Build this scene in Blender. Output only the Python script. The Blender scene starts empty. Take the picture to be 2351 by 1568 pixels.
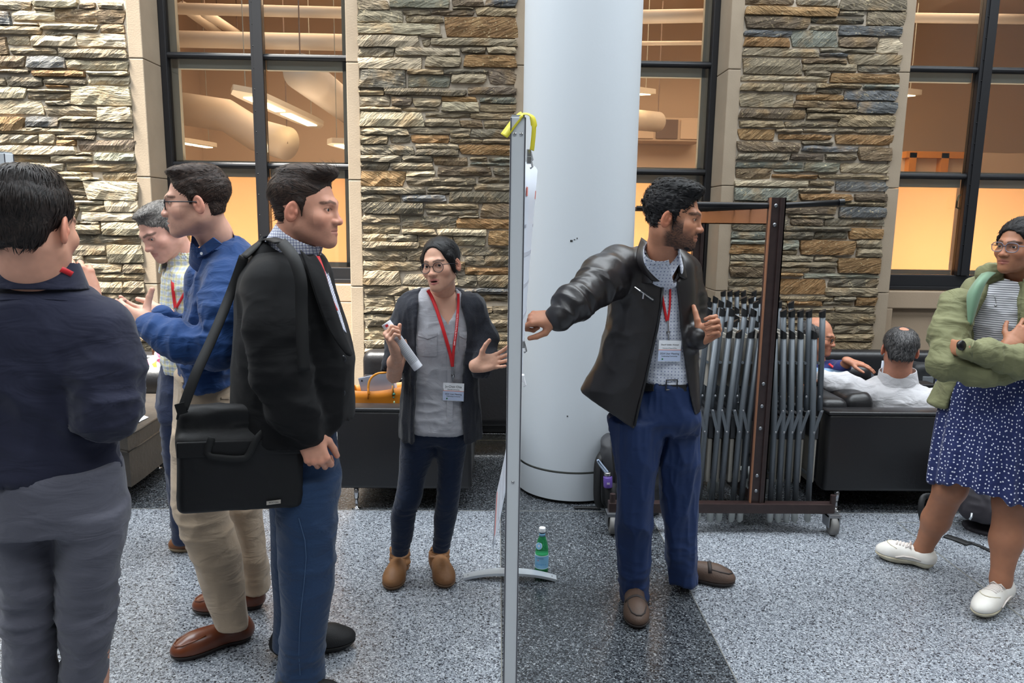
import bpy, bmesh, math, random
import numpy as np
from mathutils import Vector, Matrix
# ---------------------------------------------------------------- camera
W, H, F = 2351.0, 1568.0, 1700.0
CAM = np.array([0.0, 0.0, 1.64])
def _rot(pitch, roll, yaw):
    cp, sp, cy, sy = math.cos(pitch), math.sin(pitch), math.cos(yaw), math.sin(yaw)
    fwd = np.array([sy*cp, cy*cp, -sp]); right = np.array([cy, -sy, 0.0]); down = np.cross(fwd, right)
    cr, sr = math.cos(roll), math.sin(roll)
    return np.stack([right*cr+down*sr, -right*sr+down*cr, fwd], 1)
RC = _rot(0.16112778, -0.01401915, 0.02054903)
scene = bpy.context.scene
col = scene.collection
cd = bpy.data.cameras.new('camera'); cd.sensor_width = 36.0; cd.lens = F*36.0/W; cd.clip_start = 0.05; cd.clip_end = 200
cam = bpy.data.objects.new('camera', cd); col.objects.link(cam)
_m = Matrix(((RC[0,0], -RC[0,1], -RC[0,2], CAM[0]), (RC[1,0], -RC[1,1], -RC[1,2], CAM[1]), (RC[2,0], -RC[2,1], -RC[2,2], CAM[2]), (0,0,0,1)))
cam.matrix_world = _m
scene.camera = cam
# ---------------------------------------------------------------- light
wd = bpy.data.worlds.new('world'); scene.world = wd; wd.use_nodes = True
wd.node_tree.nodes['Background'].inputs[0].default_value = (0.80, 0.90, 1.0, 1)
wd.node_tree.nodes['Background'].inputs[1].default_value = 0.2
sd = bpy.data.lights.new('sun', 'SUN'); sd.energy = 40.0; sd.angle = math.radians(13); sd.color = (1.0, 0.95, 0.86)
sun = bpy.data.objects.new('sun', sd); col.objects.link(sun)
sun.rotation_euler = Vector((0.34, 0.16, -0.93)).to_track_quat('-Z', 'Y').to_euler()
def area_light(name, loc, size, power, color, direction=(0,0,-1)):
    d = bpy.data.lights.new(name, 'AREA'); d.shape = 'RECTANGLE'; d.size, d.size_y = size; d.energy = power; d.color = color
    o = bpy.data.objects.new(name, d); col.objects.link(o); o.location = loc
    o.rotation_euler = Vector(direction).to_track_quat('-Z', 'Y').to_euler()
    return o
# the glazed atrium roof: long skylight that runs along the old stone facade
area_light('skylight_and_fill_light', (0.0, 3.4, 6.9), (16.0, 3.6), 1650.0, (0.88, 0.95, 1.0))
area_light('skylight_and_fill_light', (0.0, -2.2, 6.9), (16.0, 2.6), 650.0, (0.90, 0.96, 1.0))  # added front fill behind the camera for faces and board, no known skylight
for _i, _x in enumerate((-1.9, 0.95, 3.8)):
    area_light('room_light', (_x, 8.3, 4.05), (2.2, 2.6), 95.0, (1.0, 0.68, 0.42))
    area_light('room_light', (_x, 7.0, 1.15), (1.6, 0.5), 60.0, (1.0, 0.75, 0.52), (0, -0.55, 0.6))
vs = scene.view_settings
vs.view_transform = 'Standard'; vs.look = 'None'; vs.gamma = 1.0; vs.exposure = -0.12; vs.use_curve_mapping = False
# ---------------------------------------------------------------- pixel helpers
def ray(px, py): return RC @ np.array([(px-W/2)/F, (py-H/2)/F, 1.0])
def P(px, py, y):                       # point of a pixel's ray at world depth y
    r = ray(px, py); return CAM + r*((y-CAM[1])/r[1])
def G(px, py, z=0.0):                   # point of a pixel's ray at height z
    r = ray(px, py); return CAM + r*((z-CAM[2])/r[2])
# ---------------------------------------------------------------- materials
MATS = {}
def pm(name, c, rough=0.6, metal=0.0, spec=0.5, bump=None, mix=None, coat=0.0, sheen=0.0, sss=0.0, emit=None, trans=0.0, alpha=None, stretch=None, attr=None, ior=None, ani=None):
    """principled material. bump=(scale,strength[,distance]); mix=(scale,colour2,amount) noise blend"""
    if name in MATS: return MATS[name]
    m = bpy.data.materials.new(name); m.use_nodes = True; nt = m.node_tree; b = nt.nodes['Principled BSDF']
    b.inputs['Base Color'].default_value = (*c, 1); b.inputs['Roughness'].default_value = rough; b.inputs['Metallic'].default_value = metal
    b.inputs['Specular IOR Level'].default_value = spec
    if coat: b.inputs['Coat Weight'].default_value = coat; b.inputs['Coat Roughness'].default_value = 0.15
    if sheen: b.inputs['Sheen Weight'].default_value = sheen; b.inputs['Sheen Roughness'].default_value = 0.5
    if sss: b.inputs['Subsurface Weight'].default_value = sss; b.inputs['Subsurface Radius'].default_value = (1.0, 0.35, 0.2); b.inputs['Subsurface Scale'].default_value = 0.008
    if trans: b.inputs['Transmission Weight'].default_value = trans
    if ior: b.inputs['IOR'].default_value = ior
    if alpha is not None: b.inputs['Alpha'].default_value = alpha
    if emit: b.inputs['Emission Color'].default_value = (*emit[0], 1); b.inputs['Emission Strength'].default_value = emit[1]
    tc = None
    def coords():
        nonlocal tc
        if tc is None:
            t = nt.nodes.new('ShaderNodeTexCoord'); mp = nt.nodes.new('ShaderNodeMapping'); nt.links.new(t.outputs['Object'], mp.inputs[0])
            if stretch: mp.inputs['Scale'].default_value = stretch
            tc = mp.outputs[0]
        return tc
    src = None
    if attr:
        a = nt.nodes.new('ShaderNodeAttribute'); a.attribute_name = attr; src = a.outputs['Color']; nt.links.new(src, b.inputs['Base Color'])
    if mix:
        n = nt.nodes.new('ShaderNodeTexNoise'); n.inputs['Scale'].default_value = mix[0]; n.inputs['Detail'].default_value = 5; nt.links.new(coords(), n.inputs['Vector'])
        r = nt.nodes.new('ShaderNodeMapRange'); r.inputs[1].default_value = 0.35; r.inputs[2].default_value = 0.68; r.inputs[4].default_value = mix[2]; nt.links.new(n.outputs['Fac'], r.inputs[0])
        x = nt.nodes.new('ShaderNodeMix'); x.data_type = 'RGBA'; nt.links.new(r.outputs[0], x.inputs[0])
        if src: nt.links.new(src, x.inputs[6])
        else: x.inputs[6].default_value = (*c, 1)
        x.inputs[7].default_value = (*mix[1], 1); nt.links.new(x.outputs[2], b.inputs['Base Color'])
    if bump:
        n = nt.nodes.new('ShaderNodeTexNoise'); n.inputs['Scale'].default_value = bump[0]; n.inputs['Detail'].default_value = 4; nt.links.new(coords(), n.inputs['Vector'])
        bp = nt.nodes.new('ShaderNodeBump'); bp.inputs['Strength'].default_value = bump[1]; bp.inputs['Distance'].default_value = bump[2] if len(bump) > 2 else 0.004
        nt.links.new(n.outputs['Fac'], bp.inputs['Height']); nt.links.new(bp.outputs[0], b.inputs['Normal'])
    MATS[name] = m
    return m
def srgb(r, g, b):
    f = lambda v: (v/255/12.92) if v/255 <= 0.04045 else ((v/255+0.055)/1.055)**2.4
    return (f(r), f(g), f(b))
# ---------------------------------------------------------------- objects
ORG = {}
def tag(o, label=None, cat=None, group=None, kind=None):
    if label: o['label'] = label
    if cat: o['category'] = cat
    if group: o['group'] = group
    if kind: o['kind'] = kind
    return o
def thing(name, loc, label, cat, group=None):
    o = bpy.data.objects.new(name, None); col.objects.link(o); o.location = loc; o.empty_display_size = 0.1
    ORG[o] = np.array(loc, float); return tag(o, label, cat, group)
def newmesh(name, V, Fc, mat, parent=None, smooth=False, org=None, mats=None, midx=None):
    V = np.asarray(V, float)
    if org is None: org = ORG[parent] if parent is not None else (V.min(0)+V.max(0))/2 * np.array([1, 1, 0]) + np.array([0, 0, V[:,2].min()])
    me = bpy.data.meshes.new(name); me.from_pydata((V-org).tolist(), [], [list(f) for f in Fc])
    for m in (mats or [mat]): me.materials.append(MATS[m] if isinstance(m, str) else m)
    if midx is not None: me.polygons.foreach_set('material_index', np.asarray(midx, np.int32))
    if smooth: me.polygons.foreach_set('use_smooth', np.ones(len(me.polygons), bool))
    me.update()
    o = bpy.data.objects.new(name, me); col.objects.link(o)
    if parent is not None:
        o.parent = parent; o.location = org-ORG[parent]
    else: o.location = org
    ORG[o] = np.asarray(org, float)
    return o
def copy_tree(o, parent=None):
    c = o.copy(); col.objects.link(c); c.parent = parent
    for ch in list(o.children): copy_tree(ch, c)
    return c
def nrm(v): v = np.asarray(v, float); return v/(np.linalg.norm(v)+1e-12)
class MB:
    def __init__(s): s.v = []; s.f = []
    def poly(s, V, Fc):
        k = len(s.v); s.v += [tuple(map(float, p)) for p in V]; s.f += [tuple(i+k for i in f) for f in Fc]; return s
    def box(s, x0, x1, y0, y1, z0, z1, bev=0.0):
        if bev <= 0:
            V = [(x, y, z) for z in (z0, z1) for y in (y0, y1) for x in (x0, x1)]
            return s.poly(V, [(0,2,3,1),(4,5,7,6),(0,1,5,4),(2,6,7,3),(0,4,6,2),(1,3,7,5)])
        b = min(bev, (x1-x0)*.45, (y1-y0)*.45, (z1-z0)*.45); c = np.array([(x0+x1)/2, (y0+y1)/2, (z0+z1)/2]); h = np.array([(x1-x0)/2, (y1-y0)/2, (z1-z0)/2])
        bm = bmesh.new(); bmesh.ops.create_cube(bm, size=2); 
        for v in bm.verts: v.co = Vector(c+h*np.array(v.co))
        bmesh.ops.bevel(bm, geom=list(bm.edges), offset=b, segments=2, affect='EDGES', profile=0.6)
        bm.verts.index_update(); s.poly([tuple(v.co) for v in bm.verts], [tuple(v.index for v in f.verts) for f in bm.faces]); bm.free(); return s
    def obox(s, c, ax, ay, az, bev=0.0):        # box with half-axis vectors
        m = MB().box(-1,1,-1,1,-1,1)
        if bev > 0:
            l = [np.linalg.norm(a) for a in (ax,ay,az)]; m = MB().box(-l[0],l[0],-l[1],l[1],-l[2],l[2],bev); ax,ay,az = [nrm(a) for a in (ax,ay,az)]
        M = np.stack([ax,ay,az], 1); return s.poly([np.asarray(c)+M@np.array(v) for v in m.v], m.f)
    def tube(s, pts, r, n=10, caps=True, flat=None, up=None):
        pts = [np.asarray(p, float) for p in pts]; k = len(pts); r = [r]*k if np.isscalar(r) else list(r); V = []; Fc = []
        ref = np.array([0,0,1.0]) if up is None else np.asarray(up, float)
        t0 = nrm(pts[1]-pts[0]); 
        if abs(t0@ref) > .95: ref = np.array([1.0,0,0])
        u = nrm(np.cross(ref, t0))
        for i in range(k):
            t = nrm(pts[min(i+1,k-1)]-pts[max(i-1,0)]); u = nrm(u-t*(u@t)); w = np.cross(t, u)
            for j in range(n):
                a = 2*math.pi*j/n; V.append(pts[i]+r[i]*(math.cos(a)*u+math.sin(a)*w*(flat or 1.0)))
        for i in range(k-1):
            for j in range(n): Fc.append((i*n+j, i*n+(j+1)%n, (i+1)*n+(j+1)%n, (i+1)*n+j))
        if caps: Fc += [tuple(range(n-1,-1,-1)), tuple(range((k-1)*n, k*n))]
        return s.poly(V, Fc)
    def lathe(s, c, prof, n=24, axis=(0,0,1), caps=True):  # prof: (r, h) along axis
        az = nrm(axis); ax = nrm(np.cross(az, (0.3,1,0.2))); ay = np.cross(az, ax); V = []; Fc = []
        for r, h in prof:
            for j in range(n):
                a = 2*math.pi*j/n; V.append(np.asarray(c)+az*h+max(r,1e-5)*(math.cos(a)*ax+math.sin(a)*ay))
        for i in range(len(prof)-1):
            for j in range(n): Fc.append((i*n+j, i*n+(j+1)%n, (i+1)*n+(j+1)%n, (i+1)*n+j))
        if caps: Fc += [tuple(range(n-1,-1,-1)), tuple(range((len(prof)-1)*n, len(prof)*n))]
        return s.poly(V, Fc)
    def sheet(s, grid, th=0.0):                 # grid[i][j] points; th>0 makes it a thin solid
        g = np.asarray(grid, float); a, b = g.shape[:2]
        idx = lambda i, j: i*b+j
        if th <= 0: return s.poly(g.reshape(-1,3), [(idx(i,j),idx(i,j+1),idx(i+1,j+1),idx(i+1,j)) for i in range(a-1) for j in range(b-1)])
        du = np.gradient(g, axis=0); dv = np.gradient(g, axis=1); n = np.cross(du, dv); n /= np.linalg.norm(n, axis=2, keepdims=True)+1e-12
        A = (g+n*th/2).reshape(-1,3); B = (g-n*th/2).reshape(-1,3); o = a*b
        Fc = [(idx(i,j),idx(i,j+1),idx(i+1,j+1),idx(i+1,j)) for i in range(a-1) for j in range(b-1)]
        Fc += [tuple(o+q for q in f[::-1]) for f in Fc]
        rim = [idx(0,j) for j in range(b)]+[idx(i,b-1) for i in range(1,a)]+[idx(a-1,j) for j in range(b-2,-1,-1)]+[idx(i,0) for i in range(a-2,0,-1)]
        Fc += [(rim[q], o+rim[q], o+rim[(q+1)%len(rim)], rim[(q+1)%len(rim)]) for q in range(len(rim))]
        return s.poly(np.vstack([A,B]), Fc)
    def build(s, name, mat, parent=None, smooth=False, org=None):
        return newmesh(name, s.v, s.f, mat, parent, smooth, org)
def patch(ctrl, n=4):                   # Catmull-Rom upsampling of a coarse control grid
    def up(g):
        out = []
        for i in range(len(g)-1):
            a, b, c, d = g[max(i-1,0)], g[i], g[i+1], g[min(i+2,len(g)-1)]
            for t in np.linspace(0, 1, n, endpoint=False): out.append(0.5*(2*b+(c-a)*t+(2*a-5*b+4*c-d)*t*t+(3*b-a-3*c+d)*t**3))
        return np.array(out+[g[-1]])
    g = np.asarray(ctrl, float); g = up(g); return np.swapaxes(up(np.swapaxes(g, 0, 1)), 0, 1)
def struct(o): o['kind'] = 'structure'; return o
def text_obj(name, txt, c, right, up, size, mat, parent, align='CENTER'):
    """flat lettering turned into a mesh; right/up are world directions"""
    cu = bpy.data.curves.new(name, 'FONT'); cu.body = txt; cu.size = size; cu.align_x = align; cu.align_y = 'CENTER'; cu.extrude = 0.0002
    t = bpy.data.objects.new(name, cu); me = bpy.data.meshes.new_from_object(t); bpy.data.objects.remove(t); bpy.data.curves.remove(cu)
    right = nrm(right); up = nrm(np.asarray(up)-right*(np.asarray(up)@right)); n = np.cross(right, up)
    V = np.array([v.co for v in me.vertices]); 
    V = np.asarray(c)+V[:,:1]*right+V[:,1:2]*up+V[:,2:3]*n
    Fc = [tuple(p.vertices) for p in me.polygons]; bpy.data.meshes.remove(me)
    return newmesh(name, V, Fc, mat, parent)
# ================================================================ ROOM
WY = 5.75
rnd = random.Random(7)
def terrazzo(name, cols, rough):
    m = bpy.data.materials.new(name); m.use_nodes = True; nt = m.node_tree; b = nt.nodes['Principled BSDF']
    t = nt.nodes.new('ShaderNodeTexCoord'); n1 = nt.nodes.new('ShaderNodeTexNoise'); n1.inputs['Scale'].default_value = 60
    nt.links.new(t.outputs['Object'], n1.inputs['Vector'])
    ad = nt.nodes.new('ShaderNodeMix'); ad.data_type = 'VECTOR'; ad.inputs[0].default_value = 0.02
    nt.links.new(t.outputs['Object'], ad.inputs[4]); nt.links.new(n1.outputs['Color'], ad.inputs[5])
    v = nt.nodes.new('ShaderNodeTexVoronoi'); v.inputs['Scale'].default_value = 205; nt.links.new(ad.outputs[1], v.inputs['Vector'])
    sp = nt.nodes.new('ShaderNodeSeparateColor'); nt.links.new(v.outputs['Color'], sp.inputs[0])
    r = nt.nodes.new('ShaderNodeValToRGB'); r.color_ramp.interpolation = 'CONSTANT'
    e = r.color_ramp.elements; e[0].position = 0; e[0].color = (*cols[0][1], 1); e[1].position = cols[1][0]; e[1].color = (*cols[1][1], 1)
    for p, c in cols[2:]:
        q = e.new(p); q.color = (*c, 1)
    nt.links.new(sp.outputs[0], r.inputs[0])
    v2 = nt.nodes.new('ShaderNodeTexVoronoi'); v2.inputs['Scale'].default_value = 260; nt.links.new(t.outputs['Object'], v2.inputs['Vector'])
    s2 = nt.nodes.new('ShaderNodeSeparateColor'); nt.links.new(v2.outputs['Color'], s2.inputs[0])
    mr = nt.nodes.new('ShaderNodeMapRange'); mr.inputs[3].default_value = 0.72; mr.inputs[4].default_value = 1.28; nt.links.new(s2.outputs[1], mr.inputs[0])
    mu = nt.nodes.new('ShaderNodeMix'); mu.data_type = 'RGBA'; mu.blend_type = 'MULTIPLY'; mu.inputs[0].default_value = 1
    nt.links.new(r.outputs[0], mu.inputs[6]); nt.links.new(mr.outputs[0], mu.inputs[7]); nt.links.new(mu.outputs[2], b.inputs['Base Color'])
    b.inputs['Roughness'].default_value = rough; b.inputs['Specular IOR Level'].default_value = 0.45
    MATS[name] = m; return m
terrazzo('terrazzo_light', [(0, srgb(46,47,52)), (0.13, srgb(92,96,104)), (0.30, srgb(126,131,138)), (0.62, srgb(148,153,160)), (0.86, srgb(176,180,186))], 0.27)
terrazzo('terrazzo_dark', [(0, srgb(24,25,28)), (0.26, srgb(52,55,60)), (0.52, srgb(78,82,87)), (0.80, srgb(100,105,110)), (0.94, srgb(140,144,148))], 0.25)
pm('divider', srgb(150,150,145), 0.4, 0.6)
pm('mortar', srgb(190,178,162), 0.95, bump=(60, 0.5, 0.01), mix=(7, srgb(150,138,122), 0.5))
pm('limestone', srgb(150,135,116), 0.9, bump=(90, 0.25, 0.003), mix=(5, srgb(134,119,101), 0.5))
pm('limestone_panel', srgb(158,139,118), 0.9, bump=(120, 0.25, 0.003), mix=(5, srgb(152,132,110), 0.5))
pm('frame_black', srgb(30,30,33), 0.45, 0.2)
pm('frame_grey', srgb(150,153,146), 0.6)
pm('white_column', srgb(200,206,212), 0.5, bump=(70, 0.12, 0.002))
pm('column_mark', srgb(40,40,40), 0.8)
pm('heater', srgb(120,126,128), 0.5)
pm('plaster', srgb(104,104,102), 0.9)
pm('dark_rubber', srgb(28,28,28), 0.8)
# floor: slabs of light and dark terrazzo, divider strips between
def slab(x0, x1, y0, y1, mat, name='floor'):
    return struct(MB().box(x0, x1, y0, y1, -0.12, 0.0).build(name, mat, org=np.array([(x0+x1)/2, (y0+y1)/2, 0.0])))
slab(-9, 0.03, -5, 4.035, 'terrazzo_light'); slab(0.03, 0.885, -5, 4.035, 'terrazzo_dark'); slab(0.885, 9, -5, 4.035, 'terrazzo_light')
slab(-9, 9, 4.035, 6.6, 'terrazzo_dark')
tr = MB().box(2.252, 2.259, -5, 3.9, -0.02, 0.0006).box(2.252, 9, 3.897, 3.903, -0.02, 0.0006).box(-9, 9, 4.031, 4.037, -0.02, 0.0006).box(-9, 9, 5.40, 5.425, -0.02, 0.0008).box(0.028, 0.032, -5, 4.03, -0.02, 0.0006).box(0.883, 0.887, -5, 4.03, -0.02, 0.0006).build('trim_1', 'divider'); struct(tr)
# unseen atrium roof, its gap shaped to let sun onto the facade's left only
roof = MB().box(-12, -9.5, -6, 9, 7.0, 7.2).box(-9.5, -2.55, -6, 3.85, 7.0, 7.2).box(-2.55, 12, -6, 9, 7.0, 7.2).build('ceiling', 'plaster'); struct(roof)
struct(MB().box(-9.3, -9.0, -6, 6, 0, 7.0).build('wall_far_left', 'plaster')); struct(MB().box(9.0, 9.3, -6, 6, 0, 7.0).build('wall_far_right', 'plaster'))
struct(MB().box(-9.3, 9.3, -6.3, -6, 0, 7.0).build('wall_behind', 'plaster'))
# --- rubble stone material: every stone's own colour comes from the object colour
def stone_material():
    m = bpy.data.materials.new('ledge_stone'); m.use_nodes = True; nt = m.node_tree; b = nt.nodes['Principled BSDF']; N = nt.nodes.new; L = nt.links.new
    tc = N('ShaderNodeTexCoord'); oi = N('ShaderNodeObjectInfo')
    ml = N('ShaderNodeMath'); ml.operation = 'MULTIPLY'; ml.inputs[1].default_value = 37.0; L(oi.outputs['Random'], ml.inputs[0])
    ad = N('ShaderNodeVectorMath'); L(tc.outputs['Object'], ad.inputs[0]); L(ml.outputs[0], ad.inputs[1])
    rt = N('ShaderNodeVectorRotate'); rt.rotation_type = 'Y_AXIS'; L(ad.outputs[0], rt.inputs['Vector'])
    an = N('ShaderNodeMapRange'); an.inputs[3].default_value = -0.5; an.inputs[4].default_value = 0.9; L(oi.outputs['Random'], an.inputs[0]); L(an.outputs[0], rt.inputs['Angle'])
    mp = N('ShaderNodeMapping'); mp.inputs['Scale'].default_value = (5, 8, 26); L(rt.outputs[0], mp.inputs[0])
    n1 = N('ShaderNodeTexNoise'); n1.inputs['Scale'].default_value = 1.6; n1.inputs['Detail'].default_value = 6; n1.inputs['Distortion'].default_value = 1.2; L(mp.outputs[0], n1.inputs['Vector'])
    n2 = N('ShaderNodeTexNoise'); n2.inputs['Scale'].default_value = 7; n2.inputs['Detail'].default_value = 5; L(ad.outputs[0], n2.inputs['Vector'])
    n3 = N('ShaderNodeTexNoise'); n3.inputs['Scale'].default_value = 60; n3.inputs['Detail'].default_value = 3; L(ad.outputs[0], n3.inputs['Vector'])
    r1 = N('ShaderNodeMapRange'); r1.inputs[1].default_value = 0.3; r1.inputs[2].default_value = 0.72; r1.inputs[3].default_value = 0.55; r1.inputs[4].default_value = 1.35; L(n1.outputs['Fac'], r1.inputs[0])
    mu = N('ShaderNodeMix'); mu.data_type = 'RGBA'; mu.blend_type = 'MULTIPLY'; mu.inputs[0].default_value = 1; L(oi.outputs['Color'], mu.inputs[6]); L(r1.outputs[0], mu.inputs[7])
    r2 = N('ShaderNodeMapRange'); r2.inputs[1].default_value = 0.52; r2.inputs[2].default_value = 0.72; r2.inputs[4].default_value = 0.6; L(n2.outputs['Fac'], r2.inputs[0])
    m2 = N('ShaderNodeMix'); m2.data_type = 'RGBA'; L(r2.outputs[0], m2.inputs[0]); L(mu.outputs[2], m2.inputs[6]); m2.inputs[7].default_value = (*srgb(140,114,80), 1)
    r3 = N('ShaderNodeMapRange'); r3.inputs[1].default_value = 0.60; r3.inputs[2].default_value = 0.72; r3.inputs[4].default_value = 0.55; L(n3.outputs['Fac'], r3.inputs[0])
    m3 = N('ShaderNodeMix'); m3.data_type = 'RGBA'; L(r3.outputs[0], m3.inputs[0]); L(m2.outputs[2], m3.inputs[6]); m3.inputs[7].default_value = (*srgb(196,178,140), 1)
    L(m3.outputs[2], b.inputs['Base Color']); b.inputs['Roughness'].default_value = 0.85; b.inputs['Specular IOR Level'].default_value = 0.25
    b1 = N('ShaderNodeBump'); b1.inputs['Strength'].default_value = 0.9; b1.inputs['Distance'].default_value = 0.022; L(n1.outputs['Fac'], b1.inputs['Height'])
    b2 = N('ShaderNodeBump'); b2.inputs['Strength'].default_value = 0.5; b2.inputs['Distance'].default_value = 0.006; L(n3.outputs['Fac'], b2.inputs['Height']); L(b1.outputs[0], b2.inputs['Normal']); L(b2.outputs[0], b.inputs['Normal'])
    MATS['ledge_stone'] = m
stone_material()
PAL = {'d': [(122,110,92),(114,104,88),(130,118,98),(108,100,86),(122,108,86),(134,122,102)], 'o': [(132,102,68),(136,108,74),(126,96,64)], 'w': [(104,90,74),(110,93,73),(98,86,74)],
       'b': [(96,97,97),(104,103,101),(92,93,94)], 'k': [(80,76,68),(88,82,70)], 'l': [(158,146,124),(166,152,130),(150,140,118)], 'g': [(120,119,106),(126,124,108),(112,113,103)]}
def make_stone(wall, x0, x1, z0, z1, c='d', slant=True):
    # outline with uneven, sometimes slanted ends; rough front grid, sides run back into the mortar
    x0 -= 0.002; x1 += 0.002; z0 -= 0.001; z1 += 0.001; r = rnd; nx = max(3, min(7, int((x1-x0)/0.06)+2)); nz = 3
    sl0 = r.uniform(-1, 1)*0.018 if slant else 0; sl1 = r.uniform(-1, 1)*0.018 if slant else 0
    proud = 0.028+r.uniform(-0.010, 0.014); V = []; Fc = []
    g = {}
    for j in range(nz):
        for i in range(nx):
            u = i/(nx-1); t = j/(nz-1); edge = (i in (0, nx-1)) or (j in (0, nz-1))
            x = x0+(x1-x0)*u+(sl0*(1-u)+sl1*u)*(t-0.5)*2*min(1, (z1-z0)/0.1); z = z0+(z1-z0)*t
            if j in (0, nz-1): z += r.uniform(-0.004, 0.004)
            if i in (0, nx-1): x += r.uniform(-0.004, 0.004)
            y = WY-proud+(0.007 if edge else 0)+r.uniform(-0.006, 0.006)
            if (i in (0, nx-1)) and (j in (0, nz-1)): x += (0.5-u)*0.006; z += (0.5-t)*0.004; y += 0.003
            g[i, j] = len(V); V.append((x, y, z))
    for j in range(nz-1):
        for i in range(nx-1): Fc.append((g[i,j], g[i+1,j], g[i+1,j+1], g[i,j+1]))
    rim = [g[i,0] for i in range(nx)]+[g[nx-1,j] for j in range(1,nz)]+[g[i,nz-1] for i in range(nx-2,-1,-1)]+[g[0,j] for j in range(nz-2,0,-1)]
    cx, cz = (x0+x1)/2, (z0+z1)/2; k = len(V)
    for q in rim:
        x, y, z = V[q]; V.append((x+(0.004 if x > cx else -0.004), WY+0.004, z+(0.003 if z > cz else -0.003)))
    n = len(rim)
    Fc += [(rim[(q+1)%n], rim[q], k+q, k+(q+1)%n) for q in range(n)]
    o = newmesh('stone', V, Fc, 'ledge_stone', wall, org=np.array([cx, WY, cz]))
    b = r.choice(PAL[c]); f = r.uniform(0.86, 1.14); o.color = (*srgb(*[min(255, q*f) for q in b]), 1)
    return o
def pier(name, x0, x1):
    return struct(MB().box(x0, x1, WY, WY+0.6, 0.0, 6.9).build(name, 'mortar', org=np.array([(x0+x1)/2, WY, 0])))
wall_l = pier('wall_left', -9.0, -2.72); wall_c = pier('wall_center', -1.035, 0.12); wall_r = pier('wall_right', 1.795, 2.985); wall_fr = pier('wall_right_end', 4.66, 9)
def stones(wall, ox, oy, s, txt):
    for e in txt.replace('\n', ';').split(';'):
        q = e.split()
        if not q: continue
        a = [float(v) for v in q[:4]]; c = q[4] if len(q) > 4 else 'd'
        A = P(ox+a[0]/s, oy+(a[2]+a[3])/2/s, WY-0.03); B = P(ox+a[1]/s, oy+(a[2]+a[3])/2/s, WY-0.03)
        T = P(ox+(a[0]+a[1])/2/s, oy+a[2]/s, WY-0.03)[2]; D = P(ox+(a[0]+a[1])/2/s, oy+a[3]/s, WY-0.03)[2]
        make_stone(wall, A[0], B[0], D, T, c)
stones(wall_c, 820, 0, 5.226, '''5 365 0 105;385 1100 -30 85 g;1145 1515 -20 70 w;1545 1915 -30 70 b;1145 1395 78 100;1425 1910 85 180
5 535 120 260 l;555 870 115 165;895 1395 118 170 w;585 1020 190 260;1055 1915 200 440 o;5 985 280 400 l;765 1010 400 435;5 735 425 555 l;780 870 465 540;885 1915 460 540
5 435 575 668;460 1230 570 660 l;1255 1535 570 628;1565 1900 560 635;10 765 690 825 l;820 1235 680 795;1285 1905 660 800 o;30 580 840 1050 k;605 1030 835 885;610 1110 905 1035 g;1040 1560 830 885;1135 1540 890 990;1575 1910 830 1000 w
25 310 1075 1135;330 1300 1065 1140;1330 1910 1045 1130 w;30 380 1155 1265 l;410 645 1160 1260 w;675 995 1180 1270;1020 1425 1160 1210 o;1015 1460 1225 1330 l;1475 1905 1170 1230 g;1480 1905 1250 1335
30 520 1285 1325;540 970 1290 1325;30 790 1345 1515 l;820 1350 1350 1400;1365 1905 1360 1420;820 1230 1425 1510;1240 1500 1445 1520 w;1525 1905 1450 1530''')
stones(wall_c, 820, 280, 5.226, '''40 610 75 150 l;635 1355 75 135;1365 1900 85 180;40 355 165 260;395 630 155 240;645 1095 155 245 o;1115 1340 140 180;1115 1500 200 245;1510 1895 205 255;40 670 280 385;700 1215 265 315;710 1210 330 395;1235 1890 275 390 o
40 520 400 470;545 895 405 470;920 1320 420 515 w;1360 1555 420 455;1580 1885 430 465 g;1360 1890 485 520 g;40 370 490 570;400 905 490 565 l;965 1605 540 640 w;1640 1885 545 630;45 560 590 765 o;590 920 590 650 l;595 1420 665 755;1455 1880 665 725;1410 1880 750 815
45 815 785 855;845 1375 780 815;845 1105 830 865;1105 1870 840 960 k;50 510 875 950;540 1060 880 950 b;55 790 970 1095 k;815 1450 980 1035;830 1450 1060 1115;1490 1865 985 1140 w;60 510 1120 1200;535 1190 1135 1265;1225 1450 1130 1150;1190 1860 1165 1275 o
65 505 1235 1335;540 940 1290 1350;960 1545 1290 1360 l;1580 1855 1310 1480 o;65 350 1350 1430;360 715 1355 1430;740 1150 1380 1500;1165 1530 1380 1475 l;65 735 1445 1515''')
stones(wall_c, 820, 560, 3.921, '''50 440 68 150;445 600 60 150;610 920 60 150;930 1385 35 100;610 960 160 235;970 1140 110 190;1145 1385 110 200;50 600 160 235;55 385 245 370;420 660 275 365;670 890 245 370;970 1380 215 275 o;900 1085 285 380;1090 1380 285 385;60 460 380 460;470 660 390 460;670 880 390 460
890 1370 405 450 b;1100 1370 465 515;60 330 480 570;350 560 475 570;570 1080 475 560;1150 1210 575 620;1220 1365 565 625;350 700 580 650;710 1130 575 640;1140 1365 630 690;65 340 575 625;70 330 635 745;350 800 660 740;1160 1360 690 740;1170 1360 750 790;810 1140 650 740;1160 1360 800 870;290 700 750 860;710 1140 750 860
70 280 750 860 l;70 250 870 935;1170 1360 880 930;260 1150 870 930;1180 1355 960 1000;70 250 945 1000;1100 1350 1010 1120;70 600 1010 1120;610 1090 1010 1120;1090 1350 1130 1160;1080 1345 1170 1230;70 1070 1130 1220;1090 1345 1235 1290;70 500 1230 1290;510 1080 1230 1290;1090 1340 1300 1365;80 1080 1300 1365;1100 1160 1380 1450;1175 1335 1385 1455;80 1080 1380 1450''')
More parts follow.
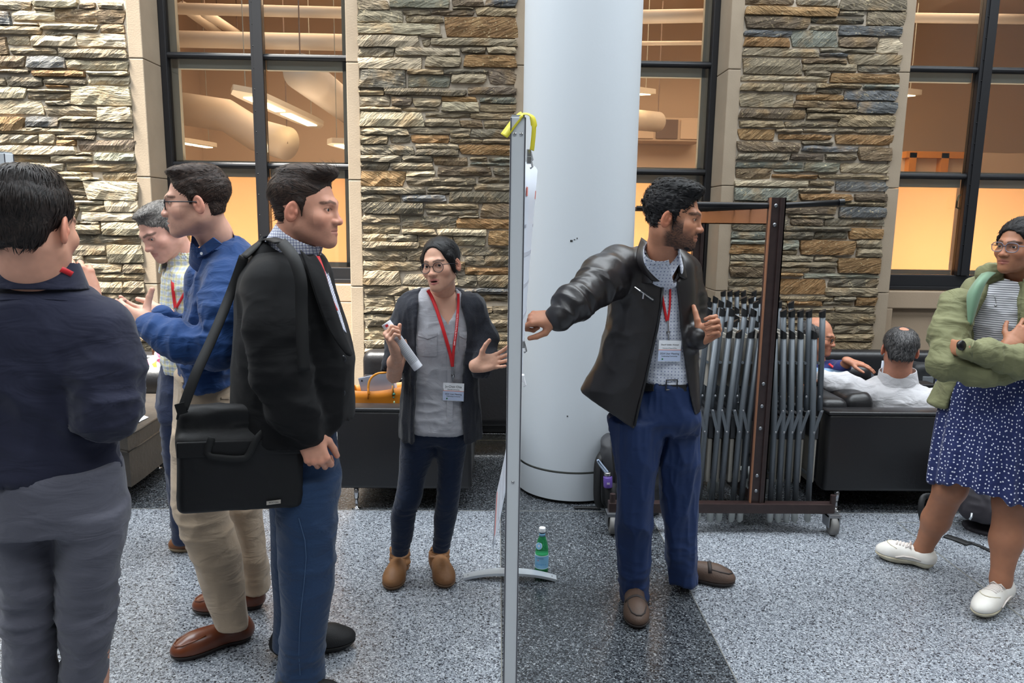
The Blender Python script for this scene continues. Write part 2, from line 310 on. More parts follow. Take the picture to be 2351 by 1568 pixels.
stones(wall_l, 0, 0, 5.226, '''-220 350 10 105;370 905 -40 75 l;945 1120 30 92 w;1155 1455 25 92;405 595 88 122;640 1470 105 262 w;-220 105 130 290 b;135 640 130 230 l;150 440 270 305;475 1165 285 345 l;1195 1475 285 385 w;-220 475 315 400;525 905 390 425;925 1490 400 555 l;370 905 435 550 l;70 335 430 525;-220 65 440 640 w;120 660 575 640;705 1505 590 690;-220 280 670 795 w;315 770 675 810 b;780 1515 725 830 l
-220 325 830 870;385 1000 850 910 o;1035 1520 855 895 l;1040 1530 920 1005 l;75 495 925 1025;515 1015 945 1000;-220 40 920 1015;540 800 1015 1040 o;845 1550 1035 1255 l;-220 285 1045 1170 l;320 820 1070 1100;325 820 1110 1185;-220 495 1205 1360 l;530 825 1210 1250;525 1140 1270 1375;1170 1565 1285 1455 l;-220 260 1400 1568 o;300 675 1400 1515 b;690 1160 1400 1450;720 1575 1475 1525;300 495 1525 1568''')
stones(wall_l, 100, 280, 5.6, '''-620 650 80 150;675 1135 95 200 l;-60 130 160 275;-620 -80 165 270;160 640 170 215;160 395 235 300 o;430 1150 230 365 w;-620 400 310 410 l;420 600 395 420;655 1155 400 490 g;-620 60 435 500;85 605 440 500 l;-620 245 530 615 l;275 1170 535 630;-620 600 640 690;750 1180 655 740;105 705 710 745 l;-620 90 710 850;110 505 760 850;535 1195 770 1000 l;180 530 865 930;-620 170 865 990;240 555 950 990;325 755 1010 1050 l;-620 310 1010 1060;790 1205 1015 1155 l;-620 290 1080 1250;300 420 1080 1250;450 800 1075 1145 l;485 1215 1165 1270 l;-620 430 1265 1310;440 700 1280 1310;740 1230 1295 1450 l;395 720 1330 1440;-620 380 1330 1440;390 1240 1465 1560;-620 370 1465 1560''')
stones(wall_l, 0, 340, 2.53, '''-300 380 565 650;390 605 565 620;620 825 565 665 l;385 480 625 665;490 610 625 665;-300 410 675 720;420 700 675 720;710 830 675 725;-300 540 735 790;550 830 735 768;-300 550 800 840;560 705 780 840;715 835 778 840;-300 550 850 900;560 690 850 900;700 845 850 900;-300 500 910 960;510 850 910 970;-300 600 975 1040;610 855 980 1050;-300 560 1060 1120;570 860 1060 1120;-300 780 1135 1190;790 870 1130 1190;-300 500 1200 1280;510 875 1200 1280''')
stones(wall_r, 1680, 0, 5.226, '''175 755 -40 40 w;800 1285 -40 60;1315 2110 -30 115;185 1285 80 180 o;1305 1600 135 175;1645 2095 140 295;180 940 195 330 w;970 1600 205 270 k;960 1280 300 350;1310 2055 310 420 b;165 730 360 430 b;165 700 450 550 o;730 1280 365 555 g;1305 1755 445 560 w;1775 2060 450 630 l;150 1045 575 665;1080 1745 580 625;1060 1405 630 665 b;1415 2045 655 770;150 840 700 885;865 1380 700 755 w;870 1505 765 845;1530 2030 790 855;890 1190 850 905;1205 2025 880 985 o;130 1165 910 965
125 615 1000 1085;630 1020 1005 1095;1030 1560 1005 1050;1605 2010 1020 1060 g;1040 1335 1070 1110;1365 1995 1090 1200 b;105 750 1125 1280;800 1355 1135 1195 o;765 1500 1220 1290 w;1525 1985 1225 1355 b;110 890 1310 1415 w;905 1520 1305 1345;920 1370 1365 1425;1300 1970 1380 1515;105 630 1450 1520;650 1285 1460 1520''')
stones(wall_r, 1660, 280, 5.226, '''195 625 85 205 o;645 955 85 120;975 1580 85 120;1595 2060 85 130;685 1310 150 205 o;1365 2050 155 265 o;185 930 240 350 w;965 1335 235 265;965 1625 290 350 b;1645 2030 305 465 w;180 805 380 450;830 1215 380 455 w;1245 1600 385 455;170 970 480 545 g;990 1400 490 595 g;1425 2020 500 605;165 585 560 670 w;625 975 570 600 g;605 1140 630 670 o;1165 2005 635 680
150 1020 705 770 l;1045 1330 710 765;1365 1995 715 830 b;150 890 795 940 g;915 1310 800 835;940 1555 865 940 o;1595 1980 865 945 w;140 700 955 990;760 1440 955 1000;1480 1975 965 1005;130 700 1010 1140;740 1360 1015 1100 w;1415 1965 1025 1145 b;805 1340 1125 1155;115 790 1165 1295;830 1200 1170 1240 w;1235 1950 1170 1245;760 1535 1260 1305;115 680 1320 1400 g;700 1085 1325 1400;1115 1500 1325 1400 k;1530 1935 1280 1400 o;105 915 1420 1465 g''')
stones(wall_r, 1660, 560, 5.2275, '''105 650 5 115 o;690 905 -5 65 g;690 895 75 125;940 1585 -40 130 o;1615 1915 -40 40;1620 1910 65 150;100 1080 140 200 l;1110 1390 155 205;95 660 210 265;690 1375 225 275;1395 1900 175 350 o;90 495 285 395 w;520 1040 290 340;1055 1360 295 340;520 960 355 390 o;985 1885 365 410 g;80 620 420 495;645 1250 425 605 o;1285 1870 430 515;1240 1860 535 620;80 620 520 605;90 630 620 690;640 1330 635 685;1345 1600 640 680;1610 1850 645 745 o;775 1200 690 740 o;1215 1575 700 740;90 760 700 760;780 1340 770 810;1355 1835 765 815;90 760 770 900;780 1000 840 900
1020 1825 840 955;90 1010 910 980;1340 1810 985 1070;90 1320 990 1070;1290 1805 1090 1165;90 1280 1090 1165;1290 1790 1185 1290;90 1280 1185 1290;1290 1770 1310 1460;90 1280 1310 1460;90 800 1480 1560;820 1770 1480 1560;90 500 1580 1680;520 1760 1580 1680;90 900 1700 1790;920 1760 1700 1790;90 700 1810 1900;720 1750 1810 1900''')
# --- openings: limestone trim blocks, spandrel panels, windows
OPEN = [(-2.615, -1.135), (0.212, 1.70), (3.07, 4.555)]
JT = [0.0, 1.125, 1.93, 2.78, 3.7, 4.7]
for n, (a, b) in enumerate(OPEN):
    tb = thing('trim_%d' % (n+2), (a, WY, 0), None, None); tb['kind'] = 'structure'
    for s, x0, x1 in ((0, a-0.105, a), (1, b, b+0.098)):
        for z0, z1 in zip(JT[:-1], JT[1:]):
            MB().box(x0, x1, WY-0.012, WY+0.42, z0+0.002, z1-0.002, 0.006).build('trim_block', 'limestone', tb)
    # spandrel below the sill with a sunk panel
    sp = MB().box(a, b, WY+0.26, WY+0.5, 0, 1.125); sp.box(a, b, WY+0.205, WY+0.262, 0.98, 1.12, 0.008); sp.box(a, b, WY+0.205, WY+0.262, 0.0, 0.22, 0.008)
    sp.box(a, a+0.16, WY+0.205, WY+0.262, 0.22, 0.98, 0.008); sp.box(b-0.16, b, WY+0.205, WY+0.262, 0.22, 0.98, 0.008)
    sp.build('spandrel_panel', 'limestone_panel', tb)
for k, (a, b) in enumerate(((-9, -2.66), (-1.09, 0.17), (1.74, 3.03), (4.6, 9))):
    struct(MB().box(a, b, WY-0.14, WY+0.02, 0.10, 0.195, 0.03).box(a, b, WY-0.10, WY+0.02, 0.06, 0.11).build('baseboard_%d' % (k+1), 'limestone'))
struct(MB().box(-9, 9, WY-0.15, WY-0.02, 0.012, 0.085, 0.006).build('baseboard_heater', 'heater'))
# glass: clear pane with a fresnel reflection
def glass_mat(name, tint, refl):
    m = bpy.data.materials.new(name); m.use_nodes = True; nt = m.node_tree; nt.nodes.remove(nt.nodes['Principled BSDF']); N = nt.nodes.new; L = nt.links.new
    t = N('ShaderNodeBsdfTransparent'); t.inputs[0].default_value = (*tint, 1); g = N('ShaderNodeBsdfGlossy'); g.inputs['Roughness'].default_value = 0.03
    lw = N('ShaderNodeFresnel'); lw.inputs[0].default_value = 1.5; ad = N('ShaderNodeMath'); ad.operation = 'ADD'; ad.inputs[1].default_value = refl; L(lw.outputs[0], ad.inputs[0])
    mx = N('ShaderNodeMixShader'); L(ad.outputs[0], mx.inputs[0]); L(t.outputs[0], mx.inputs[1]); L(g.outputs[0], mx.inputs[2]); L(mx.outputs[0], nt.nodes['Material Output'].inputs[0]); MATS[name] = m
glass_mat('window_glass', (0.96, 0.97, 0.97), 0.05); glass_mat('lens_glass', (0.97, 0.98, 1.0), 0.02)
def shade_mat():
    m = bpy.data.materials.new('roller_shade'); m.use_nodes = True; nt = m.node_tree; nt.nodes.remove(nt.nodes['Principled BSDF']); N = nt.nodes.new; L = nt.links.new
    d = N('ShaderNodeBsdfDiffuse'); d.inputs[0].default_value = (*srgb(238,214,184), 1); t = N('ShaderNodeBsdfTranslucent'); t.inputs[0].default_value = (*srgb(238,214,184), 1)
    mx = N('ShaderNodeMixShader'); mx.inputs[0].default_value = 0.72; L(d.outputs[0], mx.inputs[1]); L(t.outputs[0], mx.inputs[2]); L(mx.outputs[0], nt.nodes['Material Output'].inputs[0]); MATS['roller_shade'] = m
shade_mat()
FY = WY+0.30
MULX = [(OPEN[0][0]+OPEN[0][1])/2, (OPEN[1][0]+OPEN[1][1])/2, (OPEN[2][0]+OPEN[2][1])/2]
pm('bolt_dark', srgb(22,22,24), 0.35, 0.6); pm('brass_dark', srgb(84,76,58), 0.4, 0.8)
for n, (a, b) in enumerate(OPEN):
    w = thing('window_%d' % (n+1), (a, FY, 1.13), None, None); w['kind'] = 'structure'
    mx = MULX[n]; zt = [1.25, 2.045, 2.868, 3.70, 4.5]
    fr = MB().box(a, a+0.05, FY-0.03, FY+0.05, 1.13, 4.6, 0.006).box(b-0.05, b, FY-0.03, FY+0.05, 1.13, 4.6, 0.006).box(a+0.045, b-0.045, FY-0.02, FY+0.05, 1.155, 1.25, 0.006).box(a+0.045, b-0.045, FY-0.045, FY+0.02, 1.128, 1.158, 0.004)
    fr.build('outer_frame', 'frame_black', w)
    MB().box(mx-0.045, mx+0.045, FY-0.035, FY+0.05, 1.25, 4.6, 0.006).box(mx-0.02, mx+0.05, FY-0.045, FY-0.03, 1.25, 4.6, 0.003).build('mullion', 'frame_black', w)
    bl = MB()
    for z in np.arange(1.5, 3.6, 0.16): bl.lathe((mx-0.022, FY-0.036, z), [(0.0045, 0), (0.0045, 0.004), (0.002, 0.006)], 8, (0,-1,0))
    bl.build('bolts', 'bolt_dark', w)['kind'] = 'stuff'
    for z in zt[1:4]:
        for x0, x1 in ((a+0.05, mx-0.045), (mx+0.045, b-0.05)): MB().tube([(x0, FY, z), (x1, FY, z)], 0.024, 12).build('transom', 'frame_black', w)
    for x0, x1, sd in ((a+0.05, mx-0.045, 0), (mx+0.045, b-0.05, 1)):
        for k in range(3):
            z0, z1 = zt[k], zt[k+1]
            g = MB().box(x0, x1, FY+0.008, FY+0.014, z0, z1).build('pane', 'window_glass', w)
            # grey-green inner sash set back behind the glass
            i = MB(); y0, y1 = FY+0.055, FY+0.105; e = 0.05
            if not (n == 2): i.box(x0-0.02, x0+e, y0, y1, z0, z1) if sd == 0 else i.box(x1-e, x1+0.02, y0, y1, z0, z1)
            i.box(x0, x1, y0, y1, z1-0.085, z1-0.01); i.box(x0, x1, y0, y1, z0+0.0, z0+0.038)
            i.build('inner_sash', 'frame_grey', w)
        if True:
            sh = MB().box(x0-0.02, x1+0.02, FY+0.125, FY+0.128, 1.2, 2.06).build('roller_shade', 'roller_shade', w)
    if n == 2:
        h = P(2195, 462, FY-0.02); MB().tube([h+np.array([0.03,0.0,0.05]), h+np.array([0.0,-0.03,0.04]), h+np.array([-0.012,-0.035,0.0]), h+np.array([-0.01,-0.03,-0.05]), h+np.array([0.03,-0.01,-0.06])], 0.007, 8).build('handle', 'brass_dark', w)
# upper wall above the openings
struct(MB().box(-9, 9, WY+0.02, WY+0.6, 4.6, 6.9).build('wall_upper', 'mortar'))
# --- the lit room behind the windows
pm('room_wall', srgb(214,196,176), 0.9); pm('room_dark', srgb(120,104,96), 0.9); pm('duct', srgb(205,196,184), 0.55, 0.1); pm('lamp_body', srgb(226,220,206), 0.5)
pm('lamp_glow', (1,0.8,0.5), 0.5, emit=((1.0,0.72,0.38), 9.0)); pm('wood_trim', srgb(206,140,70), 0.6)
struct(MB().box(-9, 9, 11.4, 11.6, 0, 4.8).build('wall_room_back', 'room_wall')); struct(MB().box(-9, 9, 6.36, 11.6, 4.6, 4.8).build('ceiling_room', 'room_wall'))
struct(MB().box(-9, 9, 6.61, 11.6, -0.1, 0.0).build('floor_room', 'room_dark')); struct(MB().box(-4.6, -4.4, 6.4, 11.4, 0, 4.6).build('wall_room_left', 'room_wall')); struct(MB().box(8.0, 8.2, 6.4, 11.4, 0, 4.6).build('wall_room_right', 'room_wall'))
def duct(pts, r, label, mat='duct', n=24):
    k = 'duct' if r > 0.09 else 'pipe'; t = thing(k, tuple(pts[0]), label, k); MB().tube(pts, r, n).build(k+'_body', mat, t, True)
    for q in (pts[0], pts[-1]):
        if q[2] < 4.6: MB().tube([q, (q[0], q[1], 4.62)], 0.006, 6).build('hanger', 'room_dark', t)
def pz(px, py, y): p = P(px, py, y); return p
duct([pz(690, 165, 6.9), pz(905, 330, 10.8)], 0.16, 'large round air duct running back behind the first window')
duct([pz(420, 250, 8.3), pz(520, 265, 8.2), pz(590, 310, 8.1), pz(660, 330, 7.9)], 0.17, 'curved air duct low behind the first window')
duct([pz(330, 18, 7.2), pz(900, 32, 7.2)], 0.05, 'upper horizontal pipe behind the first window')
duct([pz(330, 88, 7.4), pz(900, 100, 7.4)], 0.075, 'thick horizontal pipe above the lamp behind the first window')
duct([pz(420, 15, 8.0), pz(500, 75, 9.5)], 0.05, 'slanting pipe at the top left of the first window')
duct([pz(470, 30, 8.0), pz(545, 78, 9.5)], 0.05, 'second slanting pipe at the top of the first window')
duct([pz(1400, 40, 7.2), pz(1720, 34, 7.2)], 0.06, 'horizontal pipe at the top of the second window')
duct([pz(1400, 100, 7.6), pz(1720, 98, 7.6)], 0.02, 'thin horizontal rod behind the second window')
duct([pz(1400, 270, 8.0), pz(1510, 280, 8.6)], 0.11, 'short round duct end behind the second window')
duct([pz(2020, 40, 7.4), pz(2500, 46, 7.4)], 0.045, 'horizontal pipe at the top of the third window')
def pendant(a, b, wid, label):
    a = np.array(a); b = np.array(b); d = nrm(b-a); sdv = nrm(np.cross(d, (0,0,1))); L = np.linalg.norm(b-a)
    t = thing('pendant_lamp', tuple((a+b)/2), label, 'lamp')
    g = []
    for k in range(13):
        u = k/12; w_ = wid*math.sqrt(max(0.0, 1-(abs(2*u-1))**6))+0.004
        g.append([a+d*L*u+sdv*w_*c-np.array([0,0,0.03*(1-c*c)*0]) for c in (-1,-.5,0,.5,1)])
    MB().sheet(g, 0.05).build('lamp_body', 'lamp_body', t)
    for k in range(2):
        c = a+d*L*(0.32+0.4*k)-np.array([0,0,0.028]); MB().obox(c, d*L*0.17, sdv*wid*0.42, np.array([0,0,0.006])).build('lamp_tube', 'lamp_glow', t)
    for u in (0.12, 0.88): p = a+d*L*u; MB().tube([p, (p[0], p[1], 4.62)], 0.004, 6).build('cable', 'frame_grey', t)
pendant(P(535, 200, 6.75), P(735, 290, 8.2), 0.13, 'long linear pendant lamp glowing behind the first window')
pendant(P(400, 320, 9.0), P(490, 335, 9.6), 0.12, 'small far pendant lamp at the left of the first window')
pendant(P(762, 322, 7.2), P(850, 348, 7.7), 0.12, 'far pendant lamp at the right edge of the first window')
pendant(P(1420, 205, 7.4), P(1490, 212, 8.6), 0.12, 'pendant lamp end beside the white column')
pendant(P(2040, 210, 7.6), P(2095, 215, 8.6), 0.13, 'pendant lamp end at the left edge of the third window')
t = thing('wall_cabinet', tuple(P(1500, 310, 11.2)*np.array([1,1,0])), 'wall cabinets far back behind the second window', 'cabinet')
a, b = P(1440, 275, 11.2), P(1600, 330, 11.2); MB().box(a[0], b[0], 10.9, 11.38, b[2], a[2], 0.01).build('cabinet_body', 'room_wall', t)
for k in range(3):
    x0 = a[0]+(b[0]-a[0])*k/3; MB().box(x0+0.02, x0+(b[0]-a[0])/3-0.02, 10.87, 10.9, b[2]+0.03, a[2]-0.03, 0.004).build('door', 'room_dark' if k == 1 else 'room_wall', t)
struct(MB().box(3.2, 8.0, 9.6, 9.8, 0, P(2200, 350, 9.6)[2]).build('wall_partition', 'room_wall'))
dr = thing('door_1', tuple(P(2150, 400, 9.5)*np.array([1,1,0])), None, None); dr['kind'] = 'structure'
for x0, x1 in ((2082, 2098), (2155, 2172)):
    q0, q1 = P(x0, 380, 9.55), P(x1, 380, 9.55); MB().box(q0[0], q1[0], 9.5, 9.6, 1.0, P(2150, 352, 9.55)[2]).build('jamb', 'wood_trim', dr)
q0, q1 = P(2076, 360, 9.55), P(2230, 350, 9.55); MB().box(q0[0], q1[0], 9.5, 9.6, q1[2]-0.08, q1[2]).build('lintel', 'wood_trim', dr)
# --- the white column
ct = struct(thing('column', (0.475, 4.46, 0), None, None)); CR = 0.336; CC = (0.475, 4.475)
prof = [(CR-0.012, 0.0), (CR-0.012, 0.012)]
MB().lathe((CC[0], CC[1], 0), [(CR-0.014, 0), (CR-0.014, 0.02)], 64).build('base_gap', 'dark_rubber', ct)
MB().lathe((CC[0], CC[1], 0), [(CR+0.004, 0.02), (CR+0.004, 0.10), (CR+0.004, 0.182), (CR+0.004, 0.186)], 96, caps=False).build('base_ring', 'white_column', ct, True)
MB().lathe((CC[0], CC[1], 0), [(CR-0.004, 0.184), (CR-0.004, 0.199)], 64).build('seam', 'frame_grey', ct, True)
MB().lathe((CC[0], CC[1], 0), [(CR, 0.197), (CR, 6.95)], 96, caps=False).build('shaft', 'white_column', ct, True)
for px, py, w_, h_ in ((1312, 553, .007, .005), (1319, 550, .004, .002), (1325, 547, .003, .003), (1303, 955, .004, .003)):
    p = P(px, py, CC[1]-CR*0.97); d = nrm(np.array([p[0]-CC[0], p[1]-CC[1], 0])); q = np.array([CC[0], CC[1], p[2]])+d*(CR+0.0005); sx = np.array([-d[1], d[0], 0])
    MB().obox(q, sx*w_, d*0.001, np.array([0,0,h_])).build('scuff', 'column_mark', ct)
# ================================================================ SCULPTING: implicit shapes -> one smooth mesh
A3 = lambda *v: np.array(v, float)
def _dot(X, Y, Z, v): return X*v[0]+Y*v[1]+Z*v[2]
class rc:                               # tapered capsule
    def __init__(s, a, b, ra, rb=None):
        s.a, s.b = A3(*a), A3(*b); s.ra, s.rb = ra, ra if rb is None else rb
        m = max(s.ra, s.rb); s.lo, s.hi = np.minimum(s.a, s.b)-m, np.maximum(s.a, s.b)+m
    def __call__(s, X, Y, Z):
        ab = s.b-s.a; L2 = max(ab@ab, 1e-9); x, y, z = X-s.a[0], Y-s.a[1], Z-s.a[2]
        t = np.clip(_dot(x, y, z, ab)/L2, 0, 1)
        return np.sqrt((x-t*ab[0])**2+(y-t*ab[1])**2+(z-t*ab[2])**2)-(s.ra+t*(s.rb-s.ra))
class ec:                               # tapered capsule with an elliptical section; u = direction of the first radius
    def __init__(s, a, b, ra, rb, u):
        s.a, s.b, s.ra, s.rb = A3(*a), A3(*b), ra, rb; m = max(ra+rb); s.lo, s.hi = np.minimum(s.a, s.b)-m, np.maximum(s.a, s.b)+m
        s.d = nrm(s.b-s.a); s.u = nrm(A3(*u)-s.d*(A3(*u)@s.d)); s.w = np.cross(s.d, s.u)
    def __call__(s, X, Y, Z):
        ab = s.b-s.a; L = np.linalg.norm(ab); x, y, z = X-s.a[0], Y-s.a[1], Z-s.a[2]
        q = _dot(x, y, z, s.d); t = np.clip(q/L, 0, 1); qa = q-t*L; qu = _dot(x, y, z, s.u); qw = _dot(x, y, z, s.w)
        ru = s.ra[0]+t*(s.rb[0]-s.ra[0]); rw = s.ra[1]+t*(s.rb[1]-s.ra[1]); mn = np.minimum(ru, rw)
        return (np.sqrt((qu/ru)**2+(qw/rw)**2+(qa/mn)**2)-1)*mn
class el:                               # ellipsoid; M columns = its axes
    def __init__(s, c, r, M=None):
        s.c, s.r, s.M = A3(*c), A3(*([r]*3 if np.isscalar(r) else r)), M; m = s.r if M is None else np.full(3, s.r.max()); s.lo, s.hi = s.c-m, s.c+m
    def __call__(s, X, Y, Z):
        x, y, z = X-s.c[0], Y-s.c[1], Z-s.c[2]
        if s.M is not None: x, y, z = _dot(x, y, z, s.M[:,0]), _dot(x, y, z, s.M[:,1]), _dot(x, y, z, s.M[:,2])
        k0 = np.sqrt((x/s.r[0])**2+(y/s.r[1])**2+(z/s.r[2])**2); k1 = np.sqrt((x/s.r[0]**2)**2+(y/s.r[1]**2)**2+(z/s.r[2]**2)**2)+1e-9
        return k0*(k0-1)/k1
class bx:                               # rounded oriented box
    def __init__(s, c, h, M=None, r=0.0):
        s.c, s.h, s.M, s.r = A3(*c), A3(*h), np.eye(3) if M is None else M, r; m = np.abs(s.M)@s.h; s.lo, s.hi = s.c-m, s.c+m
    def __call__(s, X, Y, Z):
        x, y, z = X-s.c[0], Y-s.c[1], Z-s.c[2]; q = [np.abs(_dot(x, y, z, s.M[:,i]))-s.h[i]+s.r for i in range(3)]
        return np.sqrt(sum(np.maximum(v, 0)**2 for v in q))+np.minimum(np.maximum(q[0], np.maximum(q[1], q[2])), 0)-s.r
class hs:                               # half space behind a plane
    def __init__(s, p, n, lo=None, hi=None): s.p, s.n = A3(*p), nrm(n); s.lo, s.hi = A3(-99,-99,-99), A3(99,99,99)
    def __call__(s, X, Y, Z): return _dot(X-s.p[0], Y-s.p[1], Z-s.p[2], s.n)
def _smooth_table(secs, n=160):
    a = np.array([list(q)+[0.0]*(6-len(q)) for q in sorted(secs, key=lambda q: q[2])], float); z = a[:,2]; zz = np.linspace(z[0], z[-1], n); out = [None]*6
    for c in (0,1,3,4,5):
        v = a[:,c]; m = np.gradient(v, z) if len(z) > 1 else np.zeros(1); i = np.clip(np.searchsorted(z, zz)-1, 0, len(z)-2); h = z[i+1]-z[i]; t = (zz-z[i])/h
        out[c] = (2*t**3-3*t**2+1)*v[i]+(t**3-2*t**2+t)*h*m[i]+(-2*t**3+3*t**2)*v[i+1]+(t**3-t**2)*h*m[i+1]
    out[2] = zz; return out
class loft:                             # stacked elliptical sections (cx, cy, z, rx, ry, rot)
    def __init__(s, secs, p=2.0, grow=0.0, caps=True):
        s.t = _smooth_table(secs); s.p = p; s.g = grow; t = s.t; m = np.maximum(t[3], t[4])+grow; s.caps = caps
        s.lo = A3((t[0]-m).min(), (t[1]-m).min(), t[2][0]); s.hi = A3((t[0]+m).max(), (t[1]+m).max(), t[2][-1])
    def __call__(s, X, Y, Z):
        t = s.t; I = lambda c: np.interp(Z, t[2], t[c]); cx, cy, rx, ry, ro = I(0), I(1), np.maximum(I(3)+s.g, 0.004), np.maximum(I(4)+s.g, 0.004), I(5)
        x, y = X-cx, Y-cy; c, sn = np.cos(ro), np.sin(ro); u, v = x*c+y*sn, -x*sn+y*c
        d = (((np.abs(u)/rx)**s.p+(np.abs(v)/ry)**s.p)**(1/s.p)-1)*np.minimum(rx, ry)
        if s.caps: d = np.maximum(d, np.maximum(Z-t[2][-1], t[2][0]-Z))
        return d
class off:                              # grown copy of another shape
    def __init__(s, p, g): s.q, s.g = p, g; s.lo, s.hi = p.lo-g, p.hi+g
    def __call__(s, X, Y, Z): return s.q(X, Y, Z)-s.g
class shell:
    def __init__(s, p, th): s.q, s.th = p, th; s.lo, s.hi = p.lo-th, p.hi+th
    def __call__(s, X, Y, Z): return np.abs(s.q(X, Y, Z))-s.th
class uni:
    def __init__(s, prims, k=0.02):
        s.p, s.k = prims, k; s.lo = np.min([q.lo for q in prims], 0); s.hi = np.max([q.hi for q in prims], 0)
    def __call__(s, X, Y, Z):
        d = s.p[0](X, Y, Z)
        for q in s.p[1:]: d = smin(d, q(X, Y, Z), s.k)
        return d
class cut:
    def __init__(s, a, b, k=0.004): s.a, s.b, s.k = a, b, k; s.lo, s.hi = a.lo, a.hi
    def __call__(s, X, Y, Z): return -smin(-s.a(X, Y, Z), s.b(X, Y, Z), s.k)
class both:
    def __init__(s, a, b, k=0.004): s.a, s.b, s.k = a, b, k; s.lo, s.hi = np.maximum(a.lo, b.lo), np.minimum(a.hi, b.hi)
    def __call__(s, X, Y, Z): return -smin(-s.a(X, Y, Z), -s.b(X, Y, Z), s.k)
def smin(a, b, k):
    if k <= 0: return np.minimum(a, b)
    h = np.maximum(k-np.abs(a-b), 0)/k; return np.minimum(a, b)-h*h*k*0.25
def sculpt(ops, h, lo=None, hi=None):
    """ops: list of ('u'|'s'|'i', shape, k). returns V, Q"""
    us = [o for o in ops if o[0] == 'u']
    if lo is None: lo = np.min([o[1].lo for o in us], 0)
    if hi is None: hi = np.max([o[1].hi for o in us], 0)
    lo = lo-3*h; hi = hi+3*h; n = np.ceil((hi-lo)/h).astype(int)+1
    ax = [(lo[i]+h*np.arange(n[i])).astype(np.float32) for i in range(3)]; D = np.full(n, 0.5, np.float32)
    for op, sh, k in ops:
        m = k+3*h
        i0 = np.clip(np.floor((sh.lo-m-lo)/h).astype(int), 0, n); i1 = np.clip(np.ceil((sh.hi+m-lo)/h).astype(int)+1, 0, n)
        if op == 'i': i0, i1 = np.zeros(3, int), n
        if (i1 <= i0).any(): continue
        sl = tuple(slice(a, b) for a, b in zip(i0, i1))
        v = sh(ax[0][sl[0]][:,None,None], ax[1][sl[1]][None,:,None], ax[2][sl[2]][None,None,:]).astype(np.float32)
        if op == 'u': D[sl] = smin(D[sl], v, k)
        elif op == 's': D[sl] = -smin(-D[sl], v, k)
        else: D[sl] = -smin(-D[sl], -v, k)
    return surfnets(D, lo, h)
_CO = [(i, j, k) for i in (0,1) for j in (0,1) for k in (0,1)]
_ED = [(a, b) for a in _CO for b in _CO if a < b and sum(abs(p-q) for p, q in zip(a, b)) == 1]
def surfnets(D, lo, h):
    S = D < 0; c = np.zeros(tuple(q-1 for q in S.shape), np.int8); n = S.shape
    for i, j, k in _CO: c += S[i:n[0]-1+i, j:n[1]-1+j, k:n[2]-1+k]
    act = (c > 0) & (c < 8); I, J, K = np.nonzero(act); idx = np.full(act.shape, -1, np.int64); idx[I,J,K] = np.arange(len(I))
    pos = np.zeros((len(I), 3)); cnt = np.zeros(len(I))
    vals = {q: D[I+q[0], J+q[1], K+q[2]].astype(float) for q in _CO}
    for a, b in _ED:
        da, db = vals[a], vals[b]; m = (da < 0) != (db < 0); t = np.where(m, da/np.where(m, da-db, 1), 0)
        pos += m[:,None]*(np.array(a)+t[:,None]*(np.array(b)-np.array(a))); cnt += m
    V = lo+h*(np.stack([I,J,K],1)+pos/cnt[:,None]); Q = []
    for ax in range(3):
        o1, o2 = [(1,2),(2,0),(0,1)][ax]; a = [slice(None)]*3; b = [slice(None)]*3; a[ax] = slice(0,-1); b[ax] = slice(1,None)
        for q in (a, b): q[o1] = slice(1,-1); q[o2] = slice(1,-1)
        s0, s1 = S[tuple(a)], S[tuple(b)]; m = s0 != s1; E = np.stack(np.nonzero(m), 1); E[:,o1] += 1; E[:,o2] += 1
        sg = s0[m]; d1 = np.zeros(3, int); d1[o1] = 1; d2 = np.zeros(3, int); d2[o2] = 1
        g = lambda e: idx[e[:,0], e[:,1], e[:,2]]
        q = np.stack([g(E-d1-d2), g(E-d2), g(E), g(E-d1)], 1); q[~sg] = q[~sg][:,::-1]; Q.append(q)
    return V, np.vstack(Q)
def vnormals(V, Q):
    n = np.cross(V[Q[:,2]]-V[Q[:,0]], V[Q[:,3]]-V[Q[:,1]]); N = np.zeros_like(V)
    for c in range(4): np.add.at(N, Q[:,c], n)
    return N/(np.linalg.norm(N, axis=1, keepdims=True)+1e-12)
def relax(V, Q, it=1, f=0.5):
    for _ in range(it):
        S = np.zeros_like(V); c = np.zeros(len(V))
        for i in range(4):
            a, b = Q[:,i], Q[:,(i+1)%4]; np.add.at(S, a, V[b]); np.add.at(c, a, 1)
        V = V*(1-f)+f*S/np.maximum(c, 1)[:,None]
    return V
def _h3(i, j, k, s): 
    n = (i*374761393+j*668265263+k*2147483647+s*144665) & 0x7fffffff; n = ((n ^ (n >> 13))*1274126177) & 0x7fffffff; return ((n ^ (n >> 16)) & 0xffff)/65535.0
def vnoise(p, seed=0):
    f = np.floor(p); i = f.astype(np.int64); t = p-f; t = t*t*(3-2*t); r = 0
    for a in (0,1):
        for b in (0,1):
            for c in (0,1):
                r = r+_h3(i[:,0]+a, i[:,1]+b, i[:,2]+c, seed)*np.where(a, t[:,0], 1-t[:,0])*np.where(b, t[:,1], 1-t[:,1])*np.where(c, t[:,2], 1-t[:,2])
    return r
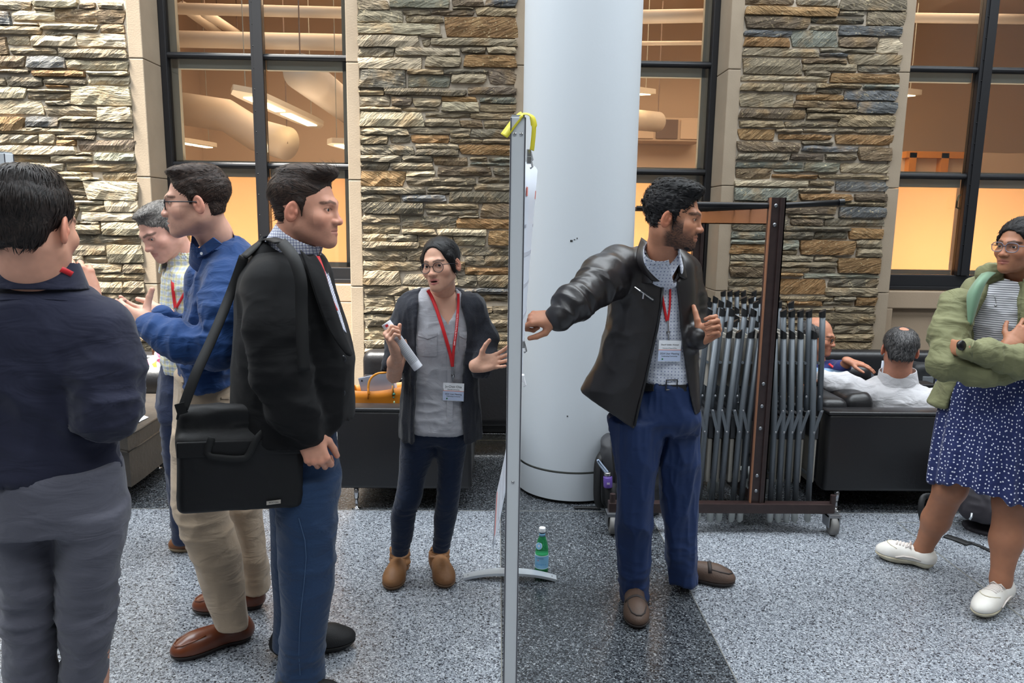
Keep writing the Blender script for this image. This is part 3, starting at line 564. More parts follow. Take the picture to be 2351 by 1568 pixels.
def bigmesh(name, V, Q, mat, parent, col_=None, org=None, smooth=True, uv=None):
    org = ORG[parent] if org is None else org; me = bpy.data.meshes.new(name); V = np.asarray(V); Q = np.asarray(Q)
    k = Q.shape[1]
    me.vertices.add(len(V)); me.vertices.foreach_set('co', (V-org).astype(np.float32).ravel()); me.loops.add(Q.size); me.loops.foreach_set('vertex_index', Q.astype(np.int32).ravel())
    me.polygons.add(len(Q)); me.polygons.foreach_set('loop_start', np.arange(0, Q.size, k, dtype=np.int32))
    me.update(calc_edges=True)
    me.polygons.foreach_set('use_smooth', np.full(len(Q), smooth))
    if col_ is not None:
        at = me.color_attributes.new('col', 'FLOAT_COLOR', 'POINT'); at.data.foreach_set('color', np.concatenate([col_, np.ones((len(V),1))], 1).astype(np.float32).ravel())
    if uv is not None:
        at = me.attributes.new('pat', 'FLOAT_VECTOR', 'POINT'); at.data.foreach_set('vector', uv.astype(np.float32).ravel())
    me.materials.append(MATS[mat] if isinstance(mat, str) else mat); me.validate(); me.update()
    o = bpy.data.objects.new(name, me); col.objects.link(o); o.parent = parent; o.location = org-ORG[parent]; ORG[o] = org
    return o
def S(pl, pr, py, y, t, rot=None):      # section from two silhouette pixels at depth y, half thickness t, set square to the line of sight
    c = P((pl+pr)/2, py, y); az = math.atan2(c[0], c[1]); u = A3(math.cos(az), -math.sin(az), 0); a, b = P(pl, py, y), P(pr, py, y)
    dist = math.hypot(c[0], c[1]); an = abs(math.atan2(a[0], a[1])-math.atan2(b[0], b[1]))/2
    return (c[0], c[1], c[2], dist*math.tan(an), t, -az)
def limb(pts, rad, k=0.02): return [('u', rc(pts[i], pts[i+1], rad[i], rad[i+1]), k) for i in range(len(pts)-1)]
def garment(name, ops, h, mat, parent, folds=(), uv=None, colf=None, sm=1, edge=None):
    """folds: (amplitude, (fx,fy,fz) or (axis, f_along, f_across), centre|None, radius, seed)"""
    V, Q = sculpt(ops, h); V = relax(V, Q, sm, 0.5); N = vnormals(V, Q); d = np.zeros(len(V))
    for amp, fr, c, rad, sd in folds:
        if len(fr) == 3 and np.isscalar(fr[0]): p = V*np.array(fr)
        else:
            a = nrm(fr[0]); al = V@a; p = (V-al[:,None]*a)*fr[2]+(al*fr[1])[:,None]*a
        n = vnoise(p+sd*17.3, sd); n2 = vnoise(p*2.1+sd*5.1, sd+9); r = (1-np.abs(2*n-1))**2.2*1.1+(1-np.abs(2*n2-1))**2*0.45-0.50
        w = 1.0 if c is None else np.exp(-(np.linalg.norm(V-np.asarray(c), axis=1)/rad)**2)
        d += 1.35*amp*r*w
    V = V+N*d[:,None]
    o = bigmesh(name, V, Q, mat, parent, None if colf is None else colf(V), uv=None if uv is None else uv(V)); return o
def frame(a, pitch=0.0, roll=0.0):
    """head/hand style frame. a: 0 faces the camera, +90 faces right in the picture; pitch up>0; roll>0 tilts the head towards the picture's right"""
    a, pt, ro = map(math.radians, (a, pitch, roll)); f = A3(math.sin(a)*math.cos(pt), -math.cos(a)*math.cos(pt), math.sin(pt)); r = nrm(np.cross(f, (0,0,1))); u = np.cross(r, f)
    # roll about the view-facing axis
    vx = A3(0, 1, 0); c, s = math.cos(ro), math.sin(ro)
    rot = lambda v: v*c+np.cross(vx, v)*s+vx*(vx@v)*(1-c)
    return np.stack([rot(r), rot(f), rot(u)], 1)
# ================================================================ HEADS, HANDS, FEET
pm('skin', (0.5,0.3,0.2), 0.5, spec=0.35, attr='col', sss=0.12, bump=(380, 0.12, 0.0008))
pm('eye', (0.8,0.8,0.8), 0.12, spec=0.6, attr='col')
def hairmat(name, c1, c2, rough=0.5):
    m = bpy.data.materials.new(name); m.use_nodes = True; nt = m.node_tree; b = nt.nodes['Principled BSDF']; N = nt.nodes.new; L = nt.links.new
    a = N('ShaderNodeAttribute'); a.attribute_name = 'pat'; n = N('ShaderNodeTexNoise'); n.inputs['Scale'].default_value = 1.0; n.inputs['Detail'].default_value = 3; L(a.outputs['Vector'], n.inputs['Vector'])
    r = N('ShaderNodeValToRGB'); r.color_ramp.elements[0].position = 0.35; r.color_ramp.elements[0].color = (*c1, 1); r.color_ramp.elements[1].position = 0.68; r.color_ramp.elements[1].color = (*c2, 1)
    L(n.outputs['Fac'], r.inputs[0]); L(r.outputs[0], b.inputs['Base Color']); b.inputs['Roughness'].default_value = rough; b.inputs['Specular IOR Level'].default_value = 0.25
    bp = N('ShaderNodeBump'); bp.inputs['Strength'].default_value = 0.8; bp.inputs['Distance'].default_value = 0.003; L(n.outputs['Fac'], bp.inputs['Height']); L(bp.outputs[0], b.inputs['Normal']); MATS[name] = m
def seg_d(V, a, b):
    a, b = A3(*a), A3(*b); ab = b-a; t = np.clip((V-a)@ab/(ab@ab), 0, 1); return np.linalg.norm(V-a-t[:,None]*ab, axis=1)
def sstep(x, a, b): t = np.clip((x-a)/(b-a), 0, 1); return t*t*(3-2*t)
def head_piece(c, M, s=1.0, skin=(200,150,125), neck=None, neck_r=(0.056,0.062), fem=False, jaw=1.0, nose=1.0, mouth=0.0, beard=None, brow=(40,28,22), brow_w=1.0, lips=(176,104,96), h=0.0025, wide=1.0, smile=0.0, ear=1.0, lid=0.0014, detail=True):
    """skin surface of head and neck in world space -> V, Q, colours"""
    w = wide; ops = []; u = lambda p, k=0.02: ops.append(('u', p, k)); sb = lambda p, k=0.006: ops.append(('s', p, k))
    u(el((0,-.018,.038),(.0745*w,.097,.082))); u(el((0,.022,-.028),(.0605*w*(0.97 if fem else 1),.072,.088)), .03)
    for q in (-1, 1):
        u(rc((q*.046*w*jaw,-.004,-.060),(q*.014,.069,-.101 if not fem else -.099), .019 if not fem else .016, .015), .03); u(el((q*.042*w,.054,-.031),(.022,.022,.020)), .025)
    u(el((0,.077,-.101),(.017*jaw,.014,.014)), .02)
    u(rc((-.033,.0775,.017),(0,.085,.013),.0105 if not fem else .008,.0095)); u(rc((.033,.0775,.017),(0,.085,.013),.0105 if not fem else .008,.0095))
    u(el((0,.069,-.068),(.031,.024,.024)), .02)
    for q in (-1, 1): sb(el((q*.031,.0945,-.004),(.0185,.0135,.012)), .012)
    for q in (-1, 1):
        u(el((q*.031,.0715,-.003),.0150), .005); sb(el((q*.031,.0885,-.003-lid*.5),(.0150,.0085,.0056-lid*.5)), .002)
    u(rc((0,.084,.006),(0,.1025+.004*(nose-1),-.036), .0075,.0098*nose), .012); u(el((0,.1045+.008*(nose-1),-.0395),(.0120*nose,.0110,.0098)), .008)
    for q in (-1, 1): u(el((q*.0132*nose,.0965,-.0405),(.0085,.011,.0082)), .006)
    for q in (-1, 1): sb(el((q*.0066*nose,.105,-.0478),(.0042,.0055,.004)), .003)
    for q in (-1, 1):
        u(rc((q*.0215,.0845,-.0675+smile),(0,.0930,-.0650), .0032,.0052), .004); u(rc((q*.0180,.0845,-.0752+smile*.5-mouth),(0,.0915,-.0765-mouth), .0042,.0066), .004)
    if mouth > 0: sb(el((0,.094,-.0705-mouth*.5),(.017,.012,.0012+mouth*.55)), .002)
    else:
        for q in (-1, 1): sb(rc((q*.0225,.0885,-.0702+smile),(0,.0985,-.0700),.0012), .0025)
    for q in (-1, 1):
        a = q*math.radians(24); Mz = np.array([[math.cos(a), -math.sin(a), 0],[math.sin(a), math.cos(a), 0],[0,0,1]])
        b = math.radians(-12); Mx = np.array([[1,0,0],[0,math.cos(b),-math.sin(b)],[0,math.sin(b),math.cos(b)]]); R = Mz@Mx
        u(el((q*.0790*w,-.013,-.012),(.0078,.0195*ear,.0325*ear), R), .006); sb(el(A3(q*.0790*w,-.013,-.012)+R@A3(q*.0078,.0025,.004),(.0062,.0125*ear,.0215*ear), R), .0025); u(el(A3(q*.0790*w,-.013,-.012)+R@A3(q*.002,-.001,.003),(.0042,.0055,.012), R), .004)
        u(el((q*.0775*w,.001,-.014),(.005,.0045,.008)), .004)
    if neck is not None:
        nb = M.T@(A3(*neck)-c)/s; mid = A3(0,-.034,-.055)*.5+nb*.5
        u(rc((0,-.030,-.045), mid, neck_r[0]*.97, neck_r[0]), .03); u(rc(mid, nb, neck_r[0], neck_r[1]), .03)
    V, Q = sculpt(ops, h); N = vnormals(V, Q)
    sk = np.array(srgb(*skin)); C = np.tile(sk, (len(V),1))
    def blend(m, rgb, lin=False): C[:] = C*(1-m[:,None])+(np.array(rgb) if lin else np.array(srgb(*rgb)))*m[:,None]
    # natural colour: cheeks, nose, ears redder; lips; brows; stubble or beard
    red = sk*np.array([1.05,0.78,0.74]); fr = V[:,1] > 0.04
    for q in (-1,1): blend(0.45*np.exp(-(np.linalg.norm(V-A3(q*.042,.065,-.038),axis=1)/.022)**2), red, True); blend(0.5*(np.abs(V[:,0]) > .074*w)*(V[:,2] > -.05), red, True)
    blend(0.5*np.exp(-(np.linalg.norm(V-A3(0,.11,-.036),axis=1)/.014)**2), red, True)
    dl = np.minimum.reduce([np.minimum(seg_d(V,(q*.0195,.0855,-.0672),(0,.0955,-.0648)), seg_d(V,(q*.017,.086,-.0750-mouth),(0,.0950,-.0768-mouth))) for q in (-1,1)])
    blend((1-sstep(dl,.0048,.0078))*(0.85 if fem else 0.6), lips)
    if mouth > 0: blend((np.abs(V[:,2]+.0705+mouth*.5) < mouth*.6+.001)*(np.abs(V[:,0]) < .016)*(V[:,1] > .078)*(V[:,1] < .0915)*0.9, (60,28,26))
    nz = vnoise(V*np.array([260,260,700]), 3)
    if beard:
        rgb, dens, up = beard
        lo = sstep(-V[:,2], .040+up*.0, .060)*sstep(V[:,1], -.03, .0)*(V[:,2] > -.125); side = sstep(np.abs(V[:,0]), .045, .06)*sstep(-V[:,2], -.01, .03)*sstep(V[:,1], -.005, .012)*(V[:,1] < .05)
        ck = np.exp(-((np.abs(V[:,0])-.040)/.018)**2-((V[:,2]+.048)/.018)**2)*(V[:,1] > .04)
        m = np.clip(np.maximum(lo*(1-.8*ck), side), 0, 1)*np.clip((dl-.006)/.004, 0, 1)*(0.65+0.5*nz)*dens; m *= (V[:,2] > -.112)|(V[:,1] > .02); blend(np.clip(m,0,1), rgb)
    db = np.full(len(V), 9.0); V0 = V; V = V*np.array([1,.3,1])
    for q in (-1,1): db = np.minimum(db, np.minimum(seg_d(V,(q*.012,.0267,.0165),(q*.030,.026,.0220)), seg_d(V,(q*.030,.026,.0220),(q*.0475,.0205,.0165)))) 
    V = V0; db = np.where(V[:,1] > .03, db, 9.0)
    blend((1-sstep(db,.0030*brow_w,.0068*brow_w))*(0.62+0.38*nz)*0.95, brow)
    for q in (-1,1):      # lash line
        e = np.sqrt(((V[:,0]-q*.031)/.0150)**2+((V[:,2]+.003)/.0060)**2); blend(np.exp(-((e-1.05)/.13)**2)*(V[:,1] > .074)*np.where(V[:,2] > -.003, .85, .35), (46,30,26))
    if detail: C *= (0.94+0.12*vnoise(V*90, 5))[:,None]
    return c+(V*s)@M.T, Q, C
def eyes(parent, c, M, s=1.0, gaze=(0,1,0), iris=(70,48,34), org=None):
    g = nrm(gaze); out = []
    for q in (-1, 1):
        V = []; n, m = 20, 14
        for i in range(m+1):
            th = math.pi*i/m
            for j in range(n): V.append((math.sin(th)*math.cos(2*math.pi*j/n), math.sin(th)*math.sin(2*math.pi*j/n), math.cos(th)))
        V = np.array(V); z = nrm(g); x = nrm(np.cross((0,0,1), z)); y = np.cross(z, x); V = V@np.stack([x,y,z],0)
        F_ = np.array([(i*n+j, i*n+(j+1)%n, (i+1)*n+(j+1)%n, (i+1)*n+j) for i in range(m) for j in range(n)])[:, ::-1]
        a = np.degrees(np.arccos(np.clip(V@z, -1, 1))); C = np.tile(np.array(srgb(222,214,208)), (len(V),1)); C[a < 27] = srgb(*iris); C[a < 12.9] = srgb(12,10,10)
        L = A3(q*.031,.0722,-.003)+V*.0131; out.append(bigmesh('eye', c+(L*s)@M.T, F_, 'eye', parent, C))
    return out
def hair_piece(parent, c, M, s, add, sub, mat, flow, h=0.0035, amp=0.003, freq=(240,40,240), tufts=500, tl=(0.02,0.035), tw=0.0022, lift=0.15, seed=1, curl=0.0, name='hair', k=0.02, tmask=None):
    """add/sub: shapes in head space; flow(V,N) -> comb direction per vertex in head space"""
    ops = [('u', a, k) for a in add]+[('s', b, 0.008) for b in sub]; V, Q = sculpt(ops, h); V = relax(V, Q, 1, .4); N = vnormals(V, Q)
    fl = flow(V, N); fl = fl-N*np.sum(fl*N,1)[:,None]; fl /= np.linalg.norm(fl,axis=1,keepdims=True)+1e-9; sd = np.cross(N, fl)
    # streak coordinate: across the comb direction varies fast, along it slowly
    ac = np.sum(V*sd,1); al = np.sum(V*fl,1)
    pat = np.stack([np.sum(V*sd,1)*420, al*45, V[:,2]*60+V[:,1]*40], 1)
    n = vnoise(np.stack([ac*freq[0]*.35, al*freq[1]*.6, V[:,0]*25+V[:,2]*25],1), seed); V = V+N*((n-.5)*2*amp)[:,None]
    if curl: V = V+N*((vnoise(V*110, seed+3)-.5)*2*curl)[:,None]
    W_ = [V]; QQ = [Q]; PP = [pat]; k0 = len(V); rg = np.random.default_rng(seed)
    if tufts:
        cand = np.arange(len(V)) if tmask is None else np.nonzero(tmask(V))[0]
        ids = rg.choice(cand, tufts); nseg = 4
        L = rg.uniform(tl[0], tl[1], tufts)[:,None]; w = tw*rg.uniform(.6,1.4,tufts)[:,None]; p0 = V[ids]-N[ids]*.001; d = fl[ids]+rg.normal(0,.16+curl*60,(tufts,3)); d -= N[ids]*np.sum(d*N[ids],1)[:,None]; d /= np.linalg.norm(d,axis=1,keepdims=True); nn = N[ids]; ss = np.cross(nn, d)
        rows = []
        for i in range(nseg+1):
            t = i/nseg; ctr = p0+d*L*t+nn*(L*(lift*4*t*(1-t)*.6+lift*.25*t)-.0*t); ctr = ctr-nn*(t**2*L**2*3.2); ww = w*(1-t**1.6)*.9+.0002
            rows += [ctr-ss*ww, ctr+nn*w*.5*(1-t), ctr+ss*ww]
        R = np.stack(rows, 1); T = R.reshape(-1,3); b = k0+np.arange(tufts)*(3*(nseg+1)); q = []
        for i in range(nseg):
            o = i*3; q += [np.stack([b+o,b+o+1,b+o+4,b+o+3],1), np.stack([b+o+1,b+o+2,b+o+5,b+o+4],1)]
        W_.append(T); QQ.append(np.vstack(q)); PP.append(np.repeat(pat[ids]+rg.normal(0,8,(tufts,3)), 3*(nseg+1), 0))
    Vw = c+(np.vstack(W_)*s)@M.T
    return bigmesh(name, Vw, np.vstack(QQ), mat, parent, uv=np.vstack(PP))
FING = [(.0285,.092,(.042,.026,.020),.0092),(.0095,.096,(.046,.029,.021),.0094),(-.0105,.091,(.042,.027,.021),.0090),(-.0290,.081,(.033,.021,.018),.0080)]
def addpat(o, fn):                      # pattern coordinates for a small sewn-on piece
    V = np.array([v.co for v in o.data.vertices])+ORG[o]; at = o.data.attributes.new('pat', 'FLOAT_VECTOR', 'POINT'); at.data.foreach_set('vector', fn(V).astype(np.float32).ravel()); return o
def hand_piece(wrist, fdir, dorsal, side, curls, elbow=None, s=1.0, skin=(200,150,125), thumb=None, spread=4.0, fr=(.026,.033), h=0.0026, twist=None):
    """side=+1: thumb on the local +X (= finger dir x dorsal). curls: 4 x (a1,a2,a3) degrees towards the palm. thumb: 3 direction vectors for side=+1"""
    Y = nrm(fdir); Z = nrm(np.asarray(dorsal)-Y*(np.asarray(dorsal)@Y)); X = np.cross(Y, Z); M = np.stack([X,Y,Z],1); ops = []
    kn = []
    for i, (x, y, ls, r) in enumerate(FING):
        x *= side; k = A3(x, y, .002 if i in (1,2) else -.001); kn.append(k); ops.append(('u', rc((x*.62,.008,-.002), k, .0150 if i < 3 else .0135, .0108 if i < 3 else .0098), .014))
    ops.append(('u', el((0,.045,-.006),(.036,.044,.0125)), .01)); ops.append(('u', el((.026*side,.030,-.010),(.016,.030,.014)), .012)); ops.append(('u', el((-.027*side,.034,-.009),(.013,.034,.013)), .012))
    nails = []
    for i, (x, y, ls, r) in enumerate(FING):
        p = kn[i]; a = 0.0; sp = math.radians(spread*(1.5-i))*side
        for j in range(3):
            a += math.radians(curls[i][j]); d = A3(math.sin(sp)*math.cos(a), math.cos(sp)*math.cos(a), -math.sin(a)); q = p+d*ls[j]
            ra, rb = r*(1-.07*j), r*(1-.07*(j+1)); ops.append(('u', rc(p, q, ra, rb), .004 if j else .006))
            p = q
        nails.append((p, d, r))
    th = thumb or [(.72,.62,-.32),(.45,.86,-.22),(.30,.93,-.18)]; p = A3(.022*side,.016,-.008)
    for j, (d, L, ra, rb) in enumerate(zip(th, (.044,.034,.027), (.0165,.0125,.0105), (.0125,.0105,.0088))):
        d = nrm(A3(d[0]*side, d[1], d[2])); q = p+d*L; ops.append(('u', rc(p, q, ra, rb), .010 if j == 0 else .004)); p = q
    nails.append((p, d, .0105))
    ops.append(('u', ec((0,-.03,-.003),(0,.012,-.003),(.0285,.0195),(.031,.0185),(1,0,0)), .014))
    if elbow is not None:
        e = M.T@(A3(*elbow)-A3(*wrist))/s; e = e if np.linalg.norm(e) > .03 else A3(0,-.06,0)
        m = e*.45; ops.append(('u', ec((0,-.012,-.003), m, (fr[0],fr[0]*.78), (fr[1],fr[1]*.9), (1,0,0)), .02)); ops.append(('u', rc(m, e, fr[1]*.95, fr[1]*1.08), .02))
    V, Q = sculpt(ops, h); sk = np.array(srgb(*skin)); C = np.tile(sk, (len(V),1)); red = sk*np.array([1.02,.76,.72])
    for k in kn: C += (red-C)*(.35*np.exp(-(np.linalg.norm(V-k-A3(0,0,.01),axis=1)/.010)**2))[:,None]
    for p, d, r in nails:
        m = np.exp(-(np.linalg.norm(V-(p+A3(0,0,r*.55)),axis=1)/(r*.75))**2)*.5; C += (np.clip(sk*np.array([1.12,1.02,1.02]),0,1)-C)*m[:,None]
        m = np.exp(-(np.linalg.norm(V-(p-A3(0,0,r*.55)),axis=1)/(r*1.0))**2)*.4; C += (red-C)*m[:,None]
    C *= (0.93+.14*vnoise(V*120,4))[:,None]
    return A3(*wrist)+(V*s)@M.T, Q, C
def join(pieces):
    V, Q, C, k = [], [], [], 0
    for v, q, c in pieces: V.append(v); Q.append(q+k); C.append(c); k += len(v)
    return np.vstack(V), np.vstack(Q), np.vstack(C)
def core_piece(shapes, skin, h=0.012, k=0.03):
    V, Q = sculpt([('u', q, k) for q in shapes], h); return V, Q, np.tile(np.array(srgb(*skin)), (len(V),1))
def ribbon(name, pts, w, mat, parent, th=0.0016, facing=None, n=3):
    """flat band through points; facing = outward normals or one vector"""
    pts = [A3(*p) for p in pts]; g = []
    # smooth resample
    pp = []
    for i in range(len(pts)-1):
        p0, p1, p2, p3 = pts[max(i-1,0)], pts[i], pts[i+1], pts[min(i+2,len(pts)-1)]
        for t in np.linspace(0,1,6,endpoint=False): pp.append(0.5*((2*p1)+(-p0+p2)*t+(2*p0-5*p1+4*p2-p3)*t*t+(-p0+3*p1-3*p2+p3)*t**3))
    pp.append(pts[-1]); 
    for i, p in enumerate(pp):
        t = nrm(pp[min(i+1,len(pp)-1)]-pp[max(i-1,0)]); f = A3(0,-1,0) if facing is None else (A3(*facing) if np.isscalar(facing[0]) else A3(*facing[min(int(i/6), len(facing)-1)])); sdv = nrm(np.cross(t, f)); g.append([p-sdv*w/2, p, p+sdv*w/2])
    return MB().sheet(g, th).build(name, mat, parent, True)
def on_front(ops_shape, p, d=None, gap=0.003):
    """move a point along its line of sight onto the outside of a shape"""
    p = A3(*p); d = nrm(p-CAM) if d is None else nrm(d); t = np.linspace(-0.5, 0.5, 400); q = p+t[:,None]*d
    v = ops_shape(q[:,0], q[:,1], q[:,2]); i = np.nonzero(v < 0)[0]
    return p if len(i) == 0 else q[i[0]]-d*gap
def glasses(parent, c, M, s, shape='round', mat='glasses_black', rw=.024, rh=.020, y=.098, z=-.004, th=.0018, temple=True, bridge_z=.004):
    t = M; L = lambda p: A3(*c)+M@(A3(*p)*s); o = MB(); lens = MB()
    for q in (-1,1):
        ring = []
        for k in range(29):
            a = 2*math.pi*k/28; cx, cz = math.cos(a), math.sin(a)
            if shape == 'rect': e = .45; cx, cz = math.copysign(abs(cx)**e, cx), math.copysign(abs(cz)**e, cz)
            if shape == 'cat': cx, cz = math.copysign(abs(cx)**.75, cx), math.copysign(abs(cz)**.75, cz)*(1.0 if cz > 0 else 1.0)
            ring.append(L((q*(.032+rw*cx*(1 if shape != 'cat' else 1+.05*cz)), y-abs(.0+rw*cx*(1 if cx*1 > 0 else 1))*0-.004*max(0, cx), z+rh*cz)))
        o.tube(ring, th*s, 6, caps=False)
        n = len(ring)-1; lens.poly(ring[:-1], [tuple(range(n))] if q > 0 else [tuple(range(n))[::-1]])
        if temple: o.tube([L((q*(.032+rw), y-.004, z+rh*.45)), L((q*.078, y-.03, z+rh*.4)), L((q*.081,-.004,z+.004)), L((q*.079,-.022,z-.012))], th*1.15*s, 6)
    o.tube([L((-.032+rw*.95,y,z+bridge_z)), L((0,y+.005,z+bridge_z+.004)), L((.032-rw*.95,y,z+bridge_z))], th*s, 6)
    f = o.build('glasses', mat, parent, True); lens.build('lens', 'lens_glass', f); return f
def shoe(parent, toe, heel, wid, hgt, mat, solemat, kind='loafer', up=None, ankle=0.0, name='shoe', sole_h=0.022, pitch=0.0, detailmat=None):
    """toe/heel: ground points; built in a local frame: x across, y heel->toe, z up"""
    toe, heel = A3(*toe), A3(*heel); L = np.linalg.norm(toe-heel); Y = nrm(toe-heel); X = nrm(np.cross(Y,(0,0,1))); Z = np.cross(X,Y); M = np.stack([X,Y,Z],1)
    def T(p): return heel+M@A3(*p)
    hw = wid/2; sh = sole_h
    def tr(V): return heel+V@M.T
    # footprint as chain of ellipses
    foot = uni([el((0,.16*L,sh+.02),(hw*.72,.15*L,.05)), el((hw*.04,.5*L,sh+.018),(hw*.80,.30*L,.045)), el((hw*.05,.74*L,sh+.012),(hw*.98,.235*L,.040))], .04)
    ops = [('u', foot, .02), ('u', ec((0,.13*L,sh+.02),(0,.16*L,hgt-.01),(hw*.66,.13*L),(hw*.60,.12*L),(1,0,0)), .03), ('u', rc((0,.2*L,hgt*.75),(0,.68*L,sh+.030),hw*.52,hw*.52), .04)]
    ops.append(('s', hs((0,0,sh),(0,0,1)), .003))
    if kind in ('loafer','sneaker'):
        ops.append(('s', uni([ec((0,.16*L,hgt*1.12),(0,(.40 if kind=='loafer' else .30)*L,hgt*(1.02 if kind=='loafer' else 1.12)),(hw*.56,.10*L),(hw*.48,.05*L),(1,0,0)), rc((0,.16*L,hgt*.9),(0,.3*L,hgt*.95),hw*.5,hw*.45)],.02), .006))
    V, Q = sculpt(ops, .0042); o = bigmesh(name, tr(V), Q, mat, parent)
    # sole: outline of the upper, slightly wider
    V2, Q2 = sculpt([('u', both(off(foot,.004), bx((0,.5*L,sh/2),(hw*1.3,.62*L,sh/2)), .003), 0)], .0042); V2 = tr(V2); bigmesh('sole', V2, Q2, solemat, o)
    allf = uni([o_[1] for o_ in ops if o_[0] == 'u'], .03); zz = np.linspace(0, .16, 161)
    def top(x, yy, g=.0): v = allf(np.full(161, x), np.full(161, yy), zz); i = np.nonzero(v < 0)[0]; return T((x, yy, (zz[i[-1]] if len(i) else sh)+g))
    T.top = top
    return o, T, L, hw
# ================================================================ PEOPLE
pm('lanyard_red', srgb(206,20,30), 0.5, sheen=0.2); pm('badge_white', srgb(236,238,242), 0.35); pm('badge_plastic', srgb(205,212,222), 0.15, alpha=0.55); pm('ink', srgb(40,40,48), 0.7); pm('badge_blue', srgb(188,200,226), 0.4); pm('metal', srgb(190,190,192), 0.25, 1.0)
pm('white_ink', srgb(240,235,235), 0.6); pm('badge_red', srgb(205,110,90), 0.5); pm('badge_green', srgb(60,130,90), 0.5)
pm('glasses_black', srgb(22,24,34), 0.3); pm('glasses_clear', srgb(104,106,124), 0.3); pm('glasses_brown', srgb(120,70,34), 0.3)
hairmat('hair_black', srgb(9,8,9), srgb(28,26,28)); hairmat('hair_dark', srgb(17,14,14), srgb(46,38,35)); hairmat('hair_brown', srgb(24,18,16), srgb(70,54,46)); hairmat('hair_grey', srgb(58,54,52), srgb(150,144,138)); hairmat('hair_salt', srgb(26,26,28), srgb(104,102,102))
def cloth(name, c, rough=0.85, weave=900, wv=0.15, wrinkle=9, ws=0.5, sheen=0.15, c2=None, spec=0.25):
    """woven cloth: fine weave plus soft creases as relief, slight colour variation"""
    m = bpy.data.materials.new(name); m.use_nodes = True; nt = m.node_tree; b = nt.nodes['Principled BSDF']; N = nt.nodes.new; L = nt.links.new
    t = N('ShaderNodeTexCoord'); n1 = N('ShaderNodeTexNoise'); n1.inputs['Scale'].default_value = weave; L(t.outputs['Object'], n1.inputs['Vector'])
    mp = N('ShaderNodeMapping'); mp.inputs['Scale'].default_value = (1, 1, 2.2); mp.inputs['Rotation'].default_value = (0.3, 0.5, 0.2); L(t.outputs['Object'], mp.inputs[0])
    n2 = N('ShaderNodeTexNoise'); n2.inputs['Scale'].default_value = wrinkle; n2.inputs['Detail'].default_value = 3; n2.inputs['Distortion'].default_value = 1.0; L(mp.outputs[0], n2.inputs['Vector'])
    r = N('ShaderNodeMix'); r.data_type = 'RGBA'; L(n1.outputs['Fac'], r.inputs[0]); c2 = c2 or tuple(v*0.72 for v in c); r.inputs[6].default_value = (*c2, 1); r.inputs[7].default_value = (*tuple(min(1, v*1.25) for v in c), 1); L(r.outputs[2], b.inputs['Base Color'])
    b1 = N('ShaderNodeBump'); b1.inputs['Strength'].default_value = ws; b1.inputs['Distance'].default_value = 0.02; L(n2.outputs['Fac'], b1.inputs['Height'])
    b2 = N('ShaderNodeBump'); b2.inputs['Strength'].default_value = wv; b2.inputs['Distance'].default_value = 0.001; L(n1.outputs['Fac'], b2.inputs['Height']); L(b1.outputs[0], b2.inputs['Normal']); L(b2.outputs[0], b.inputs['Normal'])
    b.inputs['Roughness'].default_value = rough; b.inputs['Specular IOR Level'].default_value = spec
    if sheen: b.inputs['Sheen Weight'].default_value = sheen; b.inputs['Sheen Roughness'].default_value = 0.5
    MATS[name] = m; return m
def patterned(name, base, fn, rough=0.8, ws=0.4, wrinkle=9):
    """cloth with a printed or woven pattern on the 'pat' coordinate (metres); fn(nt, vec) -> colour socket"""
    m = cloth(name, base, rough, ws=ws, wrinkle=wrinkle); nt = m.node_tree; a = nt.nodes.new('ShaderNodeAttribute'); a.attribute_name = 'pat'
    nt.links.new(fn(nt, a.outputs['Vector']), nt.nodes['Principled BSDF'].inputs['Base Color']); return m
def fn_dots(base, dot, cell, rad, jit=0.0, stag=True):
    def f(nt, v):
        N = nt.nodes.new; L = nt.links.new; s = N('ShaderNodeVectorMath'); s.operation = 'SCALE'; s.inputs['Scale'].default_value = 1/cell; L(v, s.inputs[0])
        vo = N('ShaderNodeTexVoronoi'); vo.voronoi_dimensions = '2D'; vo.inputs['Scale'].default_value = 1; vo.inputs['Randomness'].default_value = jit; L(s.outputs[0], vo.inputs['Vector'])
        c = N('ShaderNodeMath'); c.operation = 'LESS_THAN'; c.inputs[1].default_value = rad; L(vo.outputs['Distance'], c.inputs[0])
        x = N('ShaderNodeMix'); x.data_type = 'RGBA'; x.inputs[6].default_value = (*base, 1); x.inputs[7].default_value = (*dot, 1); L(c.outputs[0], x.inputs[0]); return x.outputs[2]
    return f
def fn_lines(base, lines):
    """lines: (axis 0|1, period m, offset, width fraction, colour, opacity)"""
    def f(nt, v):
        N = nt.nodes.new; L = nt.links.new; sp = N('ShaderNodeSeparateXYZ'); L(v, sp.inputs[0]); cur = None
        for ax, per, of, wf, c, op in lines:
            a = N('ShaderNodeMath'); a.operation = 'MULTIPLY_ADD'; a.inputs[1].default_value = 1/per; a.inputs[2].default_value = of; L(sp.outputs[ax], a.inputs[0])
            fr = N('ShaderNodeMath'); fr.operation = 'FRACT'; L(a.outputs[0], fr.inputs[0]); lt = N('ShaderNodeMath'); lt.operation = 'LESS_THAN'; lt.inputs[1].default_value = wf; L(fr.outputs[0], lt.inputs[0])
            mu = N('ShaderNodeMath'); mu.operation = 'MULTIPLY'; mu.inputs[1].default_value = op; L(lt.outputs[0], mu.inputs[0])
            x = N('ShaderNodeMix'); x.data_type = 'RGBA'; L(mu.outputs[0], x.inputs[0]); x.inputs[7].default_value = (*c, 1)
            if cur is None: x.inputs[6].default_value = (*base, 1)
            else: L(cur, x.inputs[6])
            cur = x.outputs[2]
        return cur
    return f
def uv_front(V): return np.stack([V[:,0], V[:,2], V[:,1]], 1)
def uv_side(V): return np.stack([V[:,1], V[:,2], V[:,0]], 1)
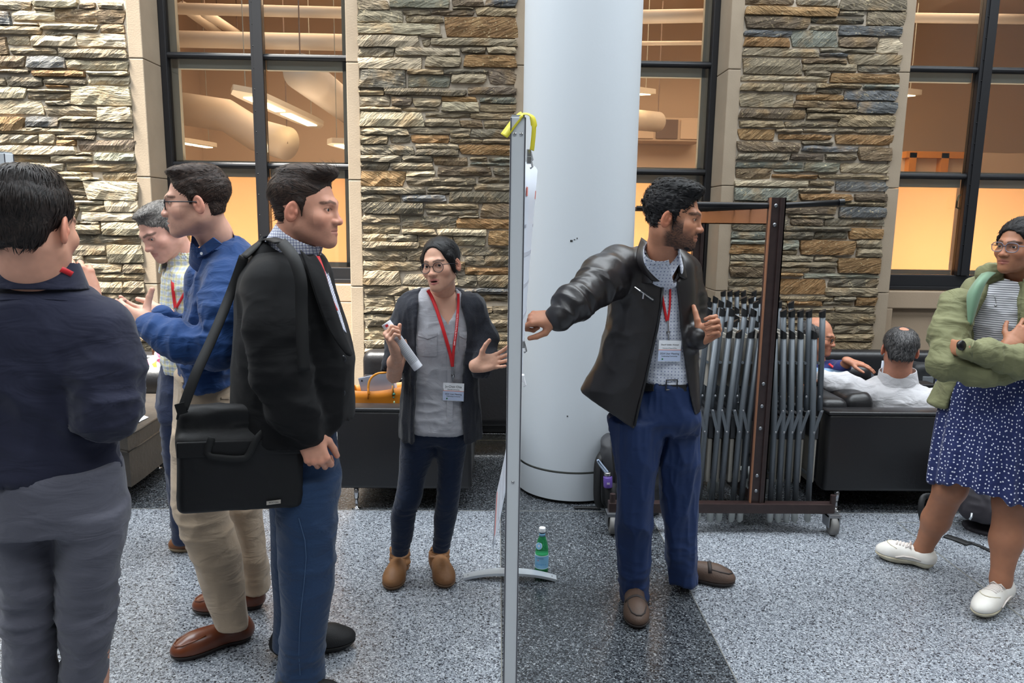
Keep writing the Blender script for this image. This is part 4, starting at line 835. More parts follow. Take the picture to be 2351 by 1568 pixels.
def uv_round(c):
    def f(V):
        x, y = V[:,0]-c[0], V[:,1]-c[1]; return np.stack([np.arctan2(x, -y)*0.2, V[:,2], 0*x], 1)
    return f
def collar(name, a, b, ra, rb, th, mat, parent, front=None, fw=0.02, asp=0.95, uv=None, lean=None):
    """standing collar around the neck from point a up to b; front = direction of the opening"""
    a, b = A3(*a), A3(*b); d = nrm(b-a); u = (1,0,0)
    o = [('u', ec(a, b, (ra, ra*asp), (rb, rb*asp), u), 0), ('s', hs(b-d*0.004, -d), .004), ('s', hs(a+d*0.0, d), .002), ('s', ec(a-d*.06, b+d*.06, (ra-th, ra*asp-th), (rb-th, rb*asp-th), u), .003)]
    if front is not None:
        f = nrm(front); m = (a+b)/2; s_ = nrm(np.cross(f, d)); o.append(('s', bx(m+f*ra, (fw, ra*.7, .2), np.stack([s_, f, d], 1)), .004))
    return garment(name, o, .0036, mat, parent, uv=uv, sm=1)
def badge(parent, c, right, up, w_, h_, name_txt, sub):
    c = A3(*c); right = nrm(right); up = nrm(A3(*up)-right*(A3(*up)@right)); n = np.cross(right, up); B = MB().obox(c, right*w_/2, up*h_/2, n*0.0012).build('name_badge', 'badge_white', parent)
    MB().obox(c+up*(-h_*.22)+n*.0014, right*w_*.5, up*h_*.26, n*.0004).build('badge_print', 'badge_blue', B)
    MB().obox(c+up*(h_*.055)+n*.0014, right*w_*.5, up*h_*.012, n*.0005).build('badge_rule', 'badge_red', B)
    text_obj('badge_name', name_txt, c+up*h_*.30+n*.0016, right, up, min(h_*.22, 1.75*w_/len(name_txt)), 'ink', B); text_obj('badge_place', sub, c+up*h_*.14+n*.0016, right, up, min(h_*.09, 1.6*w_/len(sub)), 'ink', B)
    text_obj('badge_event', '2024 User Meeting', c+up*(-h_*.12)+n*.0020, right, up, h_*.12, 'ink', B); text_obj('badge_line', 'Celebrating Community', c+up*(-h_*.24)+n*.0020, right, up, h_*.08, 'ink', B)
    MB().lathe(c+up*(-h_*.38)-right*w_*.3+n*.0016, [(.0035,0),(.0035,.0008)], 12, n).build('badge_dot', 'badge_green', B)
    return B
def lanyard(parent, left, right_, mat='lanyard_red', w=.014, clip=None):
    l = ribbon('lanyard', left, w, mat, parent); r = ribbon('lanyard', right_, w*.8, mat, parent)
    if clip is not None:
        a, b = A3(*clip[0]), A3(*clip[1]); MB().tube([a, a*.5+b*.5, b], .0035, 8).lathe(a*.4+b*.6, [(.007,-.006),(.008,0),(.007,.006)], 10, b-a).build('lanyard_clip', 'metal', parent)
    return l
# ---------------------------------------------------------------- woman in the grey cardigan
def woman_cardigan():
    cloth('w_cardigan', srgb(50,52,60), 0.95, weave=330, wv=1.0, wrinkle=6, ws=0.3, c2=srgb(22,24,30)); cloth('w_shirt', srgb(166,166,172), 0.85, wrinkle=9, ws=0.35); cloth('w_jeans', srgb(24,38,62), 0.85, wrinkle=10, ws=0.5, c2=srgb(13,22,42)); pm('w_boot', srgb(134,92,54), 0.6, bump=(40,0.4,0.006), mix=(9, srgb(96,62,38), 0.5)); pm('boot_sole', srgb(104,78,56), 0.8, bump=(200,0.6,0.004)); pm('bracelet', srgb(150,190,196), 0.3)
    y = 3.14; t = thing('person', tuple(G(965,1330)*A3(1,1,0)), 'woman in dark knitted cardigan and pale shirt holding a rolled paper', 'person')
    sk = (208,160,136); c = P(1011,606,3.06); M = frame(-20, 1, -8); s = .90; nb = P(1012,690,3.15)
    tor = loft([S(968,1050,662,y,.05), S(946,1074,684,y,.075), S(934,1088,715,y,.095), S(938,1092,765,y-.01,.112), S(945,1085,830,y,.105), S(946,1078,900,y,.10), S(940,1080,960,y,.120), S(940,1080,985,y,.126)], 2.3)
    e1, w1, e2, w2 = P(906,852,3.02), P(907,808,2.90), P(1113,812,3.10), P(1100,838,2.93); s1, s2 = P(944,706,y), P(1084,708,y)
    H_ = head_piece(c, M, s, sk, nb, (.050,.058), fem=True, mouth=.0045, brow=(34,28,28), lips=(176,98,96), brow_w=.85)
    h1 = hand_piece(w1, (-.30,-.45,.85), (-.85,-.35,-.4), -1, [(62,78,40),(60,80,42),(58,82,44),(55,82,46)], P(905,862,3.02), .88, sk, thumb=[(.3,.5,-.75),(.1,.75,-.6),(-.1,.85,-.5)], spread=2, fr=(.026,.034))
    h2 = hand_piece(w2, (.86,-.18,.26), (.20,.90,-.30), 1, [(16,16,10),(14,16,10),(20,18,12),(24,20,12)], P(1110,838,3.12), .86, sk, thumb=[(.70,.42,-.35),(.66,.68,-.25),(.55,.80,-.15)], spread=9, fr=(.024,.032))
    core = core_piece([off(tor,-.012), rc(s1,e1,.035,.033), rc(s2,e2,.035,.033), rc(P(968,990,y),P(925,1240,3.2),.03,.02), rc(P(1040,990,y),P(1014,1240,3.2),.03,.02)], sk, .008)
    V, Q, C = join([H_, h1, h2, core]); bigmesh('body', V, Q, 'skin', t, C); eyes(t, c, M, s, (-.25,1,.10), (44,30,24))
    hairf = lambda V, N: np.stack([V[:,0]*2, -0.6+0*V[:,0], -.5-V[:,2]*3], 1)
    hair_piece(t, c, M, s, [el((0,-.022,.040),(.0835,.106,.086)), el((0,-.10,-.035),(.035,.032,.035)), el((0,-.07,-.01),(.055,.055,.05)), rc((.066,.03,.03),(.072,.012,-.04),.016,.008), rc((-.066,.03,.03),(-.072,.012,-.04),.016,.008)], [el((0,.105,-.014),(.067,.085,.101)), hs((0,0,-.085),(0,.3,1)), el((0,.09,-.08),(.12,.085,.06))], 'hair_black', hairf, amp=.0015, tufts=260, tl=(.04,.07), tw=.0014, lift=.03, seed=5)
    glasses(t, c, M, s, 'round', 'glasses_black', rw=.0245, rh=.0225, y=.099, z=-.010, th=.0015)
    # shirt with V neck
    vcut = loft([S(972,1052,655,y-.1,.14), S(985,1052,690,y-.1,.12), S(1003,1045,715,y-.1,.12), S(1022,1034,738,y-.1,.12), S(1026,1030,748,y-.1,.12)], 2.2)
    garment('shirt', [('u', tor, 0), ('s', vcut, .006), ('s', rc(nb+A3(0,.01,-.03), c, .058, .05), .006)], .0062, 'w_shirt', t, folds=[(.007,(9,9,26),P(1010,950,y),.14,2),(.004,(16,10,14),None,1,7)])
    # hem tails, pockets, placket
    fr = lambda px, py, g=.004: on_front(tor, P(px, py, y), gap=g)
    MB().sheet([[fr(x-7, yy), fr(x+7, yy)] for x, yy in ((1029,745),(1032,790),(1034,840),(1033,900),(1032,970))], .003).build('placket', 'w_shirt', t)
    for pts in (((960,763),(1003,763),(1003,818),(960,818)), ((1054,763),(1080,763),(1080,815),(1055,815))):
        g = [[fr(pts[0][0]*(1-u)+pts[1][0]*u, pts[0][1]*(1-v)+pts[3][1]*v, .005) for u in (0,.33,.66,1)] for v in (0,.3,.6,1)]; MB().sheet(g, .003).build('pocket', 'w_shirt', t)
        g = [[fr(pts[0][0]*(1-u)+pts[1][0]*u, pts[0][1]-2+v*(10+7*(1-abs(2*u-1))), .009) for u in (0,.25,.5,.75,1)] for v in (0,.5,1)]; MB().sheet(g, .003).build('pocket_flap', 'w_shirt', t)
    # cardigan with open front
    cd_ = loft([S(958,1060,664,y+.02,.06), S(928,1098,684,y+.01,.095), S(922,1104,715,y,.118), S(926,1106,770,y,.128), S(930,1100,830,y,.122), S(924,1100,900,y,.12), S(918,1104,960,y,.13), S(917,1106,1003,y,.135)], 2.4)
    op = loft([S(957,1061,640,y-.17,.17), S(957,1062,690,y-.17,.17), S(956,1072,760,y-.17,.17), S(953,1070,830,y-.17,.17), S(950,1066,900,y-.17,.17), S(949,1065,960,y-.17,.17), S(947,1070,1020,y-.17,.17), S(945,1072,1080,y-.17,.17)], 6)
    e1s, e2e = P(903,838,3.06), P(1108,842,3.03)
    garment('cardigan', [('u', cd_, 0)]+limb([s1, P(915,770,3.11), e1s], [.058,.052,.046], .03)+limb([s2, P(1112,775,3.13), e2e], [.058,.052,.047], .03)+[('s', op, .006), ('s', rc(nb+A3(0,.0,-.03), c, .064, .05), .006), ('s', rc(P(903,850,3.05), P(905,872,3.01), .036,.04), .004)], .007, 'w_cardigan', t, folds=[(.006,(30,20,5),None,1,4),(.006,((0,0,1),30,12),e2e,.12,5),(.006,((0,0,1),30,12),e1s,.12,6)])
    # jeans
    yl = 3.16
    pel = loft([S(952,1068,958,y,.095), S(936,1076,988,y,.106), S(930,1072,1010,y+.01,.085)], 2.3)
    lA = loft([S(922,1002,1000,yl,.095), S(918,1002,1027,yl,.095), S(915,979,1091,yl,.08), S(906,966,1150,yl-.02,.066), S(899,955,1175,yl-.01,.06), S(898,950,1219,yl+.01,.056), S(900,937,1270,yl+.04,.04)])
    lB = loft([S(998,1076,996,yl,.095), S(1004,1066,1059,yl,.082), S(1003,1057,1123,yl-.02,.066), S(1002,1053,1155,yl-.02,.062), S(996,1048,1187,yl,.058), S(997,1041,1219,yl+.01,.054), S(993,1031,1262,yl+.04,.04)])
    garment('jeans', [('u', pel, 0), ('u', lA, .03), ('u', lB, .03)], .0062, 'w_jeans', t, folds=[(.005,(10,10,40),P(935,1165,yl),.09,3),(.005,(10,10,40),P(1028,1150,yl),.08,4),(.006,(10,10,46),P(915,1255,yl),.06,5),(.006,(10,10,46),P(1010,1248,yl),.06,6),(.004,(22,10,16),P(1000,1000,y),.12,8)])
    for (tx, ty, hx, hy, ax) in ((897,1362,925,1300,918),(1030,1357,1000,1296,1010)):
        g = G(tx,ty); h = G(hx,hy); o, T, L, hw = shoe(t, g, h, .098, .10, 'w_boot', 'boot_sole', 'boot', name='ankle_boot'); a = P(ax,1262,h[1]-.03)
        garment('boot_shaft', [('u', ec(h+nrm(g-h)*.07+A3(0,0,.05), A3(a[0],h[1]-.05,a[2]), (.046,.052), (.044,.048), (1,0,0)), 0), ('s', rc(A3(a[0],h[1]-.05,a[2]+.01), A3(a[0],h[1]-.05,a[2]+.08), .038), .004)], .0045, 'w_boot', o, folds=[(.006,(12,12,52),None,1,3)])
    b = on_front(uni([rc(w2, e2, .03, .035)]), w2); d = nrm(e2-w2); ring = [w2+d*.012+.031*(math.cos(q)*nrm(np.cross(d,(0,0,1)))+math.sin(q)*nrm(np.cross(d, np.cross(d,(0,0,1)))))*A3(1,1,.85) for q in np.linspace(0,6.283,20)]; MB().tube(ring, .0035, 6, caps=False).build('bracelet', 'bracelet', t, True)
    lanyard(t, [P(984,664,3.1)-A3(0,.04,0), fr(991,682,.012), fr(1003,712,.012), fr(1020,765,.012), fr(1034,815,.012), fr(1039,842,.014)], [P(1053,672,3.1)-A3(0,.03,0), fr(1052,700,.012), fr(1048,755,.012), fr(1042,800,.012), fr(1039,842,.012)], clip=(fr(1039,842,.014), fr(1040,876,.016)))
    pa, pb = fr(1050,728,.019), fr(1044,785,.019); text_obj('lanyard_text', 'CHESS - Cornell High Energy Synchrotron Source', (pa+pb)/2, pa-pb, (-1,0,0), .0065, 'white_ink', t)
    badge(t, fr(1041,900,.018), (1,-.05,-.03), (0,0,1), .088, .076, 'Ju-Chen Chia', 'Cornell University')
    # the rolled paper in her hand
    pm('paper', srgb(222,224,232), 0.7); r = thing('rolled_paper', tuple(P(922,790,2.88)), 'rolled sheet of printed white paper held by the woman in the cardigan', 'paper')
    a, b = P(886,741,2.90), P(961,846,2.89); MB().lathe(a, [(.019,0),(.0205,.002),(.0205,np.linalg.norm(b-a)-.002),(.019,np.linalg.norm(b-a)),(.014,np.linalg.norm(b-a)-.01)], 20, b-a).build('paper_roll', 'paper', r)
    d = nrm(b-a); sd = nrm(np.cross(d, P(922,790,2.88)-CAM)); nn = -nrm(np.cross(sd, d)); nn = nn if nn@(CAM-a) > 0 else -nn
    tx = MB()
    for k in range(9):
        an = -1.0+k*.25; of = (sd*math.sin(an)+nn*math.cos(an))*.0209; wd = (sd*math.cos(an)-nn*math.sin(an))
        tx.obox(a+d*np.linalg.norm(b-a)*.60+of, d*np.linalg.norm(b-a)*.27, wd*.0007, nn*.0002)
    tx.build('print_lines', 'ink', r)['kind'] = 'stuff'
    pm('red_print', srgb(180,30,40), 0.6); MB().obox(a+d*.012+nn*.0205-sd*.004, d*.005, sd*.006, nn*.0006).build('red_mark', 'red_print', r)
woman_cardigan()
# ---------------------------------------------------------------- man in the black leather jacket
def man_leather():
    pm('leather_black', srgb(30,27,28), 0.34, spec=0.55, bump=(420,0.25,0.0012), mix=(5, srgb(38,33,33), 0.6)); cloth('l_trousers', srgb(24,46,88), 0.62, weave=1400, wrinkle=6, ws=0.25, c2=srgb(17,35,72), spec=.35, sheen=.05); pm('l_shoe', srgb(84,64,52), 0.6, bump=(160,0.3,0.003), mix=(12, srgb(64,48,40), 0.6)); pm('l_sole', srgb(42,34,32), 0.7); pm('belt_black', srgb(26,26,28), 0.4, bump=(200,.2,.002)); pm('belt_metal', srgb(70,70,74), 0.3, 0.9)
    patterned('l_shirt', srgb(214,218,228), fn_dots(srgb(212,216,228), srgb(100,110,150), .0135, .16), ws=.45)
    y = 3.02; t = thing('person', tuple(G(1530,1370)*A3(1,1,0)), 'man in black leather jacket and blue trousers pointing at the poster board', 'person')
    sk = (176,122,94); c = P(1547,497,2.80); M = frame(68, -6, 0); s = 1.0; nb = P(1520,618,2.94)
    H_ = head_piece(c, M, s, sk, nb, (.057,.064), nose=1.08, beard=((30,22,20), .92, 0), brow=(24,18,17), brow_w=1.2, lips=(150,92,80))
    s1, e1, w1 = P(1418,612,2.97), P(1345,676,2.80), P(1276,728,2.70); s2, e2, w2 = P(1568,628,3.06), P(1586,752,3.10), P(1604,776,2.86)
    h1 = hand_piece(w1, (-.96,-.02,-.06), (.0,-.55,.84), -1, [(14,12,8),(72,88,55),(74,90,58),(72,88,55)], w1+nrm(e1-w1)*.08, 1.0, sk, thumb=[(.55,.60,-.55),(.25,.93,-.25),(.10,.98,-.15)], spread=2, fr=(.029,.034))
    h2 = hand_piece(w2, (.62,-.45,.50), (.62,.60,-.22), 1, [(58,62,30),(64,66,34),(66,66,36),(66,64,36)], w2+nrm(e2-w2)*.08, .98, sk, thumb=[(.85,.35,-.30),(.97,.15,-.05),(.98,.05,.10)], spread=3, fr=(.028,.033))
    tor = loft([S(1480,1550,585,y-.03,.055), S(1445,1572,612,y-.02,.09), S(1435,1578,680,y,.115), S(1440,1582,760,y,.118), S(1455,1588,830,y,.118), S(1466,1592,875,y,.116), S(1470,1590,890,y,.112)], 2.3)
    core = core_piece([off(tor,-.02), rc(s1,e1,.04,.036), rc(e1,w1,.034,.028), rc(s2,e2,.04,.034), rc(P(1500,960,y),P(1458,1340,3.06),.04,.025), rc(P(1555,960,y),P(1568,1300,3.16),.04,.025)], sk, .012)
    V, Q, C = join([H_, h1, h2, core]); bigmesh('body', V, Q, 'skin', t, C); eyes(t, c, M, s, (.05,1,-.05), (36,24,20))
    flow = lambda V, N: np.stack([V[:,0]*.5, .8+0*V[:,0], -.4+V[:,2]*6], 1)
    hair_piece(t, c, M, s, [el((0,-.022,.046),(.0805,.103,.086)), el((0,.035,.100),(.064,.058,.034)), el((0,-.02,.108),(.062,.07,.028)), el((0,-.056,-.026),(.060,.042,.055)), rc((.070,.010,.02),(.0715,.010,-.030),.009,.005), rc((-.070,.010,.02),(-.0715,.010,-.030),.009,.005)], [el((0,.100,.005),(.080,.070,.068)), hs((0,0,-.062),(0,.35,1)), el((.088,-.008,-.018),(.026,.022,.034)), el((-.088,-.008,-.018),(.026,.022,.034)), el((0,.085,-.07),(.12,.085,.065))], 'hair_black', flow, amp=.002, tufts=1100, tl=(.014,.030), tw=.0022, lift=.35, seed=3, curl=.0035)
    # beard as short hair along the jaw
    bf = lambda V, N: np.stack([0*V[:,0], .3+0*V[:,0], -1+0*V[:,0]], 1)
    hair_piece(t, c, M, s, [rc((q*.0465,-.002,-.060),(q*.0145,.070,-.102),.0200,.0172) for q in (-1,1)]+[el((0,.079,-.103),(.0185,.0155,.0170)), rc((-.018,.0835,-.0580),(.018,.0835,-.0580),.0050)], [el((0,.093,-.072),(.021,.03,.0105)), hs((0,0,-.03),(0,0,-1))], 'hair_black', bf, h=.003, amp=.0012, tufts=420, tl=(.008,.015), tw=.0012, lift=.12, seed=8, name='beard', k=.012)
    # white dotted shirt and collar
    sh = garment('shirt', [('u', tor, 0), ('s', rc(nb+A3(0,-.01,-.01), c, .060, .055), .006)], .0065, 'l_shirt', t, folds=[(.008,(12,10,22),P(1550,850,y),.14,2),(.006,(20,10,10),None,1,5)], uv=uv_front)
    collar('shirt_collar', nb+A3(.005,-.005,-.022), c+M@A3(0,-.03,-.120), .083, .066, .006, 'l_shirt', t, (.45,-.9,0), .022, uv=uv_front)
    fr = lambda px, py, g=.004: on_front(tor, P(px, py, y), gap=g)
    for a in ((((1478,565),(1492,600),(1500,640),(1480,610))), ((1532,614),(1556,585),(1560,605),(1540,640))):
        q = [P(px, py, 2.84 if px > 1520 else 2.87) for px, py in a]; MB().sheet([[q[0]*(1-v)+q[3]*v, q[0]*(.5-.5*v)+q[1]*(.5-.5*v)+(q[2]+q[3])*.5*v, q[1]*(1-v)+q[2]*v] for v in (0,.5,1)], .004).build('collar_point', 'l_shirt', t); addpat([o for o in t.children if o.name.startswith('collar_point')][-1], uv_front)
    # jacket: body, raised right sleeve, bent left sleeve
    jk = loft([S(1462,1566,566,y-.01,.075), S(1420,1590,592,y,.115), S(1402,1598,640,y,.142), S(1395,1600,700,y,.15), S(1386,1601,770,y,.15), S(1362,1603,840,y,.15), S(1334,1605,895,y,.155), S(1320,1606,950,y,.16), S(1320,1606,990,y,.16)], 2.5)
    op = loft([S(1470,1560,540,y-.19,.20), S(1486,1556,600,y-.19,.20), S(1516,1552,640,y-.19,.20), S(1519,1557,690,y-.19,.20), S(1509,1562,755,y-.19,.20), S(1496,1569,811,y-.19,.20), S(1483,1578,874,y-.19,.20), S(1468,1588,930,y-.19,.20), S(1456,1602,990,y-.19,.20), S(1440,1612,1075,y-.19,.20)], 6)
    p0, p1 = P(1312,894,y-.13), P(1458,986,y-.13); p2 = p0+A3(0,1,-.02); nv = nrm(np.cross(p1-p0, p2-p0)); nv = nv if nv[2] < 0 else -nv
    p3, p4 = P(1600,932,y-.1), P(1585,930,y-.1); 
    garment('jacket', [('u', jk, 0)]+limb([s1, P(1384,642,2.88), e1], [.088,.078,.069], .05)+limb([e1, P(1312,700,2.745), w1+A3(.012,0,-.002)], [.069,.062,.050], .03)+limb([s2, P(1582,690,3.12), e2], [.078,.066,.060], .04)+limb([e2, w2+nrm(e2-w2)*.004], [.060,.047], .03)
        +[('s', op, .008), ('s', hs(p0, -nv), .004), ('s', hs(P(1600,938,y), (0,0,1)), .0) if False else ('s', rc(nb+A3(0,-.02,0), c, .070, .06), .008), ('s', bx(P(1600,975,y), (.07,.2,P(1600,935,y)[2]-P(1600,975,y)[2])), .004)], .0068, 'leather_black', t,
        folds=[(.016,(nrm(e1-s1),16,7),P(1365,655,2.87),.13,2),(.016,(nrm(w1-e1),18,7),P(1318,690,2.75),.10,4),(.012,(8,8,9),P(1400,720,y),.16,6),(.010,((0,0,1),26,8),e2,.14,7),(.006,(7,7,4),P(1400,850,y),.25,9)])
    collar('jacket_collar', nb+A3(0,.012,-.050), nb+A3(-.004,.012,.050), .112, .098, .010, 'leather_black', t, (.35,-.93,0), .078)
    MB().sheet(patch([[P(1474,546,2.95), P(1482,552,2.91), P(1488,558,2.885)],[P(1462,586,2.90), P(1478,592,2.865), P(1494,600,2.855)],[P(1470,614,2.875), P(1488,624,2.850), P(1504,628,2.850)],[P(1494,640,2.86), P(1504,646,2.850), P(1514,646,2.855)]]), .009).build('collar_leaf', 'leather_black', t, True)
    MB().sheet(patch([[P(1556,580,2.91), P(1562,584,2.93), P(1570,588,2.97)],[P(1556,606,2.885), P(1566,612,2.89), P(1578,616,2.92)],[P(1558,634,2.875), P(1570,640,2.88), P(1582,640,2.91)]]), .008).build('collar_leaf', 'leather_black', t, True)
    jf = lambda px, py, g=.005: on_front(jk, P(px, py, y), gap=g)
    a, b = jf(1440,650), jf(1500,694); d = nrm(b-a); MB().sheet([[jf(1438,650), jf(1470,672), jf(1501,694)], [jf(1442,644), jf(1474,665), jf(1504,686)]], .004).build('chest_pocket', 'belt_black', t)
    MB().tube([jf(1442,648,.008), jf(1470,668,.008), jf(1500,689,.008)], .003, 6).tube([jf(1478,672,.012), jf(1476,686,.012)], .0035, 6).build('zip', 'metal', t)
    MB().tube([jf(1521,660,.003), jf(1518,700,.003), jf(1509,755,.003), jf(1496,811,.003), jf(1482,874,.003), jf(1468,930,.003), jf(1457,978,.003)], .005, 6).build('zip_edge', 'belt_black', t, True)
    # trousers and belt
    pel = loft([S(1468,1596,872,y,.122), S(1440,1602,920,y,.125), S(1410,1606,955,y,.125), S(1412,1602,985,y+.01,.095)], 2.4)
    lA = loft([S(1430,1492,1372,y+.02,.080), S(1400,1520,960,y-.02,.115), S(1404,1516,1010,y-.02,.115), S(1411,1510,1060,y-.02,.108), S(1416,1501,1150,y-.02,.098), S(1418,1492,1250,y+.01,.09), S(1424,1490,1310,y+.02,.082), S(1429,1491,1362,y+.02,.078)], 2.2)
    lB = loft([S(1534,1607,1330,y+.11,.085), S(1505,1607,960,y+.06,.115), S(1508,1606,1050,y+.07,.108), S(1519,1600,1150,y+.09,.095), S(1529,1596,1250,y+.10,.088), S(1533,1600,1300,y+.11,.085), S(1534,1605,1324,y+.11,.085)], 2.2)
    garment('trousers', [('u', pel, 0), ('u', lA, .035), ('u', lB, .035)], .0066, 'l_trousers', t, folds=[(.009,(20,16,4),None,1,3),(.008,(8,8,22),P(1455,1330,y),.09,5),(.007,(12,9,14),P(1530,960,y),.14,6),(.006,(10,8,22),P(1565,1280,y),.10,7)])
    pf = lambda px, py, g=.004: on_front(pel, P(px, py, y), gap=g)
    bt = [[on_front(off(pel,.006), P(px, py, y), gap=.001) for px in (1478,1500,1525,1550,1575,1590)] for py in (872,885,898)]
    MB().sheet(bt, .005).build('belt', 'belt_black', t); q = on_front(off(pel,.006), P(1542,884,y), gap=.006); rg = [q+A3(x_,0,z_) for x_, z_ in ((-.022,-.020),(.022,-.018),(.022,.022),(-.022,.020),(-.022,-.020))]; MB().tube(rg, .0035, 6).build('belt_buckle', 'belt_metal', t)
    MB().tube([pf(1543,898,.002), pf(1546,930,.002), pf(1540,960,.002)], .0025, 6).build('fly_seam', 'l_trousers', t)
    g, h = G(1466,1452), G(1452,1368); o, T, L, hw = shoe(t, g, h, .104, .075, 'l_shoe', 'l_sole', 'boot', name='loafer_shoe')
    MB().tube([T.top(u*hw,(.58+.03*abs(u))*L,.004) for u in (-.86,-.6,-.3,0,.3,.6,.9)], .009, 8, flat=.5).build('strap', 'l_sole', o, True); MB().tube([T.top(a_*hw,b_*L,.0025) for a_,b_ in ((-.62,.60),(-.66,.75),(-.5,.86),(-.2,.915),(.15,.92),(.5,.87),(.72,.75),(.68,.60))], .0035, 6).build('seam', 'l_sole', o, True)
    g, h = G(1692,1345), G(1536,1322); o, T, L, hw = shoe(t, g, h, .104, .075, 'l_shoe', 'l_sole', 'boot', name='loafer_shoe')
    MB().tube([T.top(u*hw,(.58+.03*abs(u))*L,.004) for u in (-.86,-.6,-.3,0,.3,.6,.9)], .009, 8, flat=.5).build('strap', 'l_sole', o, True); MB().tube([T.top(a_*hw,b_*L,.0025) for a_,b_ in ((-.62,.60),(-.66,.75),(-.5,.86),(-.2,.915),(.15,.92),(.5,.87),(.72,.75),(.68,.60))], .0035, 6).build('seam', 'l_sole', o, True)
    lanyard(t, [P(1506,612,2.88), fr(1512,640,.012), fr(1522,690,.012), fr(1531,738,.014)], [P(1542,612,2.88), fr(1539,650,.012), fr(1538,700,.012), fr(1533,738,.012)], w=.010, clip=(fr(1533,736,.014), fr(1535,782,.018)))
    badge(t, fr(1537,806,.022), (1,.12,-.02), (0,0,1), .092, .085, 'Sharif Uddin Ahmed', 'University of Texas at El Paso')
man_leather()
# ---------------------------------------------------------------- woman in the olive jacket
def woman_olive():
    cloth('g_jacket', srgb(114,114,84), 0.8, weave=1400, wrinkle=9, ws=0.6, c2=srgb(99,100,71), sheen=.05); pm('g_lining', srgb(98,130,104), 0.6, sheen=.2); pm('g_sneaker', srgb(224,220,214), 0.55, mix=(14, srgb(196,186,170), 0.35)); pm('g_sole', srgb(206,198,176), 0.7, mix=(30, srgb(150,132,100), 0.5)); pm('g_lace', srgb(214,204,198), 0.8); pm('watch_black', srgb(16,16,18), 0.25); pm('watch_teal', srgb(40,84,92), 0.6); pm('brass', srgb(176,150,90), 0.3, 1.0)
    patterned('g_shirt', srgb(214,214,218), fn_lines(srgb(216,216,220), [(1,.0092,0,.34,srgb(70,72,86),.9)]), ws=.4)
    patterned('g_skirt', srgb(36,46,92), fn_dots(srgb(34,44,90), srgb(222,224,236), .019, .17, .75), ws=.5, wrinkle=7)
    y = 3.16; t = thing('person', tuple(G(2200,1370)*A3(1,1,0)), 'woman in olive jacket and navy dotted skirt standing with crossed arms', 'person')
    sk = (158,108,82); c = P(2338,566,3.10); M = frame(-66, -2, 4); s = .94; nb = P(2325,655,3.20)
    H_ = head_piece(c, M, s, sk, nb, (.052,.060), fem=True, jaw=.86, nose=1.03, brow=(30,22,20), lips=(140,78,72), brow_w=1.0)
    tor = loft([S(2265,2385,640,y,.06), S(2225,2415,662,y,.095), S(2210,2425,710,y,.12), S(2208,2425,770,y,.135), S(2212,2415,830,y,.125), S(2205,2415,880,y,.13)], 2.3)
    rs, re, rw = P(2198,700,3.12), P(2170,836,2.98), P(2318,846,2.95)      # her right arm (near the column side)
    ls, le, lw = P(2425,705,3.2), P(2415,838,3.02), P(2212,800,2.895)
    h1 = hand_piece(lw, (-.10,.98,-.06), (-.92,-.20,.3), 1, [(25,25,15)]*4, lw+nrm(le-lw)*.09, .80, sk, thumb=[(.15,.95,-.3)]*3, spread=1, fr=(.028,.034))
    h2 = hand_piece(P(2322,790,2.93), (.72,.20,.66), (-.30,-.85,.42), -1, [(16,24,14),(18,26,14),(20,28,14),(22,30,16)], P(2290,812,2.98), .88, sk, spread=5, fr=(.026,.031))
    rk, ra, lk, la = P(2182,1120,3.22), P(2118,1262,3.36), P(2322,1150,3.06), P(2298,1330,3.02)
    legs = [rc(P(2235,990,y+.03), rk, .07, .066), ec(rk, rk*.45+ra*.55+A3(.012,.012,.01), (.066,.064), (.060,.060), (1,0,0)), ec(rk*.45+ra*.55+A3(.012,.012,.01), ra, (.058,.058), (.036,.040), (1,0,0)), rc(ra, G(2105,1290)+A3(0,0,.04), .036,.034), rc(P(2330,990,y+.02), lk, .08, .070), ec(lk, lk*.5+la*.5, (.068,.066), (.062,.062), (1,0,0)), ec(lk*.5+la*.5, la, (.061,.061), (.038,.042), (1,0,0)), rc(la, G(2290,1385)+A3(0,0,.04), .037,.034)]
    V1, Q1 = sculpt([('u', q, .03) for q in legs], .0055); V1 = relax(V1, Q1, 1); C1 = np.tile(np.array(srgb(*sk)), (len(V1),1))*(0.94+.12*vnoise(V1*60,4))[:,None]
    core = core_piece([off(tor,-.018), rc(rs,re,.038,.034), rc(ls,le,.038,.034)], sk, .010)
    V, Q, C = join([H_, h1, h2, (V1,Q1,C1), core]); bigmesh('body', V, Q, 'skin', t, C); eyes(t, c, M, s, (.05,1,0), (38,26,22))
    fl = lambda V, N: np.stack([V[:,0]*.6, -.9+0*V[:,0], -.1-V[:,2]], 1)
    hair_piece(t, c, M, s, [el((0,-.022,.044),(.084,.106,.090)), el((0,-.085,.005),(.060,.050,.065)), el((0,-.13,-.02),(.055,.045,.06)), rc((.068,.025,.03),(.074,.006,-.03),.014,.009), rc((-.068,.025,.03),(-.074,.006,-.03),.014,.009)], [el((0,.100,-.010),(.072,.078,.082)), hs((0,0,-.09),(0,.3,1)), el((0,.09,-.08),(.12,.085,.065))], 'hair_black', fl, amp=.003, tufts=420, tl=(.025,.045), tw=.0008, lift=.22, seed=12, curl=.0025)
    glasses(t, c, M, s, 'cat', 'glasses_clear', rw=.0265, rh=.0205, y=.099, z=-.006, th=.0017)
    garment('striped_shirt', [('u', tor, 0), ('s', rc(nb+A3(-.01,-.035,-.01), c, .064, .05), .006)], .0065, 'g_shirt', t, folds=[(.008,(14,10,12),None,1,3)], uv=uv_front)
    jk = loft([S(2262,2390,628,y+.03,.07), S(2222,2424,648,y+.02,.11), S(2192,2446,690,y,.138), S(2182,2452,760,y,.15), S(2165,2452,830,y,.152), S(2148,2452,890,y+.01,.16), S(2122,2455,940,y+.02,.17)], 2.4)
